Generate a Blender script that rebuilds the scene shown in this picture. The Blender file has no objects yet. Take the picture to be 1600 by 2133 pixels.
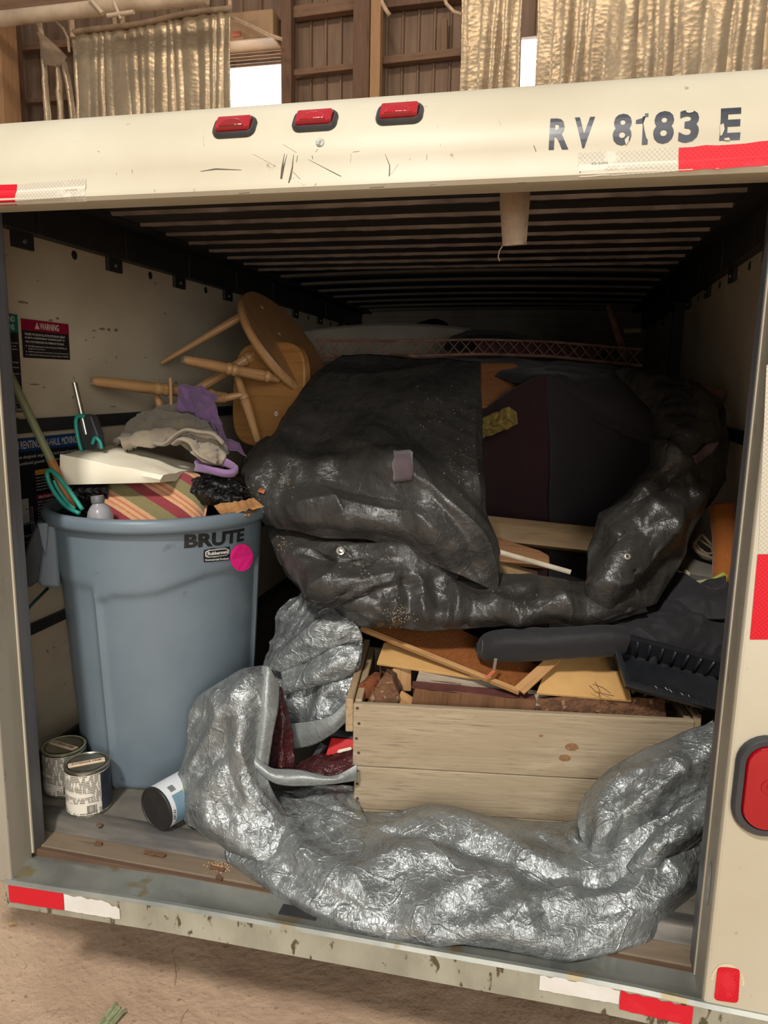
import bpy, bmesh, math, random
import numpy as np
from mathutils import Matrix, Vector, noise
random.seed(7); RS = np.random.RandomState(11)
sc = bpy.context.scene
COL = sc.collection
V = Vector
# ------------------------------------------------------------------ camera
F = 1528.0
CAMROT = np.array([[0.97251693, 0.05825484, -0.22542669],
                   [0.23209561, -0.16560335, 0.95849213],
                   [0.01850538, -0.98447037, -0.17457275]])
CAM = np.array([1.16781555, -1.36612147, 1.126355])
cd = bpy.data.cameras.new('camera'); cd.sensor_fit = 'HORIZONTAL'; cd.sensor_width = 36.0
cd.lens = F / 1600.0 * 36.0; cd.clip_start = 0.02; cd.clip_end = 200
cam = bpy.data.objects.new('camera', cd); COL.objects.link(cam); sc.camera = cam
_m = np.eye(4); _m[:3, 0] = CAMROT[:, 0]; _m[:3, 1] = -CAMROT[:, 1]; _m[:3, 2] = -CAMROT[:, 2]; _m[:3, 3] = CAM
cam.matrix_world = Matrix(_m.tolist())
# ------------------------------------------------------------------ light
sc.view_settings.view_transform = 'Standard'; sc.view_settings.look = 'None'
sc.view_settings.gamma = 1.0; sc.view_settings.use_curve_mapping = False
sc.view_settings.exposure = 0.0
w = bpy.data.worlds.new('barn_air'); sc.world = w; w.use_nodes = True
w.node_tree.nodes['Background'].inputs[0].default_value = (1.0, 0.945, 0.88, 1)
w.node_tree.nodes['Background'].inputs[1].default_value = 0.36
def lamp(name, loc, target, sx, sy, power, col):
    l = bpy.data.lights.new(name, 'AREA'); l.shape = 'RECTANGLE'; l.size = sx; l.size_y = sy
    l.energy = power; l.color = col
    o = bpy.data.objects.new(name, l); COL.objects.link(o); o.location = loc
    o.rotation_euler = (V(target) - V(loc)).to_track_quat('-Z', 'Y').to_euler()
    return o
lamp('barn_high_bay_lamp', (0.45, -3.5, 4.5), (0.7, 0.2, 0.4), 0.5, 0.5, 250, (1.0, 0.94, 0.87))
lamp('added_front_fill', (3.6, -6.6, 2.2), (0.3, 0.3, 1.1), 3.4, 3.2, 235, (1.0, 0.95, 0.88))  # added soft fill from front right, evens the interior and brightens the left wall
lamp('barn_strip_lamp', (-2.2, 3.2, 6.6), (-1.5, 6.5, 3.5), 2.4, 0.3, 60, (1.0, 0.84, 0.66))
lamp('barn_strip_lamp', (2.4, 3.0, 6.6), (2.2, 6.5, 3.5), 2.4, 0.3, 50, (1.0, 0.84, 0.66))
# ------------------------------------------------------------------ pixel helpers (1600 x 2133 frame)
def ray(px, py):
    return CAMROT @ np.array([(px - 800.0) / F, (py - 1066.5) / F, 1.0])
def at(px, py, y):
    d = ray(px, py); return V(CAM + d * ((y - CAM[1]) / d[1]))
def atz(px, py, z):
    d = ray(px, py); return V(CAM + d * ((z - CAM[2]) / d[2]))
def atx(px, py, x):
    d = ray(px, py); return V(CAM + d * ((x - CAM[0]) / d[0]))
# ------------------------------------------------------------------ materials
def nodes(name):
    m = bpy.data.materials.new(name); m.use_nodes = True
    nt = m.node_tree; return m, nt, nt.nodes['Principled BSDF']
def N(nt, t, **kw):
    n = nt.nodes.new(t)
    for k, v in kw.items():
        if k.startswith('i_'):
            n.inputs[k[2:].replace('_', ' ')].default_value = v
        else: setattr(n, k, v)
    return n
def L(nt, a, b): nt.links.new(a, b)
def rgba(c): return (c[0], c[1], c[2], 1.0)
def srgb(r, g, b):
    f = lambda v: (v / 255 / 12.92) if v / 255 <= 0.04045 else ((v / 255 + 0.055) / 1.055) ** 2.4
    return (f(r), f(g), f(b))
def coords(nt, stretch=(1, 1, 1), kind='Object'):
    tc = N(nt, 'ShaderNodeTexCoord'); mp = N(nt, 'ShaderNodeMapping')
    mp.inputs['Scale'].default_value = stretch
    L(nt, tc.outputs[kind], mp.inputs['Vector']); return mp.outputs[0]
def ramp(nt, src, p0, p1, c0=(0, 0, 0), c1=(1, 1, 1)):
    r = N(nt, 'ShaderNodeValToRGB'); e = r.color_ramp.elements
    e[0].position = p0; e[1].position = p1; e[0].color = rgba(c0); e[1].color = rgba(c1)
    L(nt, src, r.inputs[0]); return r.outputs[0]
def mixc(nt, fac, a, b, mode='MIX'):
    m = N(nt, 'ShaderNodeMix', data_type='RGBA', blend_type=mode)
    if isinstance(fac, (int, float)): m.inputs[0].default_value = fac
    else: L(nt, fac, m.inputs[0])
    for i, c in ((6, a), (7, b)):
        if isinstance(c, (tuple, list)): m.inputs[i].default_value = rgba(c)
        else: L(nt, c, m.inputs[i])
    return m.outputs[2]
def noise_t(nt, vec, scale, detail=5, rough=0.55, dist=0.0):
    n = N(nt, 'ShaderNodeTexNoise'); n.inputs['Scale'].default_value = scale
    n.inputs['Detail'].default_value = detail; n.inputs['Roughness'].default_value = rough
    n.inputs['Distortion'].default_value = dist
    if vec is not None: L(nt, vec, n.inputs['Vector'])
    return n.outputs[0]
def voro(nt, vec, scale, feature='F1', rnd=1.0):
    n = N(nt, 'ShaderNodeTexVoronoi', feature=feature); n.inputs['Scale'].default_value = scale
    n.inputs['Randomness'].default_value = rnd
    L(nt, vec, n.inputs['Vector']); return n.outputs[0]
def bump(nt, bs, height, strength, dist=0.01, prev=None):
    b = N(nt, 'ShaderNodeBump'); b.inputs['Strength'].default_value = strength
    b.inputs['Distance'].default_value = dist; L(nt, height, b.inputs['Height'])
    if prev is not None: L(nt, prev, b.inputs['Normal'])
    if bs is not None: L(nt, b.outputs[0], bs.inputs['Normal'])
    return b.outputs[0]
def mat(name, c1, c2=None, rough=0.5, metal=0.0, vs=6, lo=0.35, hi=0.7, bmp=0.0, bsc=60, bd=0.004,
        stretch=(1, 1, 1), spec=0.5, coat=0.0, speck=None, speck_s=60, speck_t=0.68):
    m, nt, bs = nodes(name)
    bs.inputs['Roughness'].default_value = rough; bs.inputs['Metallic'].default_value = metal
    bs.inputs['Specular IOR Level'].default_value = spec; bs.inputs['Coat Weight'].default_value = coat
    vec = coords(nt, stretch)
    col = None
    if c2 is not None:
        col = mixc(nt, ramp(nt, noise_t(nt, vec, vs), lo, hi), c1, c2)
    if speck is not None:
        col = mixc(nt, ramp(nt, noise_t(nt, vec, speck_s, 3), speck_t, speck_t + 0.05), col if col is not None else c1, speck)
    if col is not None: L(nt, col, bs.inputs['Base Color'])
    else: bs.inputs['Base Color'].default_value = rgba(c1)
    if bmp: bump(nt, bs, noise_t(nt, vec, bsc, 6), bmp, bd)
    return m
def wood(name, c1, c2, grain=14, rough=0.65, axis=0, bmp=0.35, knots=False, c3=None):
    m, nt, bs = nodes(name); bs.inputs['Roughness'].default_value = rough
    st = [grain, grain, grain]; st[axis] = grain * 0.07
    vec = coords(nt, tuple(st))
    n1 = noise_t(nt, vec, 1.3, 7, 0.65, 0.6); n2 = noise_t(nt, vec, 6, 4, 0.6)
    col = mixc(nt, ramp(nt, n1, 0.32, 0.7), c1, c2)
    col = mixc(nt, ramp(nt, n2, 0.52, 0.75), col, tuple(0.62 * a for a in c2))
    v0 = coords(nt, (1, 1, 1))
    col = mixc(nt, ramp(nt, noise_t(nt, v0, 5, 4), 0.4, 0.75), col, c3 if c3 else tuple(0.8 * a for a in c1))
    if knots:
        kv = coords(nt, (3.2, 7.5, 7.5) if axis == 0 else (7.5, 3.2, 7.5))
        k = voro(nt, kv, 1.0, 'F1')
        col = mixc(nt, ramp(nt, k, 0.03, 0.10, (1, 1, 1), (0, 0, 0)), col, tuple(0.35 * a for a in c2))
    L(nt, col, bs.inputs['Base Color'])
    bump(nt, bs, n1, bmp, 0.004)
    return m
M = {}
M['cream'] = mat('cream_paint', srgb(196, 190, 170), srgb(176, 166, 142), rough=0.45, vs=2.2, lo=0.3, hi=0.8, spec=0.35,
                 speck=srgb(150, 132, 104), speck_s=38, speck_t=0.71, bmp=0.05, bsc=12)
M['jamb'] = mat('shaded_jamb_paint', srgb(158, 152, 138), srgb(132, 126, 112), rough=0.45, vs=3, stretch=(4, 4, .6), speck=srgb(95, 86, 72), speck_s=30)  # greyer than the cream: shade on the inward post faces put into the colour
M['wall'] = mat('cream_wall_paint', srgb(214, 202, 178), srgb(190, 176, 150), rough=0.55, vs=2.5, stretch=(1, 1, 1.5),
                speck=srgb(112, 96, 78), speck_s=17, speck_t=0.70, bmp=0.06, bsc=20)
M['black'] = mat('black_painted_steel', (0.02, 0.021, 0.023), (0.035, 0.034, 0.034), rough=0.5, vs=5)
M['galv'] = mat('galvanised_steel', srgb(174, 175, 166), srgb(130, 134, 130), rough=0.42, metal=0.65, vs=7, lo=0.3, hi=0.72,
                speck=srgb(150, 138, 110), speck_s=11, speck_t=0.6, bmp=0.06, bsc=14)
M['galvface'] = mat('dirty_galvanised_steel', srgb(180, 180, 164), srgb(144, 144, 128), rough=0.55, metal=0.3, vs=9,
                    speck=srgb(92, 84, 64), speck_s=42, speck_t=0.62, stretch=(1, 1, .5), bmp=0.08, bsc=30)
M['track'] = mat('door_track_steel', srgb(120, 120, 122), srgb(92, 92, 94), rough=0.45, metal=0.5, vs=4, stretch=(6, 6, .5))
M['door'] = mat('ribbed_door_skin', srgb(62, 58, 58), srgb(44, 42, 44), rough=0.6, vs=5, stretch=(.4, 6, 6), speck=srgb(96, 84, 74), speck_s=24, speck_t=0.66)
M['doorlip'] = mat('lit_door_slat_lip', srgb(168, 156, 146), srgb(116, 106, 100), rough=0.55, vs=9)  # pale against the door skin: light on the slat crests painted into the colour
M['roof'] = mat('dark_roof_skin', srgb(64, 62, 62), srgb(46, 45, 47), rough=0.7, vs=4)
M['bow'] = mat('roof_bow_metal', srgb(142, 134, 124), srgb(112, 104, 96), rough=0.55, vs=5)
M['front'] = mat('front_wall_paint', srgb(170, 160, 146), srgb(140, 130, 118), rough=0.6, vs=3)
M['floorp'] = mat('grey_worn_floor', srgb(126, 120, 108), srgb(96, 92, 86), rough=0.55, vs=9, speck=srgb(70, 62, 52), speck_s=18, bmp=0.1, bsc=30)
M['alu'] = mat('dull_floor_trim', srgb(78, 77, 76), srgb(120, 114, 104), rough=0.45, metal=0.4, vs=9, stretch=(.6, 3, 3))
M['sill'] = wood('worn_sill_wood', srgb(134, 118, 98), srgb(98, 82, 66), 22, 0.7, 0, 0.3)
M['red'] = None
def reflective(name, c, c2):
    m, nt, bs = nodes(name); bs.inputs['Roughness'].default_value = 0.5; bs.inputs['Specular IOR Level'].default_value = 0.3
    vec = coords(nt, (1, 1, 1))
    mp = N(nt, 'ShaderNodeMapping'); mp.inputs['Rotation'].default_value = (0, math.radians(45), 0); L(nt, vec, mp.inputs[0])
    br = N(nt, 'ShaderNodeTexVoronoi', feature='DISTANCE_TO_EDGE'); br.inputs['Scale'].default_value = 190; br.inputs['Randomness'].default_value = 0.0
    L(nt, mp.outputs[0], br.inputs['Vector'])
    g = ramp(nt, br.outputs[0], 0.04, 0.14, (1, 1, 1), (0, 0, 0))
    col = mixc(nt, g, c, c2)
    col = mixc(nt, ramp(nt, noise_t(nt, vec, 16, 4), 0.58, 0.64), col, c2)
    L(nt, col, bs.inputs['Base Color']); return m
M['red'] = reflective('red_reflective_tape', srgb(194, 3, 26), srgb(206, 38, 52))
M['white'] = reflective('white_reflective_tape', srgb(178, 170, 152), srgb(204, 198, 182))
M['plainwhite'] = mat('white_tape', srgb(226, 226, 222), srgb(206, 204, 196), rough=0.4, vs=8)
M['rubber'] = mat('black_rubber', (0.028, 0.03, 0.033), (0.05, 0.052, 0.055), rough=0.42, vs=12)
def lens_mat(name, c):
    m, nt, bs = nodes(name); bs.inputs['Base Color'].default_value = rgba(c); bs.inputs['Roughness'].default_value = 0.12
    bs.inputs['Coat Weight'].default_value = 0.8; bs.inputs['Coat Roughness'].default_value = 0.05
    bs.inputs['Subsurface Weight'].default_value = 0.0
    vec = coords(nt, (1, 1, 1))
    wv = N(nt, 'ShaderNodeTexWave'); wv.inputs['Scale'].default_value = 55; L(nt, vec, wv.inputs[0])
    bump(nt, bs, wv.outputs[0], 0.12, 0.002)
    return m
M['lens'] = lens_mat('red_lens', srgb(158, 3, 22))
M['lensdeep'] = lens_mat('deep_red_lens', srgb(130, 0, 8))
M['ink'] = mat('navy_vinyl', srgb(38, 42, 52), srgb(52, 56, 66), rough=0.35, vs=40)
M['scratch'] = mat('scratch_mark', srgb(98, 88, 70), srgb(66, 60, 48), rough=0.8, vs=60)
# ------------------------------------------------------------------ mesh helpers
WM = {}
def frame(p0, p1, up=(0, 0, 1)):
    """matrix with local x from p0 to p1, local z close to up, origin at p0"""
    x = (V(p1) - V(p0)); x.normalize(); z = V(up); z = z - x * z.dot(x)
    if z.length < 1e-5: z = V((1, 0, 0)) - x * x.x
    z.normalize(); y = z.cross(x)
    return Matrix(((x.x, y.x, z.x, p0[0]), (x.y, y.y, z.y, p0[1]), (x.z, y.z, z.z, p0[2]), (0, 0, 0, 1)))
def put(o, parent=None, M4=None):
    M4 = M4 if M4 is not None else Matrix.Identity(4)
    COL.objects.link(o)
    if parent is not None:
        o.parent = parent; o.matrix_basis = WM[parent.name].inverted() @ M4
    else: o.matrix_basis = M4
    WM[o.name] = M4
    return o
def tag(o, label=None, cat=None, group=None, kind=None):
    if label: o['label'] = label
    if cat: o['category'] = cat
    if group: o['group'] = group
    if kind: o['kind'] = kind
    return o
def thing(name, loc, label, cat, group=None):
    o = bpy.data.objects.new(name, None); o.empty_display_size = 0.05
    put(o, None, Matrix.Translation(V(loc))); return tag(o, label, cat, group)
class MB:
    def __init__(s): s.v = []; s.f = []; s.mi = []; s.cur = 0
    def add(s, vs, fs, m=None):
        b = len(s.v); s.v += [tuple(x) for x in vs]; s.f += [tuple(b + i for i in f) for f in fs]
        s.mi += [s.cur if m is None else m] * len(fs); return s
    def box(s, a, b, T=None, m=None):
        x0, y0, z0 = a; x1, y1, z1 = b
        vs = [V((x, y, z)) for x in (x0, x1) for y in (y0, y1) for z in (z0, z1)]
        if T is not None: vs = [T @ p for p in vs]
        return s.add(vs, [(0, 1, 3, 2), (4, 6, 7, 5), (0, 4, 5, 1), (2, 3, 7, 6), (0, 2, 6, 4), (1, 5, 7, 3)], m)
    def lathe(s, prof, n=32, T=None, cap=True, m=None, a0=0, a1=2 * math.pi):
        full = abs(a1 - a0 - 2 * math.pi) < 1e-6; k = n if full else n + 1
        vs = []
        for r, z in prof:
            for i in range(k):
                a = a0 + (a1 - a0) * i / n
                p = V((r * math.cos(a), r * math.sin(a), z)); vs.append(T @ p if T is not None else p)
        fs = []
        for j in range(len(prof) - 1):
            for i in range(n):
                i2 = (i + 1) % k
                fs.append((j * k + i, j * k + i2, (j + 1) * k + i2, (j + 1) * k + i))
        if cap and full:
            fs.append(tuple(range(k))[::-1]); b = (len(prof) - 1) * k; fs.append(tuple(range(b, b + k)))
        return s.add(vs, fs, m)
    def cyl(s, p0, p1, r0, r1=None, n=16, m=None):
        r1 = r0 if r1 is None else r1
        T = frame(p0, p1) @ Matrix.Rotation(math.pi / 2, 4, 'Y'); l = (V(p1) - V(p0)).length
        return s.lathe([(r0, 0), (r1, l)], n, T, True, m)
    def tube(s, pts, r, n=10, closed=False, m=None, sq=None):
        P = [V(p) for p in pts]; k = len(P); vs = []; fs = []
        up = None
        for i in range(k):
            t = (P[(i + 1) % k] - P[i - 1]) if closed else (P[min(i + 1, k - 1)] - P[max(i - 1, 0)])
            t.normalize()
            if up is None:
                up = V((0, 0, 1)) if abs(t.z) < 0.9 else V((1, 0, 0))
            up = up - t * up.dot(t); up.normalize(); sd = t.cross(up)
            rr = r[i] if isinstance(r, (list, tuple)) else r
            for j in range(n):
                a = 2 * math.pi * j / n
                q = (sq or (1, 1)); vs.append(P[i] + up * (math.cos(a) * rr * q[0]) + sd * (math.sin(a) * rr * q[1]))
        for i in range(k if closed else k - 1):
            for j in range(n):
                a = i * n + j; b = i * n + (j + 1) % n; i2 = (i + 1) % k
                fs.append((a, b, i2 * n + (j + 1) % n, i2 * n + j))
        if not closed: fs.append(tuple(range(n))[::-1]); fs.append(tuple(range((k - 1) * n, k * n)))
        return s.add(vs, fs, m)
    def prism(s, poly, z0, z1, T=None, m=None):
        k = len(poly); vs = [V((x, y, z0)) for x, y in poly] + [V((x, y, z1)) for x, y in poly]
        if T is not None: vs = [T @ p for p in vs]
        fs = [tuple(range(k))[::-1], tuple(range(k, 2 * k))] + [(i, (i + 1) % k, k + (i + 1) % k, k + i) for i in range(k)]
        return s.add(vs, fs, m)
    def extr(s, prof, x0, x1, closed=True, m=None):
        """profile in (y,z) extruded along x"""
        k = len(prof); vs = [V((x0, y, z)) for y, z in prof] + [V((x1, y, z)) for y, z in prof]
        fs = [(i, (i + 1) % k, k + (i + 1) % k, k + i) for i in range(k if closed else k - 1)]
        if closed: fs += [tuple(range(k))[::-1], tuple(range(k, 2 * k))]
        return s.add(vs, fs, m)
    def grid(s, G, m=None):
        nu, nv = G.shape[:2]
        idx = np.arange(nu * nv).reshape(nu, nv)
        fs = np.stack([idx[:-1, :-1], idx[1:, :-1], idx[1:, 1:], idx[:-1, 1:]], -1).reshape(-1, 4)
        return s.add(G.reshape(-1, 3).tolist(), fs.tolist(), m)
    def build(s, name, mats, parent=None, T=None, smooth=False, bevel=0, seg=2, solid=0, local=False, sub=0, fix=True):
        """vertices are world coordinates unless local=True (then T is the object matrix)"""
        me = bpy.data.meshes.new(name)
        if local: Mx = T if T is not None else Matrix.Identity(4); vs = s.v
        else:
            if T is not None: Mx = T
            elif parent is not None: Mx = WM[parent.name]
            else:
                A = np.array(s.v); Mx = Matrix.Translation(V(((A[:, 0].min() + A[:, 0].max()) / 2, (A[:, 1].min() + A[:, 1].max()) / 2, A[:, 2].min())))
            inv = Mx.inverted(); vs = [inv @ V(p) for p in s.v]
        me.from_pydata([tuple(p) for p in vs], [], s.f)
        mats = mats if isinstance(mats, (list, tuple)) else [mats]
        for mm in mats: me.materials.append(mm)
        if len(mats) > 1: me.polygons.foreach_set('material_index', s.mi)
        if fix:
            bm = bmesh.new(); bm.from_mesh(me); bmesh.ops.recalc_face_normals(bm, faces=bm.faces); bm.to_mesh(me); bm.free()
        if smooth:
            me.polygons.foreach_set('use_smooth', [True] * len(me.polygons))
            if smooth != 'all': me.set_sharp_from_angle(angle=math.radians(smooth if isinstance(smooth, (int, float)) and smooth > 1 else 38))
        me.update()
        o = bpy.data.objects.new(name, me)
        if bevel:
            b = o.modifiers.new('bevel', 'BEVEL'); b.width = bevel; b.segments = seg; b.limit_method = 'ANGLE'; b.angle_limit = math.radians(40)
        if solid:
            b = o.modifiers.new('thickness', 'SOLIDIFY'); b.thickness = solid; b.offset = -1
        if sub:
            b = o.modifiers.new('subdivision', 'SUBSURF'); b.levels = sub; b.render_levels = sub
        return put(o, parent, Mx)
def textmesh(body, size=1.0, sx=1.0, bold=0.0, align='LEFT', shear=0.0, slices=0):
    """flat text as (verts Nx2, faces)"""
    cu = bpy.data.curves.new('t', 'FONT'); cu.body = body; cu.size = size; cu.offset = bold * size; cu.align_x = align
    cu.resolution_u = 3; cu.shear = shear
    o = bpy.data.objects.new('t', cu); COL.objects.link(o)
    dg = bpy.context.evaluated_depsgraph_get(); me = bpy.data.meshes.new_from_object(o.evaluated_get(dg))
    if slices:
        bm = bmesh.new(); bm.from_mesh(me); ys = [v.co.y for v in bm.verts]
        for q in np.linspace(min(ys), max(ys), slices + 2)[1:-1]:
            bmesh.ops.bisect_plane(bm, geom=bm.verts[:] + bm.edges[:] + bm.faces[:], plane_co=(0, float(q), 0), plane_no=(0, 1, 0))
        bm.to_mesh(me); bm.free()
    vs = [(v.co.x * sx, v.co.y) for v in me.vertices]; fs = [tuple(p.vertices) for p in me.polygons]
    bpy.data.objects.remove(o); bpy.data.curves.remove(cu); bpy.data.meshes.remove(me)
    return vs, fs
def textbox(body, x0, x1, y0, y1, bold=0.0, shear=0.0, slices=0):
    """text stretched to fill a rectangle"""
    vs, fs = textmesh(body, 1.0, 1.0, bold, 'LEFT', shear, slices)
    A = np.array(vs); mn = A.min(0); mx = A.max(0)
    A = (A - mn) / (mx - mn) * np.array([x1 - x0, y1 - y0]) + np.array([x0, y0])
    return [tuple(a) for a in A], fs
def plank(name, p0, p1, wid, th, up, m, parent=None, bevel=0.002, label=None, cat=None, group=None, rough=0.0, seed=0):
    """board whose top-centre line runs p0 -> p1; up is the normal of its broad face"""
    T = frame(p0, p1, up); l = (V(p1) - V(p0)).length
    b = MB()
    if rough:
        rs = np.random.RandomState(seed); n = 12
        for i in range(n + 1):
            pass
        vs = []
        for i in range(n + 1):
            x = l * i / n; j = lambda: rs.uniform(-rough, rough)
            ex = rs.uniform(-rough, rough) * 3 if i in (0, n) else 0
            vs += [(x + ex, -wid / 2 + j(), j() * .5), (x + ex * .4, wid / 2 + j(), j() * .5), (x + ex * .7, wid / 2 + j(), -th + j()), (x - ex * .3, -wid / 2 + j(), -th + j())]
        fs = [(0, 3, 2, 1), (4 * n, 4 * n + 1, 4 * n + 2, 4 * n + 3)]
        for i in range(n):
            a = 4 * i
            for k in range(4): fs.append((a + k, a + (k + 1) % 4, a + 4 + (k + 1) % 4, a + 4 + k))
        b.add(vs, fs)
    else: b.box((0, -wid / 2, -th), (l, wid / 2, 0))
    o = b.build(name, m, parent, T, local=True, bevel=bevel)
    return tag(o, label, cat, group)
# ================================================================== THE TRAILER
XL, XR = -0.215, 1.665      # inner wall planes
DL, DR = 0.0, 1.488         # door opening
YF = -0.085                 # rear face of the frame
FZ = 0.03                   # floor
LEN = 3.62
trailer = thing('cargo_trailer', (0.74, 1.8, -0.45), 'cream box trailer with open ribbed rear door, lettered RV 8183 E', 'trailer')
T_ = trailer
# header with rounded top
prof = [(0.0, 1.462), (-0.012, 1.452), (YF + 0.012, 1.448), (YF + .002, 1.4495), (YF - 0.004, 1.456), (YF - .003, 1.466), (YF, 1.472)]
cyc, czc, ea, eb = 0.12, 1.50, 0.205, 0.15
face0 = len(prof) - 1
for i in range(0, 25):
    t = math.pi / 2 * i / 24
    prof.append((cyc - ea * math.cos(t), czc + eb * math.sin(t)))
PROF = np.array(prof)
b = MB(); b.extr(prof + [(0.3, 1.65), (0.3, 1.636), (0.06, 1.63), (0.0, 1.60)], XL - 0.05, XR + 0.06)
header = b.build('header_panel', M['cream'], T_, smooth=35)
segl = np.linalg.norm(np.diff(PROF, axis=0), axis=1); ARC = np.concatenate([[0], np.cumsum(segl)])
def head_pos(s, off=0.0):
    s = min(max(s, 0), ARC[-1] - 1e-6); i = int(np.searchsorted(ARC, s, 'right') - 1); t = (s - ARC[i]) / segl[i]
    p = PROF[i] * (1 - t) + PROF[i + 1] * t; d = (PROF[i + 1] - PROF[i]) / segl[i]; n = np.array([-d[1], d[0]])
    return p + n * off
def head_hit(px, py):
    """pixel -> (x, arc length) on the header skin"""
    d = ray(px, py); best = None
    for i in range(2, len(PROF) - 1):
        a, b2 = PROF[i], PROF[i + 1]; e = b2 - a
        A = np.array([[d[1], -e[0]], [d[2], -e[1]]])
        try: t, u = np.linalg.solve(A, np.array([a[0] - CAM[1], a[1] - CAM[2]]))
        except Exception: continue
        if -1e-6 <= u <= 1 + 1e-6 and (best is None or t < best[0]): best = (t, CAM[0] + d[0] * t, ARC[i] + u * segl[i])
    if best is None:
        q = at(px, py, YF); return q.x, (ARC[3] if q.z < 1.5 else ARC[-6])
    return best[1], best[2]
def head_pt(x, s, off): p = head_pos(s, off); return (x, p[0], p[1])
def head_quad(name, corners, m, off=0.0008, parent=None, n=8, jag=0.0):
    """corner pixels TL,TR,BR,BL"""
    c = [np.array(head_hit(*q)) for q in corners]; G = np.zeros((n + 1, 5, 3)); rs = np.random.RandomState(3)
    for i in range(n + 1):
        for j in range(5):
            u, v = i / n, j / 4
            q = (c[0] * (1 - u) + c[1] * u) * (1 - v) + (c[3] * (1 - u) + c[2] * u) * v
            if jag and j in (0, 4): q = q + np.array([0, rs.uniform(-jag, jag)])
            G[i, j] = head_pt(q[0], q[1], off)
    bb = MB(); bb.grid(G); return bb.build(name, m, parent or T_, fix=False)
for o_, l_ in ((head_quad('reflective_tape', [(-30, 386), (36, 384), (36, 426), (-30, 429)], M['red']), 'red reflective strip at the header\'s left end'),
               (head_quad('reflective_tape', [(37, 384), (180, 373), (181, 419), (37, 426)], M['white'], jag=.0008), 'white reflective strip at the header\'s left end'),
               (head_quad('reflective_tape', [(1205, 319), (1413, 308), (1412, 356), (1206, 369)], M['white'], jag=.001), 'worn white reflective strip under the lettering'),
               (head_quad('reflective_tape', [(1414, 308), (1640, 291), (1640, 342), (1413, 357)], M['red'], jag=.0012), 'red reflective strip at the header\'s right end')):
    o_['label'] = l_
def head_text(body, px_bl, px_br, px_tl, m, off, bold=0.0, flip=False, name='lettering'):
    xa, sa = head_hit(*px_bl); xb, sb = head_hit(*px_br); _, st = head_hit(*px_tl)
    vs, fs = textbox(body, 0, 1, 0, 1, bold, 0.0, 14 if len(body) == 1 else 0)
    if flip: vs = [(1 - x, 1 - y) for x, y in vs]
    bb = MB(); bb.add([head_pt(xa + (xb - xa) * x, (sa + (sb - sa) * x) + (st - sa) * y, off) for x, y in vs], fs)
    o = bb.build(name, m, T_, fix=False); return o
for ch, bl, br, tl in (('R', (1143, 312), (1184, 311), (1147, 248)), ('V', (1194, 309), (1236, 246 + 62), (1191, 246)), ('8', (1275, 303), (1314, 303), (1279, 238)), 
                       ('8', (1359, 300), (1402, 299), (1362, 233)), ('3', (1412, 298), (1454, 296), (1414, 231)), ('E', (1498, 293), (1541, 291), (1501, 227))):
    o_ = head_text(ch, bl, br, tl, M['ink'], 0.0010, 0.034); o_['label'] = 'dark vinyl character %s' % ch
bb = MB(); P1 = [(1337, 301.5), (1349, 300.5), (1351, 237), (1344, 237.5), (1338, 247), (1325, 251), (1324.5, 258), (1339, 257)]
bb.add([head_pt(*head_hit(*p), .0012) for p in P1], [tuple(range(8))]); tag(bb.build('lettering', M['ink'], T_, fix=False), 'dark vinyl character 1')
for P1 in ([(1301, 292), (1306, 286), (1311, 284), (1309, 296), (1304, 303)], [(1499, 262), (1507, 258), (1509, 270), (1504, 282), (1500, 284)], [(1428, 231), (1446, 231), (1444, 235), (1436, 237), (1430, 236)], [(1508, 289), (1518, 287), (1521, 293), (1509, 293)], [(1339, 242), (1343, 240), (1344, 243), (1340, 245)]):
    bb = MB(); bb.add([head_pt(*head_hit(*p), .0019) for p in P1], [tuple(range(len(P1)))]); bb.build('paint_chip', M['cream'], header, fix=False)
for ch, q in (('DOT-C2', [(1232, 344), (1266, 342), (1232, 339.5)]), ('DOT-C2', [(138, 398), (160, 397), (138, 394)])):
    head_text(ch, *q, M['scratch'], 0.0014, 0.0, True, 'tape_print')
def head_stroke(pts, wpx, name='scratch', m=None):
    c = [head_hit(*p) for p in pts]; bb = MB(); vs = []; k = len(c)
    for i, (x, s) in enumerate(c):
        a, b2 = c[max(i - 1, 0)], c[min(i + 1, k - 1)]; dx, ds = b2[0] - a[0], b2[1] - a[1]; ln = math.hypot(dx, ds) or 1
        wv = wpx * 0.0012 * (0.25 if i in (0, k - 1) else 1)
        vs += [head_pt(x - ds / ln * wv, s + dx / ln * wv, .0006), head_pt(x + ds / ln * wv, s - dx / ln * wv, .0006)]
    bb.add(vs, [(2 * i, 2 * i + 2, 2 * i + 3, 2 * i + 1) for i in range(k - 1)])
    return bb.build(name, m or M['scratch'], header, fix=False)
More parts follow.
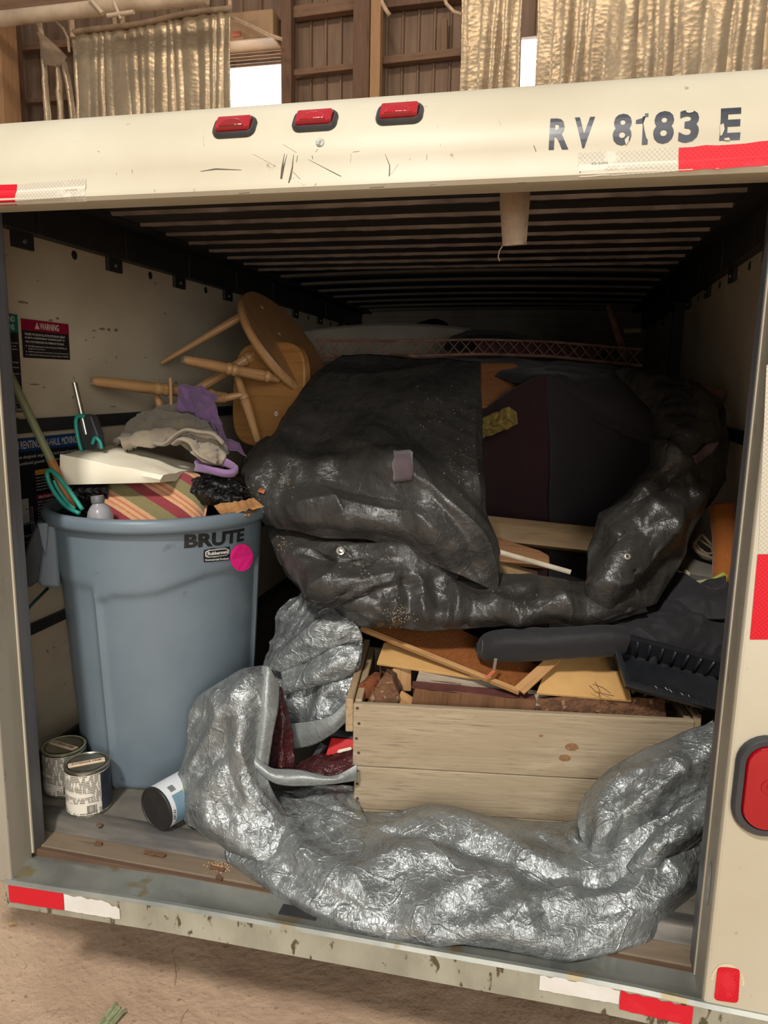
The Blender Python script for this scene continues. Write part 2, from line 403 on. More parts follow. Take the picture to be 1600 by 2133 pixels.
for pts, w_ in (([(593, 320), (588, 350), (581, 400)], 1.2), ([(598, 322), (592, 345), (587, 372), (581, 398)], .8), ([(612, 322), (609, 350), (602, 380), (597, 402)], 1.0),
                ([(611, 358), (626, 374)], .7), ([(620, 324), (618, 338)], 1.4), ([(622, 378), (616, 398)], .8), ([(628, 382), (623, 396)], .8), ([(634, 384), (630, 392)], .8), ([(612, 370), (605, 395)], .7),
                ([(527, 321), (575, 347)], .5), ([(590, 301), (618, 318)], .5), ([(642, 332), (700, 362), (755, 390)], .45), ([(418, 357), (450, 352), (503, 354)], .9), ([(802, 320), (812, 345), (811, 366), (800, 385)], .6),
                ([(812, 366), (830, 342)], .5), ([(770, 391), (800, 389)], 1.4), ([(498, 403), (520, 401)], 1.4), ([(912, 262), (918, 305)], .5), ([(662, 310), (658, 317)], .8), ([(735, 317), (749, 315)], .7),
                ([(730, 340), (732, 320)], .4), ([(660, 382), (655, 387)], .9), ([(848, 168 + 40), (849, 219)], .5), ([(1078, 389), (1096, 387)], 1.0), ([(895, 385), (908, 384)], .6), ([(1112, 303), (1117, 316)], 1.6), ([(890, 322), (889, 334)], .8), ([(1040, 250), (1043, 262)], .4),
                ([(243, 360), (243, 364)], .8), ([(275, 353), (276, 361)], 1), ([(322, 394), (323, 400)], 1), ([(650, 324), (652, 331)], 1.8), ([(424, 282), (425, 306)], .4), ([(465, 394), (472, 404)], .7), ([(1205, 345), (1209, 357), (1207, 366)], .8)):
    head_stroke(pts, w_)
bb = MB(); xc_, s_ = head_hit(667, 297)
bb.add([head_pt(xc_ + .0075 * math.cos(a), s_ + .0075 * math.sin(a), .0016) for a in np.linspace(0, 2 * math.pi, 19)[:-1]], [tuple(range(18))])
tag(bb.build('plug', mat('worn_plug', srgb(170, 172, 160), srgb(110, 108, 96), rough=.6, vs=160, lo=.45, hi=.55), header, fix=False), 'round worn metal plug')
# three marker lights
def marker(cpx, cpy, idx):
    x, s = head_hit(cpx, cpy); p = head_pos(s); q = head_pos(s + 0.002); d = q - p; d /= np.linalg.norm(d)
    n = V((0, -d[1], d[0])); upv = V((0, d[0], d[1]))
    T = Matrix(((1, 0, 0, x), (0, upv.y, n.y, p[0]), (0, upv.z, n.z, p[1]), (0, 0, 0, 1)))
    def stad(wd, h, r, k=6):
        out = []
        for cx_, cy_, a0 in ((wd - r, h - r, 0), (-wd + r, h - r, 90), (-wd + r, -h + r, 180), (wd - r, -h + r, 270)):
            for i in range(k + 1):
                a = math.radians(a0 + 90 * i / k); out.append((cx_ + r * math.cos(a), cy_ + r * math.sin(a)))
        return out
    def ringloft(levels):
        bb = MB(); k = len(levels[0][0]); vs = []
        for poly, z in levels: vs += [(px_, py_, z(px_, py_) if callable(z) else z) for px_, py_ in poly]
        fs = []
        for j in range(len(levels) - 1):
            for i in range(k): fs.append((j * k + i, j * k + (i + 1) % k, (j + 1) * k + (i + 1) % k, (j + 1) * k + i))
        fs.append(tuple(range((len(levels) - 1) * k, len(levels) * k))); bb.add(vs, fs); return bb
    g = ringloft([(stad(.0405, .0225, .015), -.006), (stad(.0405, .0225, .015), .004), (stad(.038, .020, .013), .008), (stad(.034, .017, .008), .0075), (stad(.033, .016, .007), .002)])
    go = g.build('marker_light', M['rubber'], T_, T, smooth=45, local=True); go['label'] = 'red clearance light in black rubber surround'
    dome = lambda x_, y_: .013 - 0.22 * y_ * y_ / .014
    gl = ringloft([(stad(.0325, .0158, .004), .0), (stad(.0325, .0158, .004), .0095), (stad(.031, .0145, .003), .0135), (stad(.015, .006, .003), .0150)])
    gl.build('lens', M['lens'], go, T, smooth=50, local=True)
    hb = MB(); pts = [(.023 * math.cos(a), -.0145 + .019 * math.sin(a)) for a in np.linspace(0, math.pi, 15)]
    hb.prism(pts, .006, .0175, T=None); hb.build('lens_dome', M['lensdeep'] if idx == 0 else M['lens'], go, T, local=True, bevel=.002, smooth=30)
for i, (a, c) in enumerate(((490, 267), (657, 254), (833, 240))): marker(a, c, i)
# rear corner posts
b = MB(); b.box((XL - .05, YF, -.03), (DL - .0, -.012, 1.463)); b.build('corner_post', M['jamb'], T_, bevel=.004)
b = MB(); b.box((DL - .004, -.014, 0.0), (DL + .003, -.008, 1.463)); b.build('jamb_edge', M['cream'], T_, bevel=.001)
b = MB(); b.extr([(0, 0)] * 3, 0, 1) if False else None
b = MB(); b.box((DL - .03, -.008, .0), (DL + .002, .032, 1.5)); b.build('door_track', M['track'], T_, bevel=.003)
b = MB(); b.box((DR, YF + .002, -.03), (XR + .06, -.002, 1.463)); rp = b.build('corner_post', M['cream'], T_, bevel=.006)
b = MB(); b.box((DR - .0008, YF + .012, -.028), (DR + .004, -.006, 1.46)); b.build('jamb_face', M['jamb'], T_, bevel=.0005)
b = MB(); b.box((DR - .003, -.006, .0), (DR + .002, .0, 1.46)); b.build('jamb_edge', M['cream'], T_, bevel=.001)
b = MB(); b.box((DR - .004, .0, .0), (DR + .03, .038, 1.5)); b.build('door_track', M['track'], T_, bevel=.003)
# latch dimple on the right jamb
b = MB(); c0 = V((DR - .0012, -.045, atx(1479, 1840, DR).z)); y0_ = atx(1479, 1840, DR).y
b.add([(DR - .0016, y0_ + .011 * math.cos(a), c0.z + .045 * math.sin(a)) for a in np.linspace(0, 2 * math.pi, 25)[:-1]], [tuple(range(24))])
b.build('latch_plate', mat('bare_steel', srgb(206, 206, 196), srgb(150, 150, 140), rough=.3, metal=.8, vs=30), rp)
# tail light and tape on the right post
def post_pt(px, py, y=YF + .001): return at(px, py, y)
def stadium(cx_, cz_, wd, h, n=14):
    r = wd; out = []
    for i in range(n + 1): a = math.pi * i / n; out.append((cx_ + r * math.cos(a), cz_ + (h - r) + r * math.sin(a)))
    for i in range(n + 1): a = math.pi + math.pi * i / n; out.append((cx_ + r * math.cos(a), cz_ - (h - r) + r * math.sin(a)))
    return out
tl = post_pt(1527, 1627); tcx, tcz = tl.x + .052, tl.z
def loft_y(levels):
    bb = MB(); k = len(levels[0][0]); vs = []
    for poly, y in levels: vs += [(x_, y, z_) for x_, z_ in poly]
    fs = [(j * k + i, j * k + (i + 1) % k, (j + 1) * k + (i + 1) % k, (j + 1) * k + i) for j in range(len(levels) - 1) for i in range(k)]
    fs.append(tuple(range((len(levels) - 1) * k, len(levels) * k))); bb.add(vs, fs); return bb
S_ = lambda wd, h: stadium(tcx, tcz, wd, h)
tlo = loft_y([(S_(.052, .092), YF + .004), (S_(.052, .092), YF - .006), (S_(.047, .087), YF - .012), (S_(.038, .078), YF - .011), (S_(.037, .077), YF - .002)]).build('tail_light', M['rubber'], T_, smooth=45)
tlo['label'] = 'oval red tail light in black rubber gasket'
loft_y([(S_(.0365, .0765), YF), (S_(.0365, .0765), YF - .010), (S_(.034, .074), YF - .015), (S_(.02, .055), YF - .018)]).build('lens', M['lens'], tlo, smooth=40)
bb = MB(); bb.lathe([(.017, 0), (.016, .0025), (.0135, .0025), (.013, .0005), (.008, .0005), (.0075, .002), (.002, .002)], 28, Matrix.Translation((tcx + .004, YF - .0178, tcz + .006)) @ Matrix.Rotation(math.pi / 2, 4, 'X')); bb.build('lens_ring', M['lens'], tlo, smooth=30)
def post_rect(corners, m, name='reflective_tape', off=.0012, r=0.0):
    P = [post_pt(*c) for c in corners]; bb = MB()
    poly = [(p.x, p.z) for p in P]
    if r:
        out = []; k = len(poly)
        for i in range(k):
            a, c, d = (V(poly[i - 1]), V(poly[i]), V(poly[(i + 1) % k])); u = (a - c).normalized() * r; v = (d - c).normalized() * r
            for t in np.linspace(0, 1, 5): q = (c + u) * (1 - t) ** 2 + c * 2 * t * (1 - t) + (c + v) * t * t; out.append((q.x, q.y))
        poly = out
    bb.add([(x_, YF + .002 - off, z_) for x_, z_ in poly], [tuple(range(len(poly)))]); return bb.build(name, m, T_)
tag(post_rect([(1578, 1155), (1660, 1155), (1660, 1332), (1562, 1332)], M['red']), 'red reflective strip above the tail light')
tag(post_rect([(1597, 760), (1680, 760), (1680, 1154), (1580, 1154)], M['white']), 'white reflective strip on the right post')
tag(post_rect([(1495, 2013), (1542, 2018), (1538, 2090), (1487, 2083)], M['red'], r=.009), 'small red reflector patch at the foot of the right post')
rr = post_pt(1520, 2030)
b = MB(); vs_ = [];
for i in range(24):
    a = math.pi * (0.0 + 1.0 * i / 23)
    for q in (.026, .022): vs_.append((rr.x - .002 + q * math.cos(a) * 1.1, YF + .0012, rr.z - .018 + q * 1.5 * math.sin(a)))
b.add(vs_, [(2 * i, 2 * i + 2, 2 * i + 3, 2 * i + 1) for i in range(23)])
b.build('rub_mark', mat('pale_rub_mark', srgb(214, 200, 166), srgb(198, 180, 146), rough=.5, vs=30), rp)
# bumper / rear sill, following the slight bow seen along its edge
xs = np.linspace(-0.015, 1.75, 15)
def bz(x): return float(np.interp(x, [0, .4, .78, 1.33, 1.5, 1.75], [-.021, -.002, .006, .018, .012, .01]))
bpts = []
G = []
for x in xs:
    z1 = bz(x); zz = z1 - .071
    G.append([(x, .002, min(0, z1 + .004)), (x, -.03, -.006), (x, -.072, z1 - .004), (x, -.079, z1 + .002), (x, YF - .001, z1 + .001), (x, YF - .006, z1 - .006), (x, YF - .004, z1 - .03), (x, YF - .004, zz + .004), (x, YF, zz), (x, -.02, zz), (x, .002, zz)])
b = MB(); A = np.array(G); b.grid(A)
k_ = A.shape[1]; b.add([tuple(p) for p in A[0]] + [tuple(p) for p in A[-1]], [tuple(range(k_)), tuple(range(k_, 2 * k_))])
nf = len(b.f); b.mi = [(1 if ((i % (k_ - 1)) in (5, 6, 7, 8)) else 0) for i in range(nf)]
bumper = b.build('rear_bumper', [M['galv'], M['galvface']], T_, smooth=40)
def bump_tape(p0, p1, m, seed, zt=(-.008, -.052), label=''):
    xa, xb = at(*p0, YF - .005).x, at(*p1, YF - .005).x; rs = np.random.RandomState(seed); bb = MB(); n = 16; vs = []
    for i in range(n + 1):
        x = xa + (xb - xa) * i / n; e = rs.uniform(0, .006) if seed % 2 else 0.0
        f_ = 1 - (.7 * max(0, (i - n * .7) / (n * .3)) if seed == 5 else 0)
        vs += [(x, YF - .0066, bz(x) + zt[0] - e - (.02 * (1 - f_))), (x, YF - .0066, bz(x) + zt[1] + rs.uniform(0, .002))]
    bb.add(vs, [(2 * i, 2 * i + 2, 2 * i + 3, 2 * i + 1) for i in range(n)]); o = bb.build('reflective_tape', m, bumper); o['label'] = label
bump_tape((18, 1845), (133, 1870), M['red'], 2, label='red reflective strip at the bumper\'s left end')
bump_tape((134, 1870), (250, 1895), M['plainwhite'], 5, label='torn white strip at the bumper\'s left end')
bump_tape((1122, 2080), (1287, 2110), M['plainwhite'], 3, (-.004, -.04), label='torn white strip near the bumper\'s right end')
bump_tape((1289, 2110), (1440, 2140), M['red'], 7, (-.006, -.05), label='torn red strip near the bumper\'s right end')
q0, q1 = atz(588, 1884, .003), atz(660, 1908, .003); b = MB(); b.box((q0.x, -.052, -.02), (q1.x, -.022, -.0005 + .0)); b.build('bumper_slot', M['black'], bumper)
# floor, trim, sill board
b = MB(); b.box((XL, .11, -.02), (XR, LEN, FZ)); b.build('floor_deck', M['floorp'], T_)
b = MB(); b.extr([(.125, FZ), (.125, FZ + .004), (.098, FZ + .004), (.086, FZ - .004), (.078, .006), (.072, 0), (.11, -.01)], XL, XR); b.build('floor_edge_trim', M['alu'], T_, smooth=40)
b = MB(); b.box((XL + .02, .016, -.02), (XR - .02, .074, .0015)); b.build('sill_board', M['sill'], T_, bevel=.003)
b = MB(); b.box((XL + .02, .0, -.02), (XR - .02, .0125, .001)); b.build('sill_strip', wood('dark_sill_strip', srgb(112, 84, 64), srgb(78, 58, 44), 22, .75, 0), T_, bevel=.002)
b = MB(); b.lathe([(.008, 0), (.007, .002), (.003, .0015)], 16, Matrix.Translation(atz(207, 1718, FZ + .004))); b.build('rivet', mat('rusty_rivet', srgb(110, 84, 64), srgb(90, 70, 54), rough=.6, vs=40), T_, smooth=30)
# walls
def wallx(name, x0, x1): bb = MB(); bb.box((x0, .0, -.03), (x1, LEN + .03, 1.63)); return bb.build(name, M['wall'], T_)
wl = wallx('side_wall', XL - .03, XL); wr = wallx('side_wall', XR, XR + .03)
b = MB(); b.box((XL - .03, LEN, -.03), (XR + .03, LEN + .03, 1.63)); fw = b.build('front_wall', M['front'], T_)
for i, (z0, z1) in enumerate(((1.50, 1.56), (1.435, 1.475), (1.25, 1.41), (1.0, 1.2))):
    b = MB(); b.box((XL, LEN - .015, z0), (XR, LEN, z1)); b.build('wall_rib', M['front'], fw, bevel=.004)
for i in range(6):
    b = MB(); x = .1 + i * .28; b.lathe([(.009, 0), (.008, .004), (.003, .007)], 10, Matrix.Translation((x, LEN - .015, 1.40)) @ Matrix.Rotation(math.pi / 2, 4, 'X')); b.build('rivet', M['black'], fw)
for sx, wl_ in ((1, wl), (-1, wr)):
    X0 = XL if sx > 0 else XR
    def bx(y0, y1, z0, z1, d0, d1, name, m, par, bev=.002):
        bb = MB(); xa, xb = X0 + sx * d0, X0 + sx * d1; bb.box((min(xa, xb), y0, z0), (max(xa, xb), y1, z1)); return bb.build(name, m, par, bevel=bev)
    rail = bx(.04, LEN, 1.487, 1.60, 0, .035, 'roof_rail', M['black'], T_)
    bx(.04, LEN, 1.578, 1.60, .035, .10, 'rail_flange', M['black'], rail)
    for i in range(8):
        yb = .349 + .4055 * i
        bx(yb - .038, yb + .038, 1.448, 1.492, 0, .012, 'bracket', M['black'], rail)
        bb = MB(); bb.lathe([(.006, 0), (.005, .004)], 10, Matrix.Translation((X0 + sx * .012, yb, 1.466)) @ Matrix.Rotation(sx * math.pi / 2, 4, 'Y')); bb.build('bolt', M['galv'], rail)
        bx(yb + .02, yb + .045, 1.488, 1.578, .035, .039, 'rail_joint', M['black'], rail, .001)
        if i < 7:
            bb = MB(); hx = X0 + sx * .0015; hy = yb + .218
            bb.add([(hx, hy + .013 * math.cos(a), 1.468 + .013 * math.sin(a)) for a in np.linspace(0, 2 * math.pi, 17)[:-1]], [tuple(range(16))])
            bb.build('wall_hole', M['black'], wl_)
    bx(.0, LEN, .975, 1.012, 0, .012, 'rub_rail', M['black'], wl_)
    bx(.0, LEN, .425, .455, 0, .012, 'rub_rail', M['black'], wl_)
    bx(.02, LEN, FZ - .01, FZ + .05, 0, .012, 'floor_rail', M['alu'], wl_)
bb = MB(); bb.box((XR - .045, 2.1, .9), (XR, 2.14, 1.487)); bb.build('wall_post', M['black'], wr)
# scuffs on the left wall
def wall_patch(pts, m, name='scuff', off=.0012):
    bb = MB(); P = [atx(px, py, XL) for px, py in pts]; bb.add([(XL + off, p.y, p.z) for p in P], [tuple(range(len(P)))]); return bb.build(name, m, wl)
M['scuff'] = mat('dark_scuff', srgb(120, 104, 86), srgb(160, 142, 118), rough=.7, vs=60)
for x, y, l, h in ((205, 684, 14, 4), (222, 685, 8, 5), (236, 686, 9, 5), (190, 688, 10, 2), (100, 666, 10, 4), (115, 662, 8, 4), (36, 628, 16, 4), (50, 630, 8, 3), (60, 800, 24, 2), (88, 806, 5, 3), (175, 708, 6, 2), (192, 702, 5, 2), (228, 846, 14, 2), (240, 743, 3, 4), (75, 585, 6, 1.5), (300, 744, 4, 2), (110, 700, 3, 2), (8, 530, 10, 2)):
    wall_patch([(x, y), (x + l * .6, y - h * .4), (x + l, y + 1), (x + l * .8, y + h), (x + l * .2, y + h * .8)], M['scuff'])
# overhead ribbed door rolled up along the roof
door = bpy.data.objects.new('roll_up_door', None); door.empty_display_size = .05; put(door, T_, Matrix.Translation((.74, .9, 1.58)))
SP = .152; ny = 10; y = .18
for i in range(ny):
    ya, yb = .16 + i * SP, .16 + (i + 1) * SP
    zz = 1.585
    pr = [(ya + .012, zz + .012), (ya + .012, zz), (yb - .026, zz + .004), (yb - .02, zz + .012)]
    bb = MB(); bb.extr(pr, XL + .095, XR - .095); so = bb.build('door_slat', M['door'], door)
    rs = np.random.RandomState(i); bb = MB(); vs = []
    n = 60; Gr = np.zeros((n + 1, 6, 3))
    for k in range(n + 1):
        x = XL + .095 + (XR - XL - .19) * k / n; j = rs.uniform(-.0012, .0012)
        for q, (dy, dz) in enumerate(((yb - .012, .006), (yb - .010, .002), (yb - .008, -.003), (yb - .003, -.004), (yb + .0, .0), (yb + .002, .006))):
            Gr[k, q] = (x, dy, zz + dz + (j if q in (2, 3) else 0))
    bb.grid(Gr); bb.build('slat_lip', M['doorlip'], so, fix=False)
# roof beyond the door
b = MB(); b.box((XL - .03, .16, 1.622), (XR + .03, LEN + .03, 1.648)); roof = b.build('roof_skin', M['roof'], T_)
for i in range(7):
    yb = 1.93 + i * .272
    G2 = np.zeros((25, 2, 3)); bb = MB()
    for k in range(25):
        x = XL + .03 + (XR - XL - .06) * k / 24; sag = .018 * (1 - ((x - .725) / .94) ** 2)
        G2[k, 0] = (x, yb, 1.598 + sag); G2[k, 1] = (x, yb + .045, 1.598 + sag)
    bb.grid(G2); bb.build('roof_bow', M['bow'], roof, solid=.012)
# tan pull strap hanging from the door
s0 = at(1041, 424, .22); s1 = at(1097, 424, .22); sb0 = at(1047, 512, .22); sb1 = at(1090, 509, .22)
rows = []
for t in np.linspace(0, 1, 10): rows.append([s0.lerp(sb0, t), s0.lerp(sb0, t).lerp(s1.lerp(sb1, t), .5) + V((0, -.003, 0)), s1.lerp(sb1, t)])
for t in np.linspace(1, 0, 8): rows.append([p + V((.005, .02 + .01 * t, .004)) for p in (s0.lerp(sb0, t), s0.lerp(s1, .5).lerp(sb0.lerp(sb1, .5), t), s1.lerp(sb1, t))])
for r_ in (rows[0], rows[-1]):
    pass
rows = [[p + V((0, 0, .09)) for p in rows[0]]] + rows + [[p + V((0, 0, .09)) for p in rows[-1]]]
b = MB(); b.grid(np.array([[tuple(p) for p in r_] for r_ in rows]))
M['strap'] = mat('tan_webbing', srgb(196, 176, 154), srgb(172, 150, 128), rough=.85, vs=30, bmp=.5, bsc=300, bd=.002)
st = b.build('pull_strap', M['strap'], T_, smooth=60, solid=.002)
tag(st, 'tan webbing strap')
tb = MB(); tb.tube([sb0, sb0 + V((-.006, -.002, -.01)), sb0 + V((-.008, 0, -.022)), sb0 + V((-.004, 0, -.03))], .0012, 6); tb.build('loose_thread', M['strap'], st)
# ================================================================== THE BARN
GZ = -0.45
M['sheet'] = mat('brown_metal_sheet', srgb(138, 112, 90), srgb(112, 88, 70), rough=.55, metal=.25, vs=3, stretch=(3, 3, .35))
M['timber'] = wood('barn_timber', srgb(128, 96, 74), srgb(96, 70, 54), 8, .75, 2)
M['timberx'] = wood('barn_girt_timber', srgb(146, 112, 86), srgb(110, 82, 62), 8, .75, 0)
M['paletimber'] = wood('pale_timber', srgb(186, 142, 100), srgb(158, 118, 82), 8, .7, 2)
M['tan'] = mat('tan_box_metal', srgb(178, 142, 104), srgb(150, 120, 90), rough=.5, vs=3)
M['rope'] = mat('pale_rope', srgb(206, 178, 146), srgb(170, 142, 116), rough=.85, vs=20)
M['steel'] = mat('pale_painted_steel', srgb(214, 192, 164), srgb(176, 152, 126), rough=.5, vs=3)
def dirtmat():
    m, nt, bs = nodes('packed_dirt'); bs.inputs['Roughness'].default_value = .95; bs.inputs['Specular IOR Level'].default_value = .15
    v = coords(nt); n1 = noise_t(nt, v, 3.5, 8, .6); n2 = noise_t(nt, v, 55, 5, .6)
    col = mixc(nt, ramp(nt, n1, .3, .75), srgb(178, 150, 126), srgb(204, 178, 152))
    col = mixc(nt, ramp(nt, n2, .62, .74), col, srgb(138, 112, 90))
    v2 = coords(nt, (1, 2.4, 1)); col = mixc(nt, ramp(nt, voro(nt, v2, 42), .05, .09, (1, 1, 1), (0, 0, 0)), col, srgb(96, 76, 58))
    L(nt, col, bs.inputs['Base Color'])
    p = bump(nt, None, n1, .5, .05); p = bump(nt, None, noise_t(nt, coords(nt, (1, 1.6, 1)), 14, 7, .6), .35, .010, p); bump(nt, bs, n2, .5, .004, p); return m
gx = np.linspace(-1.6, 2.6, 150); gy = np.linspace(-2.2, 1.8, 140)
G = np.zeros((150, 140, 3))
for i, x in enumerate(gx):
    for j, y in enumerate(gy):
        h = .012 * noise.fractal(V((x * 3, y * 3, 0)), 1, 2, 4) + .010 * noise.noise(V((x * 14 + y * 5, y * 4.0, 3))) * (1 if x < .35 else .5)
        G[i, j] = (x, y, GZ + h * (1 if 0 < i < 149 and 0 < j < 139 else 0))
b = MB(); b.grid(G)
X = [-14, -1.6, 2.6, 14]; Yy = [-10, -2.2, 1.8, 14]
for i in range(3):
    for j in range(3):
        if (i, j) != (1, 1): b.add([(X[i], Yy[j], GZ), (X[i + 1], Yy[j], GZ), (X[i + 1], Yy[j + 1], GZ), (X[i], Yy[j + 1], GZ)], [(0, 1, 2, 3)])
fl = b.build('floor', dirtmat(), None, smooth='all', T=Matrix.Translation((0, 0, GZ)))
tag(fl, 'brown packed dirt ground under the trailer', 'ground', kind='structure')
# back wall of ribbed metal sheets, girts and posts
WY = 8.0
wall = bpy.data.objects.new('wall_back', None); put(wall, None, Matrix.Translation((0, WY, GZ)))
tag(wall, 'brown ribbed metal barn wall with timber girts', 'wall', kind='structure')
def sheet(x0, x1, z0, z1, y=WY, n=3):
    pr = []; wv = (x1 - x0) / n
    for i in range(n):
        xa = x0 + wv * i
        pr += [(xa, 0), (xa + wv * .62, 0), (xa + wv * .68, -.03), (xa + wv * .78, -.03), (xa + wv * .84, 0)]
    pr.append((x1, 0))
    G = np.array([[(x, y + d, z) for z in (z0, z1)] for x, d in pr]); bb = MB(); bb.grid(G)
    return bb.build('metal_sheet', M['sheet'], wall, fix=False, solid=.003)
dl, dr_ = at(478, 140, WY).x, at(596, 140, WY).x; dtop = at(540, 95, WY).z
sl, sr_ = at(1085, 100, WY).x, at(1128, 100, WY).x; stop = at(1108, 78, WY).z
x = -8.4; spans = []
for lo_, hi_ in ((-9.0, dl), (dr_, sl), (sr_, 5.4)):
    n = max(1, round((hi_ - lo_) / .58)); wv = (hi_ - lo_) / n
    for i in range(n): sheet(lo_ + wv * i, lo_ + wv * (i + 1), GZ, 7.2)
sheet(dl, dr_, dtop, 7.2); sheet(sl, sr_, stop, 7.2, n=1)
def girt(p0, p1, wd, dp, m, name='girt', y=WY - .12):
    a, c = at(*p0, y), at(*p1, y); T = frame(a, c, (0, 0, 1)); bb = MB(); l = (c - a).length
    bb.box((0, -dp / 2, -wd / 2), (l, dp / 2, wd / 2)); return bb.build(name, m, wall, T, local=True, bevel=.006)
girt((600, 156), (742, 140), .07, .1, M['timberx']); girt((798, 129), (968, 110), .085, .1, M['timberx'])
girt((582, 34), (742, 12), .13, .12, M['timberx']); girt((798, 10), (968, -10), .12, .12, M['timber'])
girt((10, 104), (150, 92), .09, .1, M['timberx']); girt((30, 215), (160, 204), .06, .1, M['timberx'])
girt((926, 112), (926, 40), .07, .08, M['timberx'], 'stud')
def post(px, wd, dp, m, y):
    x = at(px, 120, y).x; bb = MB(); bb.box((-wd / 2, -dp / 2, 0), (wd / 2, dp / 2, 7.2 - GZ)); return bb.build('post', m, wall, Matrix.Translation((x, y, GZ)), local=True, bevel=.006)
post(756, .20, .16, M['timber'], WY - .25); post(784, .12, .12, M['paletimber'], WY - .36); post(600, .13, .14, M['timber'], WY - .2); post(22, .22, .2, M['timber'], WY - .4); post(-6, .35, .3, M['paletimber'], 7.0)
# overhead door with bright daylight outside
d1 = bpy.data.objects.new('door_1', None); put(d1, None, Matrix.Translation((at(540, 140, WY).x, WY, GZ)))
tag(d1, 'half open slatted barn door with white daylight outside', 'door', kind='structure')
bxl = at(400, 60, 7.8); bxr = at(580, 32, 7.8); zb = at(540, 95, 7.8).z
b = MB(); b.box((bxl.x, 7.62, zb), (bxr.x, 7.98, at(540, 36, 7.8).z)); b.build('door_hood', M['tan'], d1, bevel=.02)
z = dtop; zo = at(540, 139, WY).z; n = 6
for i in range(n):
    za = z + (zo - z) * i / n; zc = z + (zo - z) * (i + 1) / n
    b = MB(); b.box((dl - .3, WY - .02, zc + .006), (dr_, WY + .01, za)); b.build('door_slat', M['tan'] if i < n - 2 else M['sheet'], d1, bevel=.008)
sg0 = at(483, 76, 7.6); sg1 = at(500, 64, 7.6)
b = MB(); b.box((sg0.x, 7.60, sg0.z), (sg1.x, 7.617, sg1.z)); b.build('exit_sign', mat('faded_red_sign', srgb(206, 120, 96), srgb(190, 96, 76), rough=.5, vs=8), d1)
def emit(name, c, s):
    m, nt, bs = nodes(name); bs.inputs['Base Color'].default_value = (0, 0, 0, 1); bs.inputs['Emission Color'].default_value = rgba(c); bs.inputs['Emission Strength'].default_value = s; return m
M['sky'] = emit('daylight_outside', (1.0, .97, .92), 5.5)
b = MB(); b.box((dl - .6, WY + .5, GZ), (dr_ + .7, WY + .52, zo + 1.0)); tag(b.build('daylight', M['sky'], d1), 'white daylight outside the door')
d2 = bpy.data.objects.new('window_1', None); put(d2, None, Matrix.Translation((at(1108, 140, WY).x, WY, GZ)))
tag(d2, 'narrow bright opening between the two right foil curtains', 'opening', kind='structure')
b = MB(); b.box((sl - .3, WY + .5, GZ), (sr_ + .3, WY + .52, stop + .3)); tag(b.build('daylight', M['sky'], d2), 'white daylight outside the opening')
b = MB(); b.box((sl, WY - .05, at(1108, 80, WY).z), (sr_, WY + .02, stop)); b.build('window_head', M['sheet'], d2)
# quilted foil curtains
def foil():
    m, nt, bs = nodes('crinkled_foil_insulation'); bs.inputs['Metallic'].default_value = .55; bs.inputs['Roughness'].default_value = .33
    v = coords(nt); c = mixc(nt, ramp(nt, noise_t(nt, v, 2.2, 5), .35, .7), srgb(192, 172, 142), srgb(158, 138, 112)); L(nt, c, bs.inputs['Base Color'])
    p = bump(nt, None, voro(nt, coords(nt, (1, 1, 1.6)), 16, 'F1'), .22, .015); bump(nt, bs, noise_t(nt, v, 18, 4), .22, .01, p); return m
M['foil'] = foil()
M['hem'] = mat('beige_curtain_hem', srgb(168, 144, 118), srgb(140, 118, 96), rough=.8, vs=8)
def curtain(name, tl, tr, bottom, y, pleats, amp, label, seed, hem=True):
    a, c = at(*tl, y), at(*tr, y); rs = np.random.RandomState(seed); n = pleats * 8; nz = 26; G = np.zeros((n + 1, nz + 1, 3)); ph = rs.uniform(0, 1, pleats + 2)
    for i in range(n + 1):
        u = i / n; x = a.x + (c.x - a.x) * u; zt = a.z + (c.z - a.z) * u
        k = u * pleats; pk = k + .25 * math.sin(k * 1.7 + seed)
        prof_ = abs(((pk) % 1) - .5) * 2; prof_ = prof_ ** .6
        for j in range(nz + 1):
            v_ = j / nz; g = amp * (.35 + .65 * v_)
            G[i, j] = (x + .02 * math.sin(v_ * 5 + k), y - g * prof_ + .015 * noise.noise(V((x * 9, v_ * 14, seed))), zt * (1 - v_) + bottom * v_)
    t = thing(name, ((a.x + c.x) / 2, y, bottom), label, 'curtain', 'foil insulation curtains hanging in the barn')
    bb = MB(); bb.grid(G); bb.build('foil_sheet', M['foil'], t, smooth=50, fix=False, solid=.004)
    if hem:
        bb = MB(); bb.tube([(a.x + (c.x - a.x) * u, y - .02, a.z + (c.z - a.z) * u + .012 * math.sin(u * 9 + seed)) for u in np.linspace(-.01, 1.01, 24)], .03, 8); bb.build('hem', M['hem'], t, smooth='all')
    return t
cu1 = curtain('foil_curtain', (150, 72), (483, 18), 2.2, 6.6, 16, .05, 'wide foil curtain hung on ropes left of the bright doorway', 1)
curtain('foil_curtain', (962, -40), (1097, -48), 2.2, 6.4, 4, .07, 'narrow foil curtain left of the bright slit', 2, False)
curtain('foil_curtain', (1121, -40), (1700, -60), 2.2, 6.2, 12, .08, 'wide foil curtain at the far right above the trailer', 3, False)
for px, py, qx, qy in ((152, 78, 142, -30), (480, 18, 474, -60), (240, 55, 232, -40), (255, 52, 256, -40)):
    p = at(px, py, 6.58); q = at(qx, qy, 6.58); b = MB(); b.cyl(p, q, .022 if px > 200 else .03, n=8); b.build('hanging_rope', M['rope'], cu1, smooth=True)
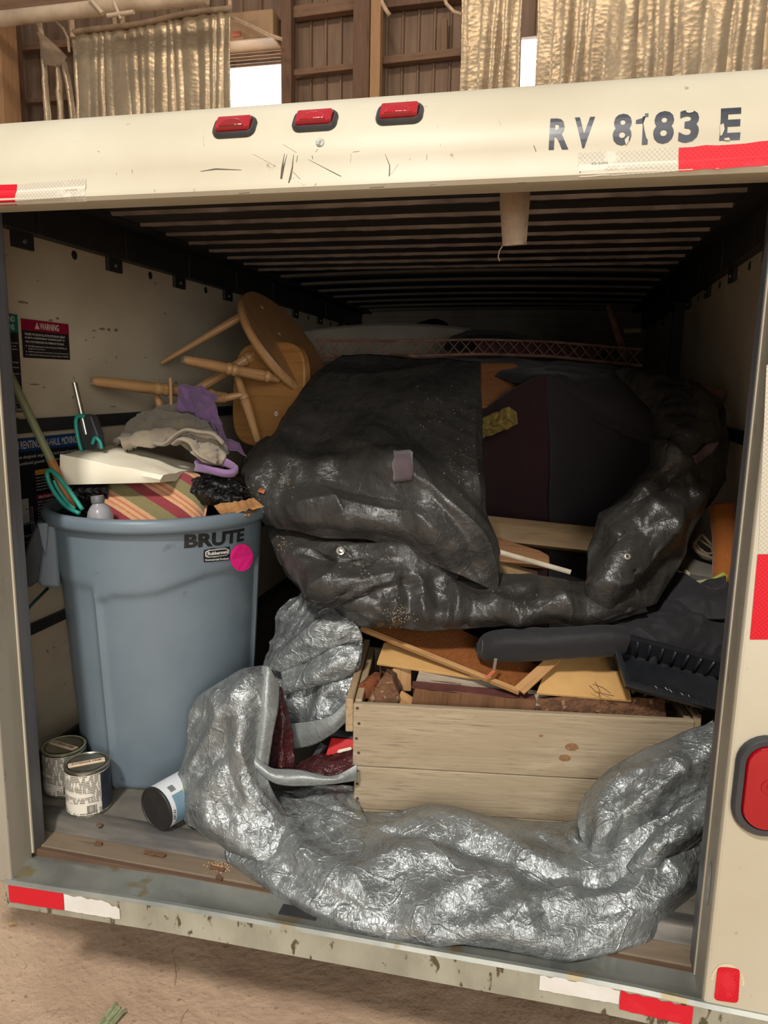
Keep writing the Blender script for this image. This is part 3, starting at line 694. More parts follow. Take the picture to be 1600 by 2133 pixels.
# torn foil strip with two legs
t = thing('foil_scrap', at(120, 250, 6.7), 'torn hanging foil scrap with two pale legs at far left', 'curtain', 'foil insulation curtains hanging in the barn')
def ribbon(pts, y, ths, m, nm, par, ampl=.03, seed=0):
    """pts: list of (xleft, xright, py)"""
    G = np.zeros((len(pts) * 4 - 3, 9, 3)); A = np.array(pts, float)
    for i in range(G.shape[0]):
        q = [np.interp(i / 4, range(len(pts)), A[:, k]) for k in range(3)]
        for j in range(9):
            p = at(q[0] + (q[1] - q[0]) * j / 8, q[2], y); G[i, j] = (p.x, y - ampl * math.sin(j / 8 * math.pi * 1.0) + .02 * noise.noise(V((p.x * 8, p.z * 6, seed))), p.z)
    bb = MB(); bb.grid(G); return bb.build(nm, m, par, smooth=50, fix=False, solid=.006)
ribbon([(80, 92, 72), (82, 118, 95), (84, 140, 118), (88, 132, 132), (90, 126, 142)], 6.7, 0, M['hem'], 'foil_sheet', t, .08, 1)
ribbon([(86, 99, 120), (88, 100, 170), (91, 106, 215), (93, 109, 300)], 6.68, 0, M['foil'], 'foil_leg', t, .05, 2)
ribbon([(118, 126, 138), (116, 130, 170), (119, 133, 215), (122, 138, 300)], 6.68, 0, M['foil'], 'foil_leg', t, .05, 3)
ribbon([(128, 140, 128), (132, 148, 165), (142, 156, 215), (150, 165, 300)], 6.74, 0, M['foil'], 'foil_leg', t, .05, 4)
b = MB(); b.cyl(at(88, 78, 6.68), at(66, -30, 6.68), .03, n=8); b.build('strap', M['rope'], t, smooth=True)
b = MB(); b.tube([at(*p, 6.68) for p in ((112, 40), (132, 60), (141, 78), (144, 108))], .014, 8); b.build('cord', M['rope'], t, smooth='all')
# conduits, beam and cable under the barn roof
a, c = at(-40, 44, 6.2), at(430, -8, 6.2)
b = MB(); b.cyl(a, c, .075, n=20); tag(b.build('ceiling_pipe', M['steel'], None, smooth=True), 'pale round pipe crossing the top left corner', 'pipe')
b = MB(); T = frame(at(-40, 24, 6.5), at(430, -30, 6.5)); b.box((0, -.06, -.06), (3.2, .06, .06)); tag(b.build('ceiling_beam', M['timberx'], None, T, local=True, bevel=.01), 'brown beam behind the pale pipe at top left', 'beam')
b = MB(); b.cyl(at(185, -5, 6.1), at(214, 28, 6.1), .022, n=10); tag(b.build('conduit', M['steel'], None, smooth=True), 'short slanted pale conduit below the pipe', 'pipe')
t = thing('cable_bracket', at(252, 30, 6.05), 'small pale bar bracket hanging above the left foil curtain', 'bracket')
b = MB(); b.cyl(at(224, 33, 6.05), at(279, 25, 6.05), .022, n=10); b.build('bar', M['steel'], t, smooth=True)
b = MB(); b.cyl(at(232, -10, 6.05), at(252, 40, 6.05), .016, n=8); b.build('hanger', M['steel'], t, smooth=True)
b = MB(); b.tube([at(*p, 6.0) for p in ((920, -20), (930, 8), (945, 24), (962, 31))], .016, 8); tag(b.build('hanging_cable', M['rope'], None, smooth='all'), 'pale looped cable beside the narrow foil curtain', 'cable')
b = MB(); b.tube([at(*p, 7.4) for p in ((482, 36), (520, 52), (560, 72), (588, 82))], .02, 8); tag(b.build('guy_wire', M['rope'], None, smooth='all'), 'slanted pale cord in front of the door hood', 'cord')
b = MB(); b.tube([at(*p, 6.9) for p in ((788, -20), (796, 6), (806, 24), (812, 32))], .022, 8); tag(b.build('hanging_cable', M['rope'], None, smooth='all'), 'short grey cable hanging beside the pale post', 'cable')
# ground litter
bs_t = thing('broom_bundle', atz(225, 2120, GZ), 'bundle of stiff pale green straws lying on the dirt', 'straw bundle')
M['gstraw'] = mat('pale_green_straw', srgb(172, 182, 142), srgb(132, 138, 98), rough=.7, vs=90)
p0 = atz(196, 2165, GZ + .012); p1 = atz(250, 2100, GZ + .012); ax = (p1 - p0).normalized(); sd = V((-ax.y, ax.x, 0))
for i in range(26):
    u = (i / 25 - .5); o0 = p0 + sd * u * .032 + V((0, 0, .004 * random.random())); l_ = (p1 - p0).length * random.uniform(.9, 1.06)
    o1 = o0 + (ax + sd * u * .10).normalized() * l_ + V((0, 0, .006 * random.random())); b = MB(); b.cyl(o0, o1, .0011, n=5); b.build('straw', M['gstraw'], bs_t)
b = MB(); lp = atz(22, 1925, GZ + .006); b.add([lp + V(q) for q in ((-.02, 0, 0), (0, .008, .004), (.02, .004, 0), (.012, -.008, .004), (-.008, -.01, 0))], [(0, 1, 2, 3, 4)])
tag(b.build('dry_leaf', mat('dry_leaf', srgb(206, 176, 120), srgb(170, 136, 86), rough=.8, vs=90), None, solid=.001), 'pale dry leaf on the dirt beyond the bumper', 'leaf')
for i, pts in enumerate((((360, 2000), (366, 2030), (362, 2050)), ((322, 2042), (345, 2050), (352, 2056)), ((390, 2100), (380, 2112), (374, 2130)))):
    b = MB(); b.tube([atz(px, py, GZ + .008) for px, py in pts], .0009, 5); tag(b.build('dry_grass_blade', M['rope'], None), ('curved thin dry grass blade on the shaded dirt', 'short pale dry grass blade on the shaded dirt', 'thin dry grass blade on the lit dirt near the straw bundle')[i], 'grass blade')
# ================================================================== cloth tools
CR, CDN, CF = V(CAMROT[:, 0]), V(CAMROT[:, 1]), V(CAMROT[:, 2])
def cdir(r, u, t): return (CR * r - CDN * u - CF * t).normalized()     # right, up, towards the viewer
def crom(P, n):
    """Catmull-Rom samples along axis 0"""
    P = np.asarray(P, float); k = len(P); Q = np.concatenate([[2 * P[0] - P[1]], P, [2 * P[-1] - P[-2]]]); out = []
    for i in range(n + 1):
        s = i / n * (k - 1); j = min(int(s), k - 2); t = s - j; a, b_, c, d = Q[j], Q[j + 1], Q[j + 2], Q[j + 3]
        out.append(.5 * (2 * b_ + (c - a) * t + (2 * a - 5 * b_ + 4 * c - d) * t * t + (3 * b_ - a - 3 * c + d) * t ** 3))
    return np.array(out)
def patch(rows, nu, nv):
    """rows of (px, py, y) control points -> surface grid"""
    k = max(len(r) for r in rows)
    A = np.array([[tuple(at(*p)) for p in r] for r in rows])
    A = crom(A, nu); A = crom(A.transpose(1, 0, 2), nv).transpose(1, 0, 2)
    return A
def normals(G):
    du = np.gradient(G, axis=0); dv = np.gradient(G, axis=1); n = np.cross(du, dv); n /= np.linalg.norm(n, axis=2, keepdims=True) + 1e-9
    s = np.sign(((CAM - G) * n).sum(2).mean()); return n * (s if s != 0 else 1)
def crumple(G, scale, amp, seed, stretch=None, tilt=.5, fade=0.0):
    """displace a surface with faceted creases: cells with random signs meeting in sharp folds"""
    rs = np.random.RandomState(seed); P = G.reshape(-1, 3).copy()
    if stretch is not None:
        d = np.array(stretch[0], float); d /= np.linalg.norm(d); P = P - np.outer(P @ d, d) * (1 - 1 / stretch[1])
    du = np.linalg.norm(np.diff(G, axis=0), axis=2).mean() * (G.shape[0] - 1); dv = np.linalg.norm(np.diff(G, axis=1), axis=2).mean() * (G.shape[1] - 1)
    m = int(min(900, max(6, du * dv / scale ** 2 / (stretch[1] if stretch is not None else 1))))
    S = P[rs.choice(len(P), m, replace=False)] + rs.normal(0, scale * .1, (m, 3))
    sg = rs.uniform(-1, 1, m); tv = rs.normal(0, 1, (m, 3)); h = np.zeros(len(P))
    for a in range(0, len(P), 8000):
        D = np.linalg.norm(P[a:a + 8000, None] - S[None], axis=2); i2 = np.argpartition(D, 1, axis=1)[:, :2]; dd = np.take_along_axis(D, i2, 1)
        o = np.argsort(dd, axis=1); i1 = np.take_along_axis(i2, o, 1)[:, 0]; dd = np.sort(dd, axis=1); e = np.clip((dd[:, 1] - dd[:, 0]) / scale, 0, 1.2)
        tl_ = ((P[a:a + 8000] - S[i1]) * tv[i1]).sum(1) / scale
        h[a:a + 8000] = sg[i1] * e + tilt * tl_ * np.minimum(e * 1.5, 1)
    h = h.reshape(G.shape[:2])
    if fade:
        u = np.linspace(0, 1, G.shape[0]); v = np.linspace(0, 1, G.shape[1]); f = np.minimum(1, np.minimum(u, 1 - u) / fade)[:, None] * np.minimum(1, np.minimum(v, 1 - v) / fade)[None]; h = h * f
    return G + normals(G) * (amp * h)[..., None]
def ridge(G, wl, amp, seed, d=(1, 0, 0), st=3.0, sharp=1.0, fade=0.0):
    """long sharp folds running along d"""
    d = np.array(d, float); d /= np.linalg.norm(d); P = G.reshape(-1, 3); W = (P - np.outer(P @ d, d) * (1 - 1 / st)) / wl + seed * 7.13
    W = W + .35 * np.sin(P[:, [1, 2, 0]] / wl * 1.7 + seed)
    h = np.array([noise.noise(V(p)) for p in W]); h = (1 - np.minimum(1, np.abs(h) * 2.2)) ** sharp + .6 * h
    h = h - h.mean()
    return G + normals(G) * (amp * h.reshape(G.shape[:2]))[..., None]
def softnoise(G, scale, amp, seed):
    h = np.array([noise.fractal(V(p) * (1 / scale) + V((seed * 3.1, 0, 0)), .8, 2.1, 3) for p in G.reshape(-1, 3)]).reshape(G.shape[:2]); return G + normals(G) * (amp * h)[..., None]
def drape(rows, nu, nv, levels, seed=0, soft=None):
    G = patch(rows, nu, nv)
    if soft: G = softnoise(G, soft[0], soft[1], seed)
    for i, lv in enumerate(levels):
        if lv[0] == 'r': G = ridge(G, lv[1], lv[2], seed + i * .37, *lv[3:]); continue
        G = crumple(G, lv[0], lv[1], seed * 10 + i, *(lv[2:] if len(lv) > 2 else ()))
    return G
def fabric(name, c1, c2, rough=.9, weave=500, vs=12, bmp=.4, sheen=.3):
    m, nt, bs = nodes(name); bs.inputs['Roughness'].default_value = rough; bs.inputs['Sheen Weight'].default_value = sheen; bs.inputs['Specular IOR Level'].default_value = .2
    v = coords(nt); n = noise_t(nt, v, weave, 2); c = mixc(nt, ramp(nt, noise_t(nt, v, vs, 5), .35, .7), c1, c2); c = mixc(nt, ramp(nt, n, .4, .65), c, tuple(.75 * q for q in c1))
    L(nt, c, bs.inputs['Base Color']); bump(nt, bs, n, bmp, .002); return m
def facets(nt, layers, prev=None):
    """normal tilted per random cell: flat crinkles with straight sharp borders"""
    if prev is None: prev = N(nt, 'ShaderNodeNewGeometry').outputs['Normal']
    for scale, k, st in layers:
        v = coords(nt, st); nz = N(nt, 'ShaderNodeTexNoise'); nz.inputs['Scale'].default_value = scale * .45; nz.inputs['Detail'].default_value = 1; L(nt, v, nz.inputs[0])
        mx = N(nt, 'ShaderNodeVectorMath', operation='MULTIPLY_ADD'); L(nt, nz.outputs['Color'], mx.inputs[0]); mx.inputs[1].default_value = (1.2 / scale,) * 3; L(nt, v, mx.inputs[2])
        vo = N(nt, 'ShaderNodeTexVoronoi'); vo.inputs['Scale'].default_value = scale; L(nt, mx.outputs[0], vo.inputs['Vector'])
        a = N(nt, 'ShaderNodeVectorMath', operation='SUBTRACT'); L(nt, vo.outputs['Color'], a.inputs[0]); a.inputs[1].default_value = (.5, .5, .5)
        b_ = N(nt, 'ShaderNodeVectorMath', operation='MULTIPLY_ADD'); L(nt, a.outputs[0], b_.inputs[0]); b_.inputs[1].default_value = (k, k, k); L(nt, prev, b_.inputs[2])
        c = N(nt, 'ShaderNodeVectorMath', operation='NORMALIZE'); L(nt, b_.outputs[0], c.inputs[0]); prev = c.outputs[0]
    return prev
def crease_h(nt, vec, scale, wdt=.06, detail=2, dist=.6):
    n = noise_t(nt, vec, scale, detail, .5, dist); a = N(nt, 'ShaderNodeMath', operation='SUBTRACT'); L(nt, n, a.inputs[0]); a.inputs[1].default_value = .5
    c = N(nt, 'ShaderNodeMath', operation='ABSOLUTE'); L(nt, a.outputs[0], c.inputs[0]); return ramp(nt, c.outputs[0], 0, wdt, (1, 1, 1), (0, 0, 0))
def plastic_film(name, c, rough=.25, sc=60, st=.5):
    m, nt, bs = nodes(name); bs.inputs['Base Color'].default_value = rgba(c); bs.inputs['Roughness'].default_value = rough
    v = coords(nt); p = bump(nt, None, voro(nt, v, sc), st, .01); bump(nt, bs, noise_t(nt, v, sc * 2.2, 4, .6, 1.0), st * .8, .006, p); return m
# ================================================================== GARBAGE CAN
CX, CY = .085, .475
def can_r(z): return .243 + (z - FZ) * (.283 - .243) / (.735 - FZ)
def can_hit(px, py, dr=0.0):
    d = ray(px, py); lo, hi = None, None
    for t in np.linspace(1.2, 2.6, 1401):
        p = CAM + d * t
        if math.hypot(p[0] - CX, p[1] - CY) < can_r(p[2]) + dr: return math.atan2(p[1] - CY, p[0] - CX), p[2]
    p = CAM + d * 2.0; return math.atan2(p[1] - CY, p[0] - CX), p[2]
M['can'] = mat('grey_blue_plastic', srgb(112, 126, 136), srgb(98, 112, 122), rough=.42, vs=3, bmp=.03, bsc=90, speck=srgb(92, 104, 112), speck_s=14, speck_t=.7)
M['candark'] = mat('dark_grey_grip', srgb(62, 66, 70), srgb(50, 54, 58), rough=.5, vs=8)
can = thing('garbage_can', (CX, CY, FZ), 'large grey round plastic garbage can filled with household clutter', 'garbage can')
th0, _ = can_hit(218, 1450); edge_pts = [(218, 1252), (232, 1243), (280, 1243), (330, 1236), (380, 1218), (430, 1200), (480, 1188), (545, 1180)]
ee = sorted([can_hit(*p) for p in edge_pts]); eth = [e[0] for e in ee]; ez = [e[1] for e in ee]
NT, NZ = 220, 90; G = np.zeros((NT + 1, NZ + 1, 3))
def sm(x, w): return 1 / (1 + math.exp(-max(-40, min(40, x / w))))
for i in range(NT + 1):
    th = -math.pi + 2 * math.pi * i / NT
    for j in range(NZ + 1):
        z = FZ + (.738 - FZ) * j / NZ; r = can_r(z)
        zt = float(np.interp(th, eth, ez)); inp = 1.0
        dth = th - th0
        if -2.7 < th < 0.2:
            rec = sm(zt - z, .004) * sm(dth, .012); r -= .010 * rec
            r += .006 * math.exp(-(dth / .022) ** 2) * sm(zt - z + .02, .01)            # vertical rib
            if dth < 0: r -= .008 * sm(.60 - z, .006) * sm(-dth - .03, .012)
        if z < FZ + .02: r -= .012 * (1 - (z - FZ) / .02) ** 2
        G[i, j] = (CX + r * math.cos(th), CY + r * math.sin(th), z)
b = MB(); b.grid(G); bt = NZ + 1
b.add([tuple(G[i, 0]) for i in range(NT)], [tuple(range(NT))])
b.build('body', M['can'], can, smooth=50)
b = MB(); b.lathe([(.272, .70), (.279, .72), (.284, .742), (.293, .748), (.302, .75), (.306, .76), (.306, .775), (.302, .783), (.294, .786), (.286, .783), (.281, .775), (.274, .70)], 120, Matrix.Translation((CX, CY, 0)), cap=False)
b.build('rim', M['can'], can, smooth='all')
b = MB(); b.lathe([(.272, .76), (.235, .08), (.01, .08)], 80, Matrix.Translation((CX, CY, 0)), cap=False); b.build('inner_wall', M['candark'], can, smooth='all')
# handle, flaring outwards on the wall side
HT = math.radians(213); er = V((math.cos(HT), math.sin(HT), 0)); et = V((-math.sin(HT), math.cos(HT), 0))
HM = Matrix(((er.x, et.x, 0, CX), (er.y, et.y, 0, CY), (0, 0, 1, 0), (0, 0, 0, 1)))
def hprof(pts, t0, t1, name, m, bev, par):
    bb = MB(); k = len(pts); vs = [(r, t0, z) for r, z in pts] + [(r, t1, z) for r, z in pts]
    bb.add(vs, [tuple(range(k))[::-1], tuple(range(k, 2 * k))] + [(i, (i + 1) % k, k + (i + 1) % k, k + i) for i in range(k)]); return bb.build(name, m, par, HM, local=True, bevel=bev, seg=3, smooth=40)
hd = hprof([(.262, .745), (.292, .75), (.298, .70), (.316, .60), (.310, .584), (.262, .578)], .05, .098, 'handle', M['can'], .008, can)
hprof([(.292, .757), (.308, .757), (.334, .70), (.366, .605), (.360, .588), (.335, .582), (.310, .60), (.292, .70)], -.10, .09, 'grip', M['candark'], .006, hd)
hprof([(.28, .755), (.306, .755), (.300, .70), (.292, .665), (.286, .70)], .096, .108, 'gusset', M['can'], .003, hd)
hd['label'] = 'flared side handle with dark grey grip'
HT2 = HT
# lettering and stickers on the can
def can_pt(th, z, off): r = can_r(z) + off; return (CX + r * math.cos(th), CY + r * math.sin(th), z)
def can_text(body, bl, br, tl, m, off, bold, name='lettering', par=can, sl=8):
    (ta, za), (tb, zb_), (tc_, zc_) = can_hit(*bl), can_hit(*br), can_hit(*tl); vs, fs = textbox(body, 0, 1, 0, 1, bold, 0, sl)
    bb = MB(); bb.add([can_pt(ta + (tb - ta) * x + (tc_ - ta) * y, za + (zb_ - za) * x + (zc_ - za) * y, off) for x, y in vs], fs); return bb.build(name, m, par, fix=False)
M['blackink'] = mat('black_ink', (.012, .012, .013), (.02, .02, .022), rough=.4, vs=50)
M['paperink'] = mat('pale_ink', srgb(216, 216, 210), rough=.5)
can_text('BRUTE', (383, 1142), (507, 1127), (384, 1113), M['blackink'], .0012, .045)['label'] = 'black word BRUTE'
def can_poly(pts, m, off, name, par=can):
    bb = MB(); P = [can_hit(*p) for p in pts]; bb.add([can_pt(t, z, off) for t, z in P], [tuple(range(len(P)))]); return bb.build(name, m, par, fix=False)
lp = can_poly([(424, 1146), (440, 1142), (460, 1140), (478, 1138), (478, 1152), (477, 1166), (460, 1168), (440, 1170), (424, 1171), (423, 1158)], M['blackink'], .0014, 'logo_plate'); lp['label'] = 'small black brand plate'
can_poly([(427, 1149), (434, 1145), (470, 1142), (476, 1145), (476, 1152), (470, 1157), (434, 1161), (427, 1159)], M['paperink'], .0024, 'logo_outline', lp)
can_poly([(429, 1150), (435, 1147), (469, 1143.5), (474.5, 1146), (474.5, 1151), (469, 1155.5), (435, 1159), (429, 1157)], M['blackink'], .0032, 'logo_field', lp)
can_text('Rubbermaid', (431, 1156.5), (473, 1152), (431, 1149), M['paperink'], .0042, .03, 'logo_lettering', lp, 0)
can_text('Commercial Products', (426, 1168), (475, 1164.5), (426, 1164), M['paperink'], .0030, .03, 'logo_lettering', lp, 0)
M['pink'] = mat('neon_pink_sticker', srgb(255, 40, 150), srgb(246, 30, 138), rough=.6, vs=20)
st_ = can_poly([(500.5 + 23.5 * math.cos(a), 1161 + 28.5 * math.sin(a)) for a in np.linspace(0, 2 * math.pi, 33)[:-1]], M['pink'], .0046, 'round_sticker'); st_['label'] = 'round neon pink sticker with a crease'
bb = MB(); bb.tube([can_pt(*can_hit(*p), .005) for p in ((508, 1133), (502, 1150), (496, 1170), (491, 1189))], .0006, 5); bb.build('sticker_crease', mat('pink_crease', srgb(170, 10, 90), rough=.7), st_)
# ================================================================== THINGS IN THE CAN
M['bagfilm'] = plastic_film('black_bag_film', (.008, .008, .009), .22, 70, .7)
def heap(rows, nu, nv, levels, seed, name, m, label, cat, soft=None, solid=.003, group=None, parent=None, smooth='all'):
    G = drape(rows, nu, nv, levels, seed, soft); bb = MB(); bb.grid(G); o = bb.build(name, m, parent, smooth=smooth, fix=False, solid=solid)
    if parent is None: tag(o, label, cat, group)
    return o
# black liner bag
heap([[(372, 985, .62), (420, 975, .64), (470, 972, .64), (508, 985, .62)], [(370, 1004, .52), (415, 990, .5), (465, 985, .5), (508, 1000, .5)], [(385, 1020, .45), (425, 1025, .42), (465, 1035, .42), (505, 1032, .44)], [(420, 1050, .44), (445, 1055, .43), (480, 1056, .43), (512, 1050, .45)]],
     60, 60, [(.05, .014), (.02, .006)], 3, 'garbage_bag', M['bagfilm'], 'crumpled shiny black bag at the right of the striped cushion', 'bag')
heap([[(122, 1000, .36), (170, 1006, .38), (225, 1010, .40)], [(128, 1022, .33), (175, 1018, .34), (225, 1016, .36)], [(140, 1050, .34), (180, 1055, .36), (225, 1060, .38)], [(160, 1085, .36), (185, 1090, .38), (225, 1095, .40)]],
     40, 40, [(.05, .012), (.02, .005)], 4, 'garbage_bag', M['bagfilm'], 'shiny black bag film tucked under the white paper packet', 'bag')
# white paper packet
pk = [at(125, 946, .30), at(340, 990, .36), at(420, 972, .60), at(262, 922, .66)]; pb = [at(130, 1010, .30), at(333, 1005, .36)]
dn = V((0, 0, -.058)); n_ = 14; G = np.zeros((n_ + 1, n_ + 1, 3)); G2 = np.zeros_like(G)
for i in range(n_ + 1):
    for j in range(n_ + 1):
        u, v_ = i / n_, j / n_; p = (pk[0] * (1 - u) + pk[1] * u) * (1 - v_) + (pk[3] * (1 - u) + pk[2] * u) * v_
        e = min(u, 1 - u, v_, 1 - v_); puff = .012 * min(1, e * 4) + .004 * noise.noise(V((u * 5, v_ * 5, 2)))
        G[i, j] = p + V((0, 0, puff)); d = (pb[0] - pk[0]) * (1 - u) + (pb[1] - pk[1]) * u; G2[i, j] = p + d * (1 - v_) + dn * v_ * .6 - V((0, 0, .0))
b = MB(); b.grid(G); b.grid(G2); m0 = n_ + 1
per = [(i, 0) for i in range(n_)] + [(n_, j) for j in range(n_)] + [(i, n_) for i in range(n_, 0, -1)] + [(0, j) for j in range(n_, 0, -1)]
idx = [i * m0 + j for i, j in per]; K = len(idx); off = m0 * m0
mid = []
for q in range(K):
    i, j = per[q]; a = V(G[i, j]); c = V(G2[i, j]); mid.append((a + c) * .5 + V((0, -.006 if j == 0 else .004, .004 * math.sin(q * .7))))
base = len(b.v); b.v += [tuple(p) for p in mid]
for q in range(K):
    q2 = (q + 1) % K; b.f += [(idx[q], idx[q2], base + q2, base + q), (base + q, base + q2, off + idx[q2], off + idx[q])]; b.mi += [0, 0]
M['paper'] = mat('cream_paper', srgb(238, 232, 210), srgb(224, 216, 192), rough=.7, vs=6, bmp=.25, bsc=9, bd=.01)
tag(b.build('paper_packet', M['paper'], None, smooth=40), 'cream white paper packet lying across the top of the can', 'packet')
# striped cushion
def stripes():
    m, nt, bs = nodes('striped_cushion_fabric'); bs.inputs['Roughness'].default_value = .9; bs.inputs['Sheen Weight'].default_value = .3; bs.inputs['Specular IOR Level'].default_value = .2
    v = coords(nt); mp = N(nt, 'ShaderNodeMapping'); mp.inputs['Rotation'].default_value = (0, 0, math.radians(-56)); mp.inputs['Scale'].default_value = (10, 10, 10); L(nt, v, mp.inputs[0])
    sx = N(nt, 'ShaderNodeSeparateXYZ'); L(nt, mp.outputs[0], sx.inputs[0]); fr = N(nt, 'ShaderNodeMath', operation='FRACT'); L(nt, sx.outputs[0], fr.inputs[0])
    r = N(nt, 'ShaderNodeValToRGB'); r.color_ramp.interpolation = 'CONSTANT'; e = r.color_ramp.elements
    cols = [(0, srgb(140, 58, 64)), (.27, srgb(204, 160, 120)), (.36, srgb(196, 126, 92)), (.42, srgb(206, 164, 124)), (.50, srgb(190, 120, 88)), (.56, srgb(200, 156, 118)), (.66, srgb(128, 120, 82))]
    e[0].position = 0; e[0].color = rgba(cols[0][1]); e[1].position = cols[1][0]; e[1].color = rgba(cols[1][1])
    for p_, c_ in cols[2:]: x_ = e.new(p_); x_.color = rgba(c_)
    L(nt, fr.outputs[0], r.inputs[0]); n = noise_t(nt, v, 420, 2); L(nt, mixc(nt, ramp(nt, n, .4, .7), r.outputs[0], mixc(nt, .3, r.outputs[0], (0, 0, 0))), bs.inputs['Base Color']); bump(nt, bs, n, .4, .002); return m
cu = at(312, 1055, .42); Tc = Matrix.Translation(cu); ux = (at(440, 1045, .44) - at(190, 1045, .36)).normalized(); uz = cdir(0, .55, .83); uz = (uz - ux * uz.dot(ux)).normalized(); uy = uz.cross(ux)
Tc = Matrix(((ux.x, uy.x, uz.x, cu.x), (ux.y, uy.y, uz.y, cu.y), (ux.z, uy.z, uz.z, cu.z), (0, 0, 0, 1)))
b = MB(); n_ = 30
for sgn in (1, -1):
    G = np.zeros((n_ + 1, n_ + 1, 3))
    for i in range(n_ + 1):
        for j in range(n_ + 1):
            u, v_ = i / n_ * 2 - 1, j / n_ * 2 - 1; e = max(0, (1 - u ** 4) * (1 - v_ ** 4)); pin = 1 - .06 * (1 - abs(u)) * 0
            G[i, j] = (u * .155 * (1 - .05 * v_ * v_), v_ * .115 * (1 - .05 * u * u), sgn * .045 * e ** .55 + .003 * noise.noise(V((u * 4, v_ * 4, sgn))))
    b.grid(G)
cuo = b.build('cushion', stripes(), None, Tc, smooth='all', local=True); tag(cuo, 'cushion with maroon, tan and olive diagonal stripes', 'cushion')
b = MB(); pp = []
for u, v_ in [(t, -1) for t in np.linspace(-1, 1, 12)] + [(1, t) for t in np.linspace(-1, 1, 12)] + [(t, 1) for t in np.linspace(1, -1, 12)] + [(-1, t) for t in np.linspace(1, -1, 12)]:
    pp.append(V((u * .155 * (1 - .05 * v_ * v_), v_ * .115 * (1 - .05 * u * u), 0)))
b.tube(pp, .0035, 8, closed=True); b.build('piping', mat('tan_piping', srgb(206, 150, 106), srgb(186, 126, 90), rough=.9, vs=60), cuo, Tc, smooth='all', local=True)
# clear bottle with grey cap
bt_ = at(222, 1080, .255); bt = thing('water_bottle', bt_ - V((0, 0, .17)), 'small clear bottle with a grey cap standing inside the can rim', 'bottle')
def glassy(name, c, rough, alpha):
    m, nt, bs = nodes(name); bs.inputs['Base Color'].default_value = rgba(c); bs.inputs['Roughness'].default_value = rough; bs.inputs['Transmission Weight'].default_value = alpha; bs.inputs['IOR'].default_value = 1.35; return m
axis = Matrix.Translation(bt_ - V((0, 0, .17))) @ Matrix.Rotation(math.radians(-6), 4, 'Y')
b = MB(); b.lathe([(.030, 0), (.032, .01), (.032, .15), (.0315, .178), (.028, .19), (.022, .200), (.0145, .208), (.0135, .214)], 28, axis); b.build('body', glassy('cloudy_clear_plastic', srgb(200, 198, 206), .25, .55), bt, smooth='all')
b = MB(); b.lathe([(.0155, .210), (.0165, .212), (.0165, .224), (.0155, .228), (.004, .229)], 24, axis); b.build('cap', mat('grey_cap', srgb(104, 106, 108), rough=.4), bt, smooth=40)
# green pole with wooden lower grip
def rod(name, p0, p1, r0, m, label, cat, r1=None, extra=None):
    t = thing(name, V(p1), label, cat); bb = MB(); bb.cyl(p0, p1, r0, r1, 18); bb.build('shaft', m, t, smooth=40); return t
M['greenpole'] = mat('pale_green_pole', srgb(136, 142, 104), srgb(116, 124, 88), rough=.5, vs=10, stretch=(1, 1, .4))
M['orangewood'] = wood('orange_wood', srgb(178, 120, 66), srgb(142, 88, 44), 20, .6, 2)
gp0, gp1 = at(18, 776, .232), at(108, 962, .272); gp2 = at(150, 1060, .275)
gp = rod('broom_pole', gp0, gp1, .0105, M['greenpole'], 'pale green pole leaning out of the can against the wall', 'pole')
b = MB(); b.cyl(gp1 + (gp1 - gp0) * -.02, gp2, .0115, .0115, 16); b.build('wooden_grip', M['orangewood'], gp, smooth=40)
M['teal'] = mat('teal_plastic', srgb(40, 150, 132), srgb(32, 128, 116), rough=.4, vs=12)
th = thing('plastic_hanger', at(140, 1050, .25), 'bright teal plastic loop hooked over the can rim', 'hanger')
lo1 = [at(px, py, .245) for px, py in ((166, 1070), (140, 1056), (118, 1032), (104, 1008), (98, 990), (100, 981), (108, 981), (120, 992), (132, 1006), (150, 1030), (172, 1062))]
b = MB(); b.tube(crom(np.array([tuple(p) for p in lo1]), 50), .0058, 10); b.build('outer_loop', M['teal'], th, smooth='all')
lo2 = [at(px, py, .25) for px, py in ((112, 1000), (117, 1012), (128, 1030), (142, 1048), (156, 1060))]
b = MB(); b.tube(crom(np.array([tuple(p) for p in lo2]), 24), .004, 10); b.build('inner_rib', M['teal'], th, smooth='all')
# metal pole with a black and teal head
mp0, mp1 = at(155, 797, .40), at(180, 905, .40)
mt = thing('metal_pole_tool', at(185, 940, .40), 'thin silver pole with a black and teal head behind the packet', 'tool')
b = MB(); b.cyl(mp0, mp1, .0075, n=16); b.build('pole', mat('brushed_metal', srgb(190, 182, 170), srgb(150, 142, 132), rough=.3, metal=.8, vs=20), mt, smooth=40)
hp = [at(px, py, .41) for px, py in ((168, 935), (166, 895), (172, 872), (184, 862), (197, 866), (202, 880), (211, 905), (214, 935))]
Tm = Matrix.Translation((0, 0, 0)); nrm = V((0, -.03, 0)); b = MB(); k = len(hp); b.add([p + nrm * .5 for p in hp] + [p - nrm * .5 for p in hp], [tuple(range(k)), tuple(range(k, 2 * k))[::-1]] + [(i, (i + 1) % k, k + (i + 1) % k, k + i) for i in range(k)]); b.build('head', M['rubber'], mt, bevel=.004)
b = MB(); b.tube(crom(np.array([tuple(at(px, py, .385)) for px, py in ((170, 940), (163, 915), (158, 885), (160, 870), (170, 866), (176, 868))]), 24), .0055, 8); b.build('teal_guard', M['teal'], mt, smooth='all')
b = MB(); b.tube(crom(np.array([tuple(at(px, py, .385)) for px, py in ((192, 925), (198, 912), (208, 920), (212, 935))]), 16), .005, 8); b.build('teal_guard', M['teal'], mt, smooth='all')
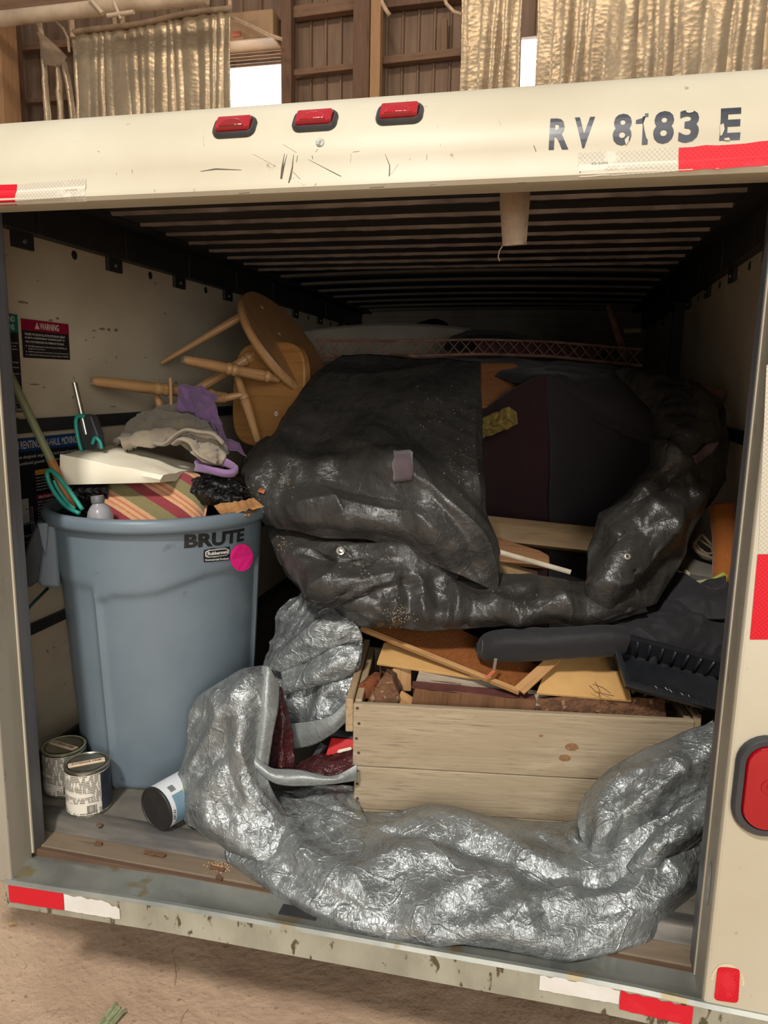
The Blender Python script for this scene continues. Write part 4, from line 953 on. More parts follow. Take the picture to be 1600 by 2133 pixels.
# grey sweater heap
M['knit'] = fabric('heather_grey_knit', srgb(158, 146, 126), srgb(124, 112, 96), weave=420, vs=20, bmp=.7)
M['lilac'] = fabric('lilac_cloth', srgb(146, 112, 158), srgb(120, 90, 134), weave=600, vs=10, bmp=.3)
heap([[(240, 930, .60), (268, 892, .66), (315, 862, .72), (355, 850, .76), (385, 858, .74), (425, 890, .70), (470, 925, .62)],
      [(242, 925, .52), (275, 895, .56), (320, 872, .6), (350, 862, .62), (390, 868, .6), (435, 895, .56), (476, 935, .52)],
      [(250, 920, .48), (285, 900, .48), (325, 888, .5), (360, 884, .5), (400, 890, .49), (440, 905, .47), (474, 945, .46)],
      [(262, 924, .46), (300, 918, .44), (328, 912, .44), (362, 905, .45), (405, 912, .43), (440, 925, .42), (468, 955, .43)],
      [(255, 926, .5), (300, 930, .44), (330, 932, .43), (365, 920, .44), (400, 945, .41), (430, 965, .40), (462, 968, .43)]],
     64, 90, [(.09, .012, None, .5), ('r', .07, .018, (.8, -.2, .25), 2.5), ('r', .03, .006, (.9, 0, .5), 2.0)], 5, 'sweater', M['knit'], 'heather grey knit sweater heaped on the white packet', 'sweater', solid=.006, soft=(.09, .012))
sw = bpy.data.objects['sweater']
# rolled cuff and folds laid over the front of the sweater
b = MB(); b.tube(crom(np.array([tuple(at(px, py, y)) for px, py, y in ((322, 922, .425), (345, 925, .415), (370, 905, .415), (390, 896, .42), (415, 900, .42), (445, 905, .425), (466, 925, .43))]), 40), .012, 10, sq=(.45, 1.2)); b.build('cuff_fold', M['knit'], sw, smooth='all')
b = MB(); b.tube(crom(np.array([tuple(at(px, py, y)) for px, py, y in ((365, 925, .41), (380, 915, .405), (400, 922, .40), (412, 940, .40), (428, 952, .40), (452, 962, .41))]), 40), .013, 10, sq=(.45, 1.3)); b.build('sleeve_fold', M['knit'], sw, smooth='all')
heap([[(372, 803, .70), (392, 803, .72), (420, 806, .72), (445, 815, .70)], [(370, 835, .66), (395, 840, .67), (425, 838, .67), (452, 850, .66)], [(375, 858, .66), (410, 860, .64), (435, 868, .64), (462, 880, .64)],
      [(420, 880, .68), (445, 890, .62), (465, 905, .60), (490, 925, .60)], [(450, 920, .66), (470, 935, .58), (488, 945, .56), (508, 955, .58)]], 50, 40, [(.10, .010, None, .5), ('r', .06, .018, (.3, 0, -1), 3), ('r', .03, .005, (.8, 0, -.6), 2)], 6, 'lilac_cloth', M['lilac'], 'lilac cloth draped behind the grey sweater', 'cloth', solid=.002)
lc = bpy.data.objects['lilac_cloth']
rows = []
for a in np.linspace(0, 2 * math.pi, 13):
    cx_, cy_ = 449 + 45 * math.cos(a), 972 + 11 * math.sin(a) + 4 * math.cos(a)
    yy = .40 - .045 * math.sin(a); dip = 3 * math.sin(2.3 * a); rows.append([(cx_, cy_ - 8 + dip, yy), (cx_ + 3, cy_ + dip, yy - .006), (cx_, cy_ + 9 + dip, yy)])
heap(rows, 60, 6, [(.03, .002)], 7, 'cuff', M['lilac'], '', '', parent=lc, solid=.002)
# torn cardboard scraps at the can's right edge
M['card'] = mat('torn_cardboard', srgb(176, 128, 78), srgb(140, 98, 58), rough=.8, vs=18, bmp=.2, bsc=30)
for i, (p, q, w_) in enumerate((((452, 1062), (540, 1045), .05), ((470, 1072), (528, 1060), .04))):
    plank('cardboard_scrap', at(*p, .36), at(*q, .44), w_, .003, cdir(0, .8, .5), M['card'], None, 0, ('long torn cardboard strip at the right end of the can rim', 'short torn cardboard piece on the right end of the can rim')[i], 'cardboard', 'torn cardboard in the can', rough=.004, seed=i)
# ================================================================== WOODEN STOOL AND CHAIR
M['pine'] = wood('honey_pine', srgb(204, 160, 108), srgb(176, 130, 82), 16, .45, 0, .15)
M['pinez'] = wood('honey_pine_turned', srgb(206, 162, 112), srgb(178, 132, 86), 16, .42, 2, .12)
M['pinedark'] = wood('seat_top_pine', srgb(176, 134, 90), srgb(146, 106, 68), 12, .45, 0, .12)
def turned(p0, p1, r, parent, prof_, name='leg', tip=None):
    T = frame(p0, p1) @ Matrix.Rotation(math.pi / 2, 4, 'Y'); l = (V(p1) - V(p0)).length
    bb = MB(); bb.lathe([(r * f, t * l) for t, f in prof_], 20, T.copy() if False else None); o = bb.build(name, M['pinez'], parent, T, local=True, smooth=50)
    if tip:
        b2 = MB(); b2.lathe([(r * prof_[0][1] * .98, -.005), (r * prof_[0][1], .0), (r * prof_[0][1] * 1.0, .004)], 18); b2.build('foot_glide', tip, o, T, local=True, smooth=40)
    return o
LEG = [(0, .72), (.03, .86), (.28, 1.08), (.40, 1.12), (.42, .95), (.44, 1.2), (.46, 1.28), (.48, 1.05), (.50, 1.22), (.52, 1.25), (.54, .98), (.6, 1.0), (.78, 1.18), (.82, 1.25), (.84, 1.0), (.86, 1.22), (.88, 1.22), (.90, .95), (1, .85)]
TAPER = [(0, .5), (.05, .62), (.3, .85), (.7, 1.1), (1, 1.15)]
STR = [(0, .6), (.12, .9), (.3, 1.15), (.36, 1.3), (.4, 1.0), (.7, .95), (1, .7)]
M['glide'] = mat('worn_foot_glide', srgb(196, 176, 150), srgb(130, 100, 76), rough=.5, vs=60)
sc_ = at(602, 716, 1.12); nn = cdir(.80, .50, .36)
stool = thing('wooden_stool', sc_ - V((0, 0, .25)), 'upturned round pine stool with thick disc seat above the other chair', 'stool')
Td = frame(sc_, sc_ + cdir(.54, -.84, .05), nn)
b = MB(); R_ = .222; b.lathe([(R_ * .9, -.034), (R_ * .985, -.030), (R_, -.022), (R_, -.006), (R_ * .985, 0), (.01, .0)], 72)
b.build('seat', [M['pinedark']], stool, Td, local=True, smooth=40)
b = MB(); b.lathe([(R_ * 1.0015, -.0225), (R_ * 1.0025, -.014), (R_ * 1.0015, -.0058)], 72, cap=False); b.build('seat_edge', M['pine'], stool, Td, local=True, smooth=40)
for px, py in ((560, 628), (562, 712)):
    hd_ = at(px, py, 1.1); loc = Td.inverted() @ hd_; b = MB(); b.lathe([(.008, 0), (.0075, .002), (.002, .0022)], 14, Matrix.Translation((loc.x, loc.y, 0))); b.build('dowel_plug', M['pine'], stool, Td, local=True)
turned(at(336, 757, .98), at(514, 652, 1.08), .0125, stool, TAPER)
turned(at(398, 820, .92), at(556, 722, 1.10), .0165, stool, [(0, .9), (.3, .95), (.66, 1.0), (.70, 1.25), (.72, 1.0), (.74, 1.3), (.78, 1.3), (.80, 1.0), (1, 1.1)])
# second chair lying on its side, seat underside towards us
ch = thing('wooden_chair', at(545, 900, 1.0), 'pine chair tipped over, seat underside and turned legs showing', 'chair')
nb = cdir(-.55, -.05, .83); cb = at(556, 822, 1.02); xb_ = cdir(.83, -.10, .55); Tb = frame(cb, cb + (xb_ - nb * xb_.dot(nb)), nb)
b = MB(); pol = []
for a in np.linspace(0, 2 * math.pi, 41)[:-1]:
    c_, s__ = math.cos(a), math.sin(a); pol.append((.165 * math.copysign(abs(c_) ** .55, c_), .18 * math.copysign(abs(s__) ** .55, s__)))
b.prism(pol, -.035, 0); b.build('seat', wood('chair_underside', srgb(190, 138, 80), srgb(160, 110, 60), 9, .5, 0, .15), ch, Tb, local=True, bevel=.006, smooth=40)
stp = Tb.inverted() @ at(576, 862, 1.0); b = MB(); b.lathe([(.008, .0), (.008, .0008), (.001, .0008)], 20, Matrix.Translation((stp.x, stp.y, .0002))); sto = b.build('label_sticker', mat('white_sticker', srgb(226, 216, 200), rough=.5), ch, Tb, local=True)
vs, fs = textbox('OSU', -.0045, .0045, -.002, .002, .03); b = MB(); b.add([(stp.x + x * 1.0, stp.y + y, .0016) for x, y in vs], fs); b.build('sticker_print', M['blackink'], sto, Tb, local=True, fix=False)
turned(at(384, 749, .74), at(580, 789, .98), .0165, ch, LEG, 'leg', M['glide'])
turned(at(193, 794, .57), at(470, 826, .96), .0165, ch, LEG, 'leg', M['glide'])
turned(at(538, 922, .86), at(494, 782, .95), .0140, ch, [(0, .75), (.3, 1.0), (.55, 1.2), (.60, 1.35), (.63, 1.0), (.66, 1.3), (.70, 1.05), (1, .75)], 'spindle')
turned(at(448, 834, .88), at(504, 822, .91), .0125, ch, STR, 'stretcher')
turned(at(338, 858, .80), at(326, 824, .80), .0125, ch, STR, 'spindle')
turned(at(357, 860, .72), at(355, 788, .74), .0055, ch, [(0, 1), (1, 1)], 'dowel')
# ================================================================== SLATTED WOODEN CRATE
M['cratew'] = wood('rough_sawn_pine', srgb(176, 160, 134), srgb(144, 127, 102), 34, .85, 0, .8, False, srgb(158, 142, 116))
M['cratey'] = wood('rough_sawn_pine_end', srgb(184, 162, 128), srgb(150, 126, 94), 22, .8, 1, .5, False, srgb(150, 126, 94))
cA = atz(736, 1466, .345); cB = atz(1448, 1502, .345); cx_ = (cB - cA).normalized(); LC = (cB - cA).length; HC = .283; DC = .40
CT = frame(cA - V((0, 0, HC)), cB - V((0, 0, HC))); crate = thing('wooden_crate', CT @ V((LC / 2, DC / 2, 0)), 'rough sawn pine crate full of scrap wood on the silver tarp', 'crate')
def cbox(a, b_, name, m, bev=.003, par=crate):
    bb = MB(); bb.box((0, 0, 0), (b_[0] - a[0], b_[1] - a[1], b_[2] - a[2])); return bb.build(name, m, par, CT @ Matrix.Translation(V(a)), local=True, bevel=bev)
tf = .018
cbox((0, 0, .118), (LC, tf, HC), 'front_plank', M['cratew']); cbox((.004, .001, 0), (LC, tf, .1165), 'front_plank', M['cratew'])
cbox((0, DC - tf, .118), (LC, DC, HC), 'back_plank', M['cratew']); cbox((0, DC - tf, 0), (LC, DC, .1165), 'back_plank', M['cratew'])
for x0 in (.002, LC - .02):
    cbox((x0, tf, .118), (x0 + .018, DC - tf, HC + .004), 'end_plank', M['cratey']); cbox((x0, tf, .0), (x0 + .018, DC - tf, .1165), 'end_plank', M['cratey'])
cbox((-.019, .0, HC - .075), (0.0, DC + .03, HC + .012), 'end_cleat', M['cratey']); cbox((LC, .01, HC - .075), (LC + .019, DC, HC + .012), 'end_cleat', M['cratey'])
cbox((0, 0, -.012), (LC, DC, 0), 'bottom_board', M['cratew'])
M['nail'] = mat('rusty_nail', srgb(60, 42, 34), srgb(90, 62, 48), rough=.7, vs=60)
for z in (.272, .232, .192, .154, .105, .07, .03, .018):
    bb = MB(); bb.lathe([(.0038, 0), (.003, .001), (.001, .0012)], 10, Matrix.Translation((.012 + .003 * math.sin(z * 90), -.0005, z)) @ Matrix.Rotation(math.pi / 2, 4, 'X')); bb.build('nail', M['nail'], crate, CT, local=True)
for x, z, r in ((.535, .20, .009), (.52, .17, .008), (.46, .225, .003)):
    bb = MB(); bb.lathe([(r * 1.5, 0), (r * 1.4, .0006), (r, .0007), (r * .2, .0008)], 18, Matrix.Translation((x, .0003, z)) @ Matrix.Rotation(math.pi / 2, 4, 'X') @ Matrix.Diagonal((1.25, .8, 1, 1))); bb.build('knot', mat('wood_knot', srgb(116, 82, 52), srgb(150, 114, 76), rough=.7, vs=160), crate, CT, local=True)
# ================================================================== SCRAP WOOD IN THE CRATE
M['bark'] = mat('brown_bark', srgb(120, 84, 58), srgb(70, 46, 32), rough=.9, vs=26, bmp=1.0, bsc=34, bd=.02, speck=srgb(156, 120, 88), speck_s=50, speck_t=.62)
M['redbark'] = mat('reddish_bark', srgb(122, 66, 34), srgb(84, 42, 22), rough=.9, vs=26, bmp=1.0, bsc=40, bd=.02)
M['greywood'] = wood('weathered_grey_wood', srgb(176, 164, 146), srgb(140, 126, 108), 20, .8, 0, .5)
M['brownend'] = wood('dark_rough_wood', srgb(122, 84, 52), srgb(80, 52, 32), 26, .85, 2, .9)
M['maroonp'] = mat('peeling_maroon_paint', srgb(106, 62, 58), srgb(84, 46, 44), rough=.7, vs=16, bmp=.2)
M['yboard'] = mat('yellow_fibreboard', srgb(206, 164, 104), srgb(186, 142, 86), rough=.7, vs=7, bmp=.1, bsc=40, speck=srgb(150, 104, 56), speck_s=60, speck_t=.72)
M['oakbd'] = wood('tan_board', srgb(188, 146, 96), srgb(160, 114, 66), 16, .6, 0, .2)
def hairboard():
    m, nt, bs = nodes('brown_fibrous_board'); bs.inputs['Roughness'].default_value = .8
    v = coords(nt, (60, 14, 60)); n = noise_t(nt, v, 3, 5, .7); c = mixc(nt, ramp(nt, n, .3, .7), srgb(112, 62, 24), srgb(150, 88, 38)); L(nt, c, bs.inputs['Base Color']); bump(nt, bs, n, .6, .003); return m
def plate(name, pts, th, m, parent=None, bev=.0015, label=None, cat=None, group=None, dirn=None):
    """flat board through corner points (px, py, y); thickness goes away from the viewer"""
    P = [at(*p) if not isinstance(p, Vector) else p for p in pts]; c = sum(P, V((0, 0, 0))) / len(P)
    x = (P[1] - P[0]).normalized(); n = (P[1] - P[0]).cross(P[-1] - P[0]).normalized()
    if n.dot(V(CAM) - c) < 0: n = -n
    T = frame(P[0], P[1], n); Ti = T.inverted(); poly = [(Ti @ p) for p in P]; poly = [(q.x, q.y) for q in poly]
    bb = MB(); bb.prism(poly, -th, 0); o = bb.build(name, m, parent, T, local=True, bevel=bev)
    return tag(o, label, cat, group)
GW = 'scrap wood in the crate'
def lump(pts, depth, seed, name, m, label, amp=.012, sc=.035):
    """chunk of wood: outline polygon of pixels at depth y, thickened and roughened"""
    y0 = pts[0][2]; P = [at(*p) for p in pts]; c = sum(P, V((0, 0, 0))) / len(P); bm = bmesh.new()
    fr = [bm.verts.new(p) for p in P]; bk = [bm.verts.new(p + V((0, depth, -.01)) + (c - p) * .12) for p in P]; k = len(P)
    bm.faces.new(fr); bm.faces.new(bk[::-1])
    for i in range(k): bm.faces.new((fr[i], bk[i], bk[(i + 1) % k], fr[(i + 1) % k]))
    bmesh.ops.recalc_face_normals(bm, faces=bm.faces); bmesh.ops.triangulate(bm, faces=bm.faces); bmesh.ops.subdivide_edges(bm, edges=bm.edges, cuts=3, use_grid_fill=True); bmesh.ops.subdivide_edges(bm, edges=bm.edges, cuts=1, use_grid_fill=True)
    for v in bm.verts: v.co += noise.noise_vector(v.co * (1 / sc) + V((seed, 0, 0))) * amp * .6 + noise.noise_vector(v.co * (3 / sc)) * amp * .25
    bmesh.ops.recalc_face_normals(bm, faces=bm.faces); bb = MB(); bm.verts.index_update(); bb.add([tuple(v.co) for v in bm.verts], [tuple(v.index for v in f.verts) for f in bm.faces]); bm.free()
    return tag(bb.build(name, m, None, smooth=60), label, 'wood', GW)
lump([(745, 1425, .36), (770, 1408, .37), (792, 1404, .38), (795, 1425, .37), (772, 1455, .35), (752, 1464, .34)], .05, 1, 'bark_chunk', M['redbark'], 'small reddish bark chunk in the crate\'s left corner')
lump([(765, 1460, .325), (785, 1425, .33), (802, 1398, .335), (818, 1410, .335), (830, 1440, .33), (830, 1468, .322), (795, 1470, .32)], .06, 2, 'bark_chunk', M['bark'], 'wedge of brown bark beside the crate\'s left end', .009)
lump([(1118, 1456, .385), (1180, 1452, .39), (1280, 1452, .405), (1385, 1456, .42), (1388, 1510, .42), (1280, 1506, .405), (1118, 1500, .38)], .05, 3, 'bark_board', M['bark'], 'rough bark covered board at the crate\'s front right', .006, .03)
pb_ = plank('painted_board', at(858, 1427, .350), at(1116, 1452, .400), .045, .075, V((0, 0, 1)), M['brownend'], None, .001, 'thick rough board with maroon painted top in the crate', 'wood', GW, rough=.003, seed=4)
plank('paint_layer', at(858, 1427, .350) + V((0, 0, .0030)), at(1114, 1452, .400) + V((0, 0, .0030)), .042, .002, V((0, 0, 1)), M['maroonp'], pb_, 0, rough=.0012, seed=6)
plank('grey_board', at(872, 1400, .42), at(1080, 1440, .42), .10, .02, cdir(0, .8, .5), M['greywood'], None, .002, 'weathered grey board behind the maroon topped board', 'wood', GW)
plank('block', at(838, 1392, .44), at(838, 1440, .42), .05, .04, cdir(.2, .3, .9), M['oakbd'], None, .002, 'short tan wood block behind the bark chunks', 'wood', GW)
plank('block', at(812, 1385, .47), at(815, 1440, .45), .04, .04, cdir(.2, .3, .9), M['bark'], None, .003, 'short dark wood block in the crate\'s left back corner', 'wood', GW)
plank('grey_board', at(1100, 1450, .40), at(1260, 1470, .44), .05, .02, cdir(0, .8, .5), M['greywood'], None, .002, 'small pale grey board end under the right yellow board', 'wood', GW)
plank('long_block', at(1330, 1465, .47), at(1420, 1475, .49), .05, .05, V((0, 0, 1)), M['brownend'], None, .003, 'dark wood block end under the black tray', 'wood', GW, rough=.002, seed=9)
plank('flat_slat', at(830, 1450, .345), at(862, 1470, .345), .04, .02, cdir(0, .7, .7), M['oakbd'], None, .002, 'small tan slat between the bark wedge and maroon board', 'wood', GW)
# leaning brown panel and the yellow boards
hb_ = plate('fibreboard_sheet', [(752, 1306, .50), (1080, 1438, .37), (1160, 1368, .46), (905, 1285, .62)], .006, hairboard(), None, .001, 'brown fibrous panel with pale wood edges leaning on the crate', 'panel')
plank('edge_trim', at(752, 1305, .495), at(1082, 1437, .362), .012, .014, cdir(.1, .75, .65), M['oakbd'], hb_, .002)
plank('edge_trim', at(1082, 1437, .362), at(1158, 1368, .452), .03, .006, cdir(.0, .8, .6), M['oakbd'], hb_, .001)
plate('yellow_board', [(785, 1380, .43), (1000, 1412, .41), (960, 1345, .55), (800, 1338, .53)], .008, M['yboard'], None, .001, 'yellow fibreboard sheet under the left of the brown panel', 'board', GW)
plate('yellow_board', [(1118, 1442, .385), (1316, 1458, .40), (1300, 1368, .53), (1150, 1360, .52)], .008, M['yboard'], None, .001, 'yellow fibreboard sheet between brown panel and black tray', 'board', GW)
for i, pts in enumerate((((1228, 1428), (1240, 1440), (1262, 1446), (1280, 1450)), ((1235, 1425), (1255, 1432), (1272, 1444)), ((1240, 1420), (1250, 1440), (1248, 1452)), ((895, 1418), (925, 1420), (960, 1424)))):
    b = MB(); b.tube([at(px, py, .375 if i < 3 else .40) for px, py in pts], .0009, 5); tag(b.build('twig', M['bark'], None), ('longest of the fine twigs on the right yellow board', 'middle fine twig on the right yellow board', 'short upright fine twig on the right yellow board', 'thin twig lying on the grey board')[i], 'twig', 'fine twigs in the crate')
# ================================================================== SILVER TARP
def tarp_mat(name, c1, c2, metal, rough, crease=.55, weave=True, dirt=None):
    m, nt, bs = nodes(name); bs.inputs['Metallic'].default_value = metal
    v = coords(nt); n = noise_t(nt, v, 9, 5)
    c = mixc(nt, ramp(nt, n, .35, .7), c1, c2)
    if dirt: c = mixc(nt, ramp(nt, noise_t(nt, v, 6, 6, .7), .66, .78), c, dirt)
    L(nt, c, bs.inputs['Base Color'])
    rr_ = N(nt, 'ShaderNodeMapRange'); rr_.inputs[3].default_value = rough - .08; rr_.inputs[4].default_value = rough + .14; L(nt, n, rr_.inputs[0]); L(nt, rr_.outputs[0], bs.inputs['Roughness'])
    p = facets(nt, ((9, .30 * crease, (1, 1, 2.6)), (22, .30 * crease, (2.6, 1.6, 1)), (48, .26 * crease, (1, 1, 2.4)), (100, .15 * crease, (2.2, 1, 1))))
    p = bump(nt, None, crease_h(nt, v, 9, .025), crease * .5, .004, p); p = bump(nt, None, crease_h(nt, coords(nt, (1, 1, 2.2)), 26, .05), crease * .5, .002, p); p = bump(nt, None, crease_h(nt, coords(nt, (2.0, 1.4, 1)), 48, .07), crease * .45, .0012, p)
    if weave:
        p = bump(nt, None, noise_t(nt, coords(nt, (900, 900, 120)), 1, 1), .12, .001, p); p = bump(nt, None, noise_t(nt, coords(nt, (120, 120, 900)), 1, 1), .12, .001, p)
    bump(nt, bs, noise_t(nt, v, 24, 4, .55, .6), crease * .22, .008, p); return m
M['silver'] = tarp_mat('silver_tarp_sheet', srgb(160, 165, 165), srgb(130, 135, 136), .62, .38, .85)
M['silverhem'] = tarp_mat('silver_tarp_hem', srgb(160, 165, 164), srgb(144, 149, 148), .45, .48, .35)
M['lining'] = tarp_mat('maroon_tarp_lining', srgb(84, 40, 42), srgb(64, 28, 32), .1, .28, .9)
tarp = thing('silver_tarp', atz(900, 1850, .0), 'crumpled silver tarp bunched around and in front of the crate', 'tarp')
GS = {}
def snap(name, px, py, off=.003):
    """point on a finished cloth surface seen at a pixel"""
    G = GS[name]; P = topx(G); d = np.hypot(P[:, 0] - px, P[:, 1] - py); k = np.argsort(d)[:4]; w_ = 1 / (d[k] + .3); p = (G.reshape(-1, 3)[k] * w_[:, None]).sum(0) / w_.sum(); return V(p) + V(normals(G).reshape(-1, 3)[k[0]]) * off
def topx(G):
    c = (G.reshape(-1, 3) - CAM) @ CAMROT; return np.stack([800 + F * c[:, 0] / c[:, 2], 1066.5 + F * c[:, 1] / c[:, 2]], 1)
def fold_lines(G, folds, fac=1.0):
    """sharp ridges (amp > 0) or creases (amp < 0) along given lines of the sheet"""
    P = topx(G); h = np.zeros(len(P))
    for pts, amp, wd in folds:
        A = crom(np.array(pts, float), 6 * len(pts)); d = np.full(len(P), 1e9); tt = np.zeros(len(P)); n = len(A) - 1
        for i in range(n):
            a, e = A[i], A[i + 1] - A[i]; t = np.clip(((P - a) @ e) / (e @ e), 0, 1); q = np.linalg.norm(P - a - t[:, None] * e, axis=1)
            m_ = q < d; d[m_] = q[m_]; tt[m_] = (i + t[m_]) / n
        h += fac * amp * np.maximum(0, 1 - d / (1.25 * wd)) ** 1.1 * np.minimum(1, 4 * np.minimum(tt, 1 - tt) + .15)
    return G + normals(G) * h.reshape(G.shape[:2])[..., None]
def tp(rows, nu, nv, seed, name='tarp_fold', m=None, lv=((.10, .016), (.045, .007), (.02, .0028)), solid=.0015, par=tarp, folds=()):
    G = drape(rows, nu, nv, lv, seed)
    if folds: G = fold_lines(G, folds, .85 if par is tarp else 1.35)
    GS[name] = G
    bb = MB(); bb.grid(G); return bb.build(name, m or M['silver'], par, smooth='all', fix=False, solid=solid)
tp([[(560, 1640, .31), (650, 1642, .30), (745, 1688, .265), (900, 1698, .275), (1050, 1706, .30), (1190, 1712, .32), (1290, 1640, .34), (1400, 1560, .35), (1486, 1500, .36)],
    [(500, 1690, .20), (640, 1690, .175), (745, 1712, .165), (900, 1728, .155), (1050, 1742, .165), (1190, 1752, .19), (1300, 1725, .21), (1400, 1660, .25), (1483, 1600, .29)],
    [(470, 1740, .125), (620, 1770, .065), (745, 1800, .04), (900, 1825, .035), (1050, 1845, .045), (1190, 1855, .065), (1310, 1835, .115), (1410, 1775, .18), (1481, 1720, .26)],
    [(470, 1785, .075), (610, 1845, .0), (745, 1905, -.05), (900, 1925, -.055), (1050, 1940, -.045), (1190, 1950, -.02), (1310, 1925, .04), (1410, 1855, .135), (1476, 1800, .24)],
    [(482, 1802, .078), (620, 1882, -.005), (780, 1955, -.068), (930, 1972, -.062), (1070, 1986, -.04), (1200, 1996, -.022), (1330, 1970, .05), (1420, 1890, .165), (1472, 1830, .26)],
    [(490, 1796, .11), (640, 1868, .04), (790, 1942, -.03), (935, 1960, -.02), (1070, 1973, .0), (1200, 1983, .02), (1330, 1958, .09), (1420, 1882, .20), (1470, 1826, .29)]], 130, 260, 21, 'front_roll', lv=((.28, .014, None, .9), ('r', .16, .012, (1, -.2, -.55), 4), ('r', .07, .0025, (1, 0, .6), 3), (.09, .0025, None, .9)), folds=[([(690, 1665), (790, 1692), (930, 1702), (1020, 1742), (1110, 1790), (1225, 1828)], 0.028, 34), ([(1050, 1800), (1078, 1868), (1120, 1960)], 0.018, 30), ([(1085, 1878), (1150, 1862), (1220, 1830)], 0.022, 26), ([(460, 1762), (560, 1835), (690, 1905), (790, 1952)], 0.016, 30), ([(590, 1640), (600, 1720), (650, 1800), (740, 1880)], 0.026, 36), ([(860, 1722), (905, 1760), (955, 1800)], 0.014, 26), ([(700, 1840), (790, 1795), (890, 1742)], 0.018, 34), ([(1130, 1900), (1235, 1872), (1325, 1850), (1345, 1770)], 0.02, 32), ([(830, 1960), (890, 1890), (960, 1850), (1040, 1800)], 0.014, 36), ([(640, 1760), (740, 1830), (800, 1920)], 0.014, 30), ([(960, 1960), (1060, 1900), (1130, 1895)], 0.012, 30), ([(1240, 1980), (1300, 1910), (1400, 1850), (1460, 1760)], 0.016, 34), ([(745, 1715), (850, 1735), (1000, 1775), (1200, 1850)], -0.02, 26), ([(1180, 1830), (1260, 1845), (1330, 1800)], -0.022, 28)])
tp([[(452, 1424, .28), (485, 1404, .28), (520, 1390, .28), (552, 1384, .29)], [(394, 1468, .25), (450, 1448, .225), (510, 1428, .21), (566, 1420, .25)], [(384, 1512, .225), (440, 1510, .19), (505, 1500, .175), (560, 1500, .22)],
    [(384, 1570, .20), (440, 1570, .16), (495, 1570, .15), (545, 1570, .20)], [(368, 1630, .175), (430, 1632, .125), (490, 1640, .115), (560, 1630, .17)], [(374, 1692, .145), (440, 1702, .09), (520, 1722, .08), (600, 1700, .14)],
    [(436, 1752, .10), (490, 1772, .06), (545, 1795, .045), (630, 1780, .08)], [(455, 1760, .13), (505, 1775, .10), (560, 1790, .08), (630, 1785, .11)]], 150, 90, 22, 'left_lobe', lv=((.18, .010, None, .9), ('r', .12, .010, (.25, 0, 1), 4), ('r', .05, .0016, (.6, 0, 1), 3), (.07, .002, None, .9)), folds=[([(530, 1398), (470, 1480), (410, 1580), (392, 1700)], 0.022, 30), ([(505, 1440), (500, 1540), (505, 1640), (560, 1720)], 0.024, 26), ([(470, 1512), (530, 1640), (600, 1725)], 0.018, 26), ([(395, 1470), (440, 1452), (470, 1500)], 0.016, 24), ([(440, 1600), (430, 1680), (460, 1750)], 0.014, 28), ([(480, 1500), (478, 1600), (520, 1700)], -0.016, 22), ([(420, 1460), (430, 1530), (400, 1620)], -0.014, 24)])
tp([[(598, 1245, .64), (635, 1230, .62), (680, 1238, .60), (730, 1262, .58)], [(574, 1290, .61), (620, 1285, .58), (665, 1275, .56), (742, 1300, .54)], [(562, 1350, .57), (600, 1340, .53), (660, 1320, .51), (756, 1330, .51)],
    [(548, 1395, .52), (600, 1390, .48), (660, 1370, .46), (752, 1378, .47)], [(560, 1440, .47), (620, 1430, .44), (680, 1420, .42), (745, 1420, .43)], [(588, 1490, .42), (640, 1480, .40), (690, 1475, .385), (728, 1468, .39)], [(600, 1550, .40), (650, 1540, .375), (690, 1525, .365), (726, 1505, .37)]],
   110, 80, 23, 'back_fold', lv=(('r', 0.08, 0.012, (.4, 0, 1), 3.5), ('r', 0.04, 0.00336, (.7, 0, .8), 2.5), (.05, .005, None, .8)))
tp([[(546, 1390, .47), (600, 1332, .48), (650, 1282, .49), (692, 1258, .50)], [(556, 1394, .44), (612, 1345, .44), (668, 1300, .445), (740, 1296, .46)], [(585, 1402, .44), (640, 1372, .435), (690, 1345, .44), (756, 1334, .46)], [(600, 1405, .465), (645, 1378, .46), (695, 1350, .46), (756, 1340, .48)]], 60, 70, 24, lv=((.08, .006, None, .8), ('r', 0.05, 0.00336, (.8, 0, .5), 3), ('r', 0.02, 0.00126, (.3, 0, 1), 2)))
tp([[(583, 1396, .45), (640, 1378, .44), (700, 1350, .445), (752, 1345, .46)], [(588, 1424, .405), (645, 1408, .395), (700, 1384, .405), (748, 1372, .425)], [(590, 1448, .41), (640, 1434, .40), (690, 1418, .405), (738, 1402, .425)], [(598, 1446, .44), (645, 1430, .43), (690, 1415, .43), (738, 1400, .45)]], 50, 70, 25, lv=((.08, .006, None, .8), ('r', 0.05, 0.00336, (.8, 0, .4), 3), ('r', 0.02, 0.00126, (.3, 0, 1), 2)))
tp([[(604, 1508, .365), (650, 1502, .348), (690, 1490, .34), (724, 1460, .352)], [(605, 1535, .36), (650, 1528, .34), (690, 1512, .335), (724, 1482, .348)], [(606, 1560, .365), (650, 1553, .35), (690, 1532, .345), (724, 1502, .352)]], 16, 50, 26, 'hem_band', M['silverhem'], ((.05, .003),))
tp([[(578, 1428, .315), (584, 1430, .315), (588, 1434, .315)], [(566, 1520, .30), (588, 1505, .285), (606, 1510, .31)], [(556, 1602, .27), (586, 1600, .255), (614, 1600, .285)]], 60, 30, 27, 'lining', M['lining'], ((.03, .006, ((0, 0, 1), 3.0)), (.012, .002)))
tp([[(618, 1590, .33), (660, 1572, .335), (700, 1568, .34), (744, 1555, .35)], [(616, 1598, .29), (660, 1590, .28), (700, 1588, .285), (744, 1575, .31)], [(618, 1604, .255), (660, 1608, .25), (695, 1615, .255), (744, 1594, .28)]], 40, 60, 28, 'lining', M['lining'], ((.03, .005), (.012, .002)))
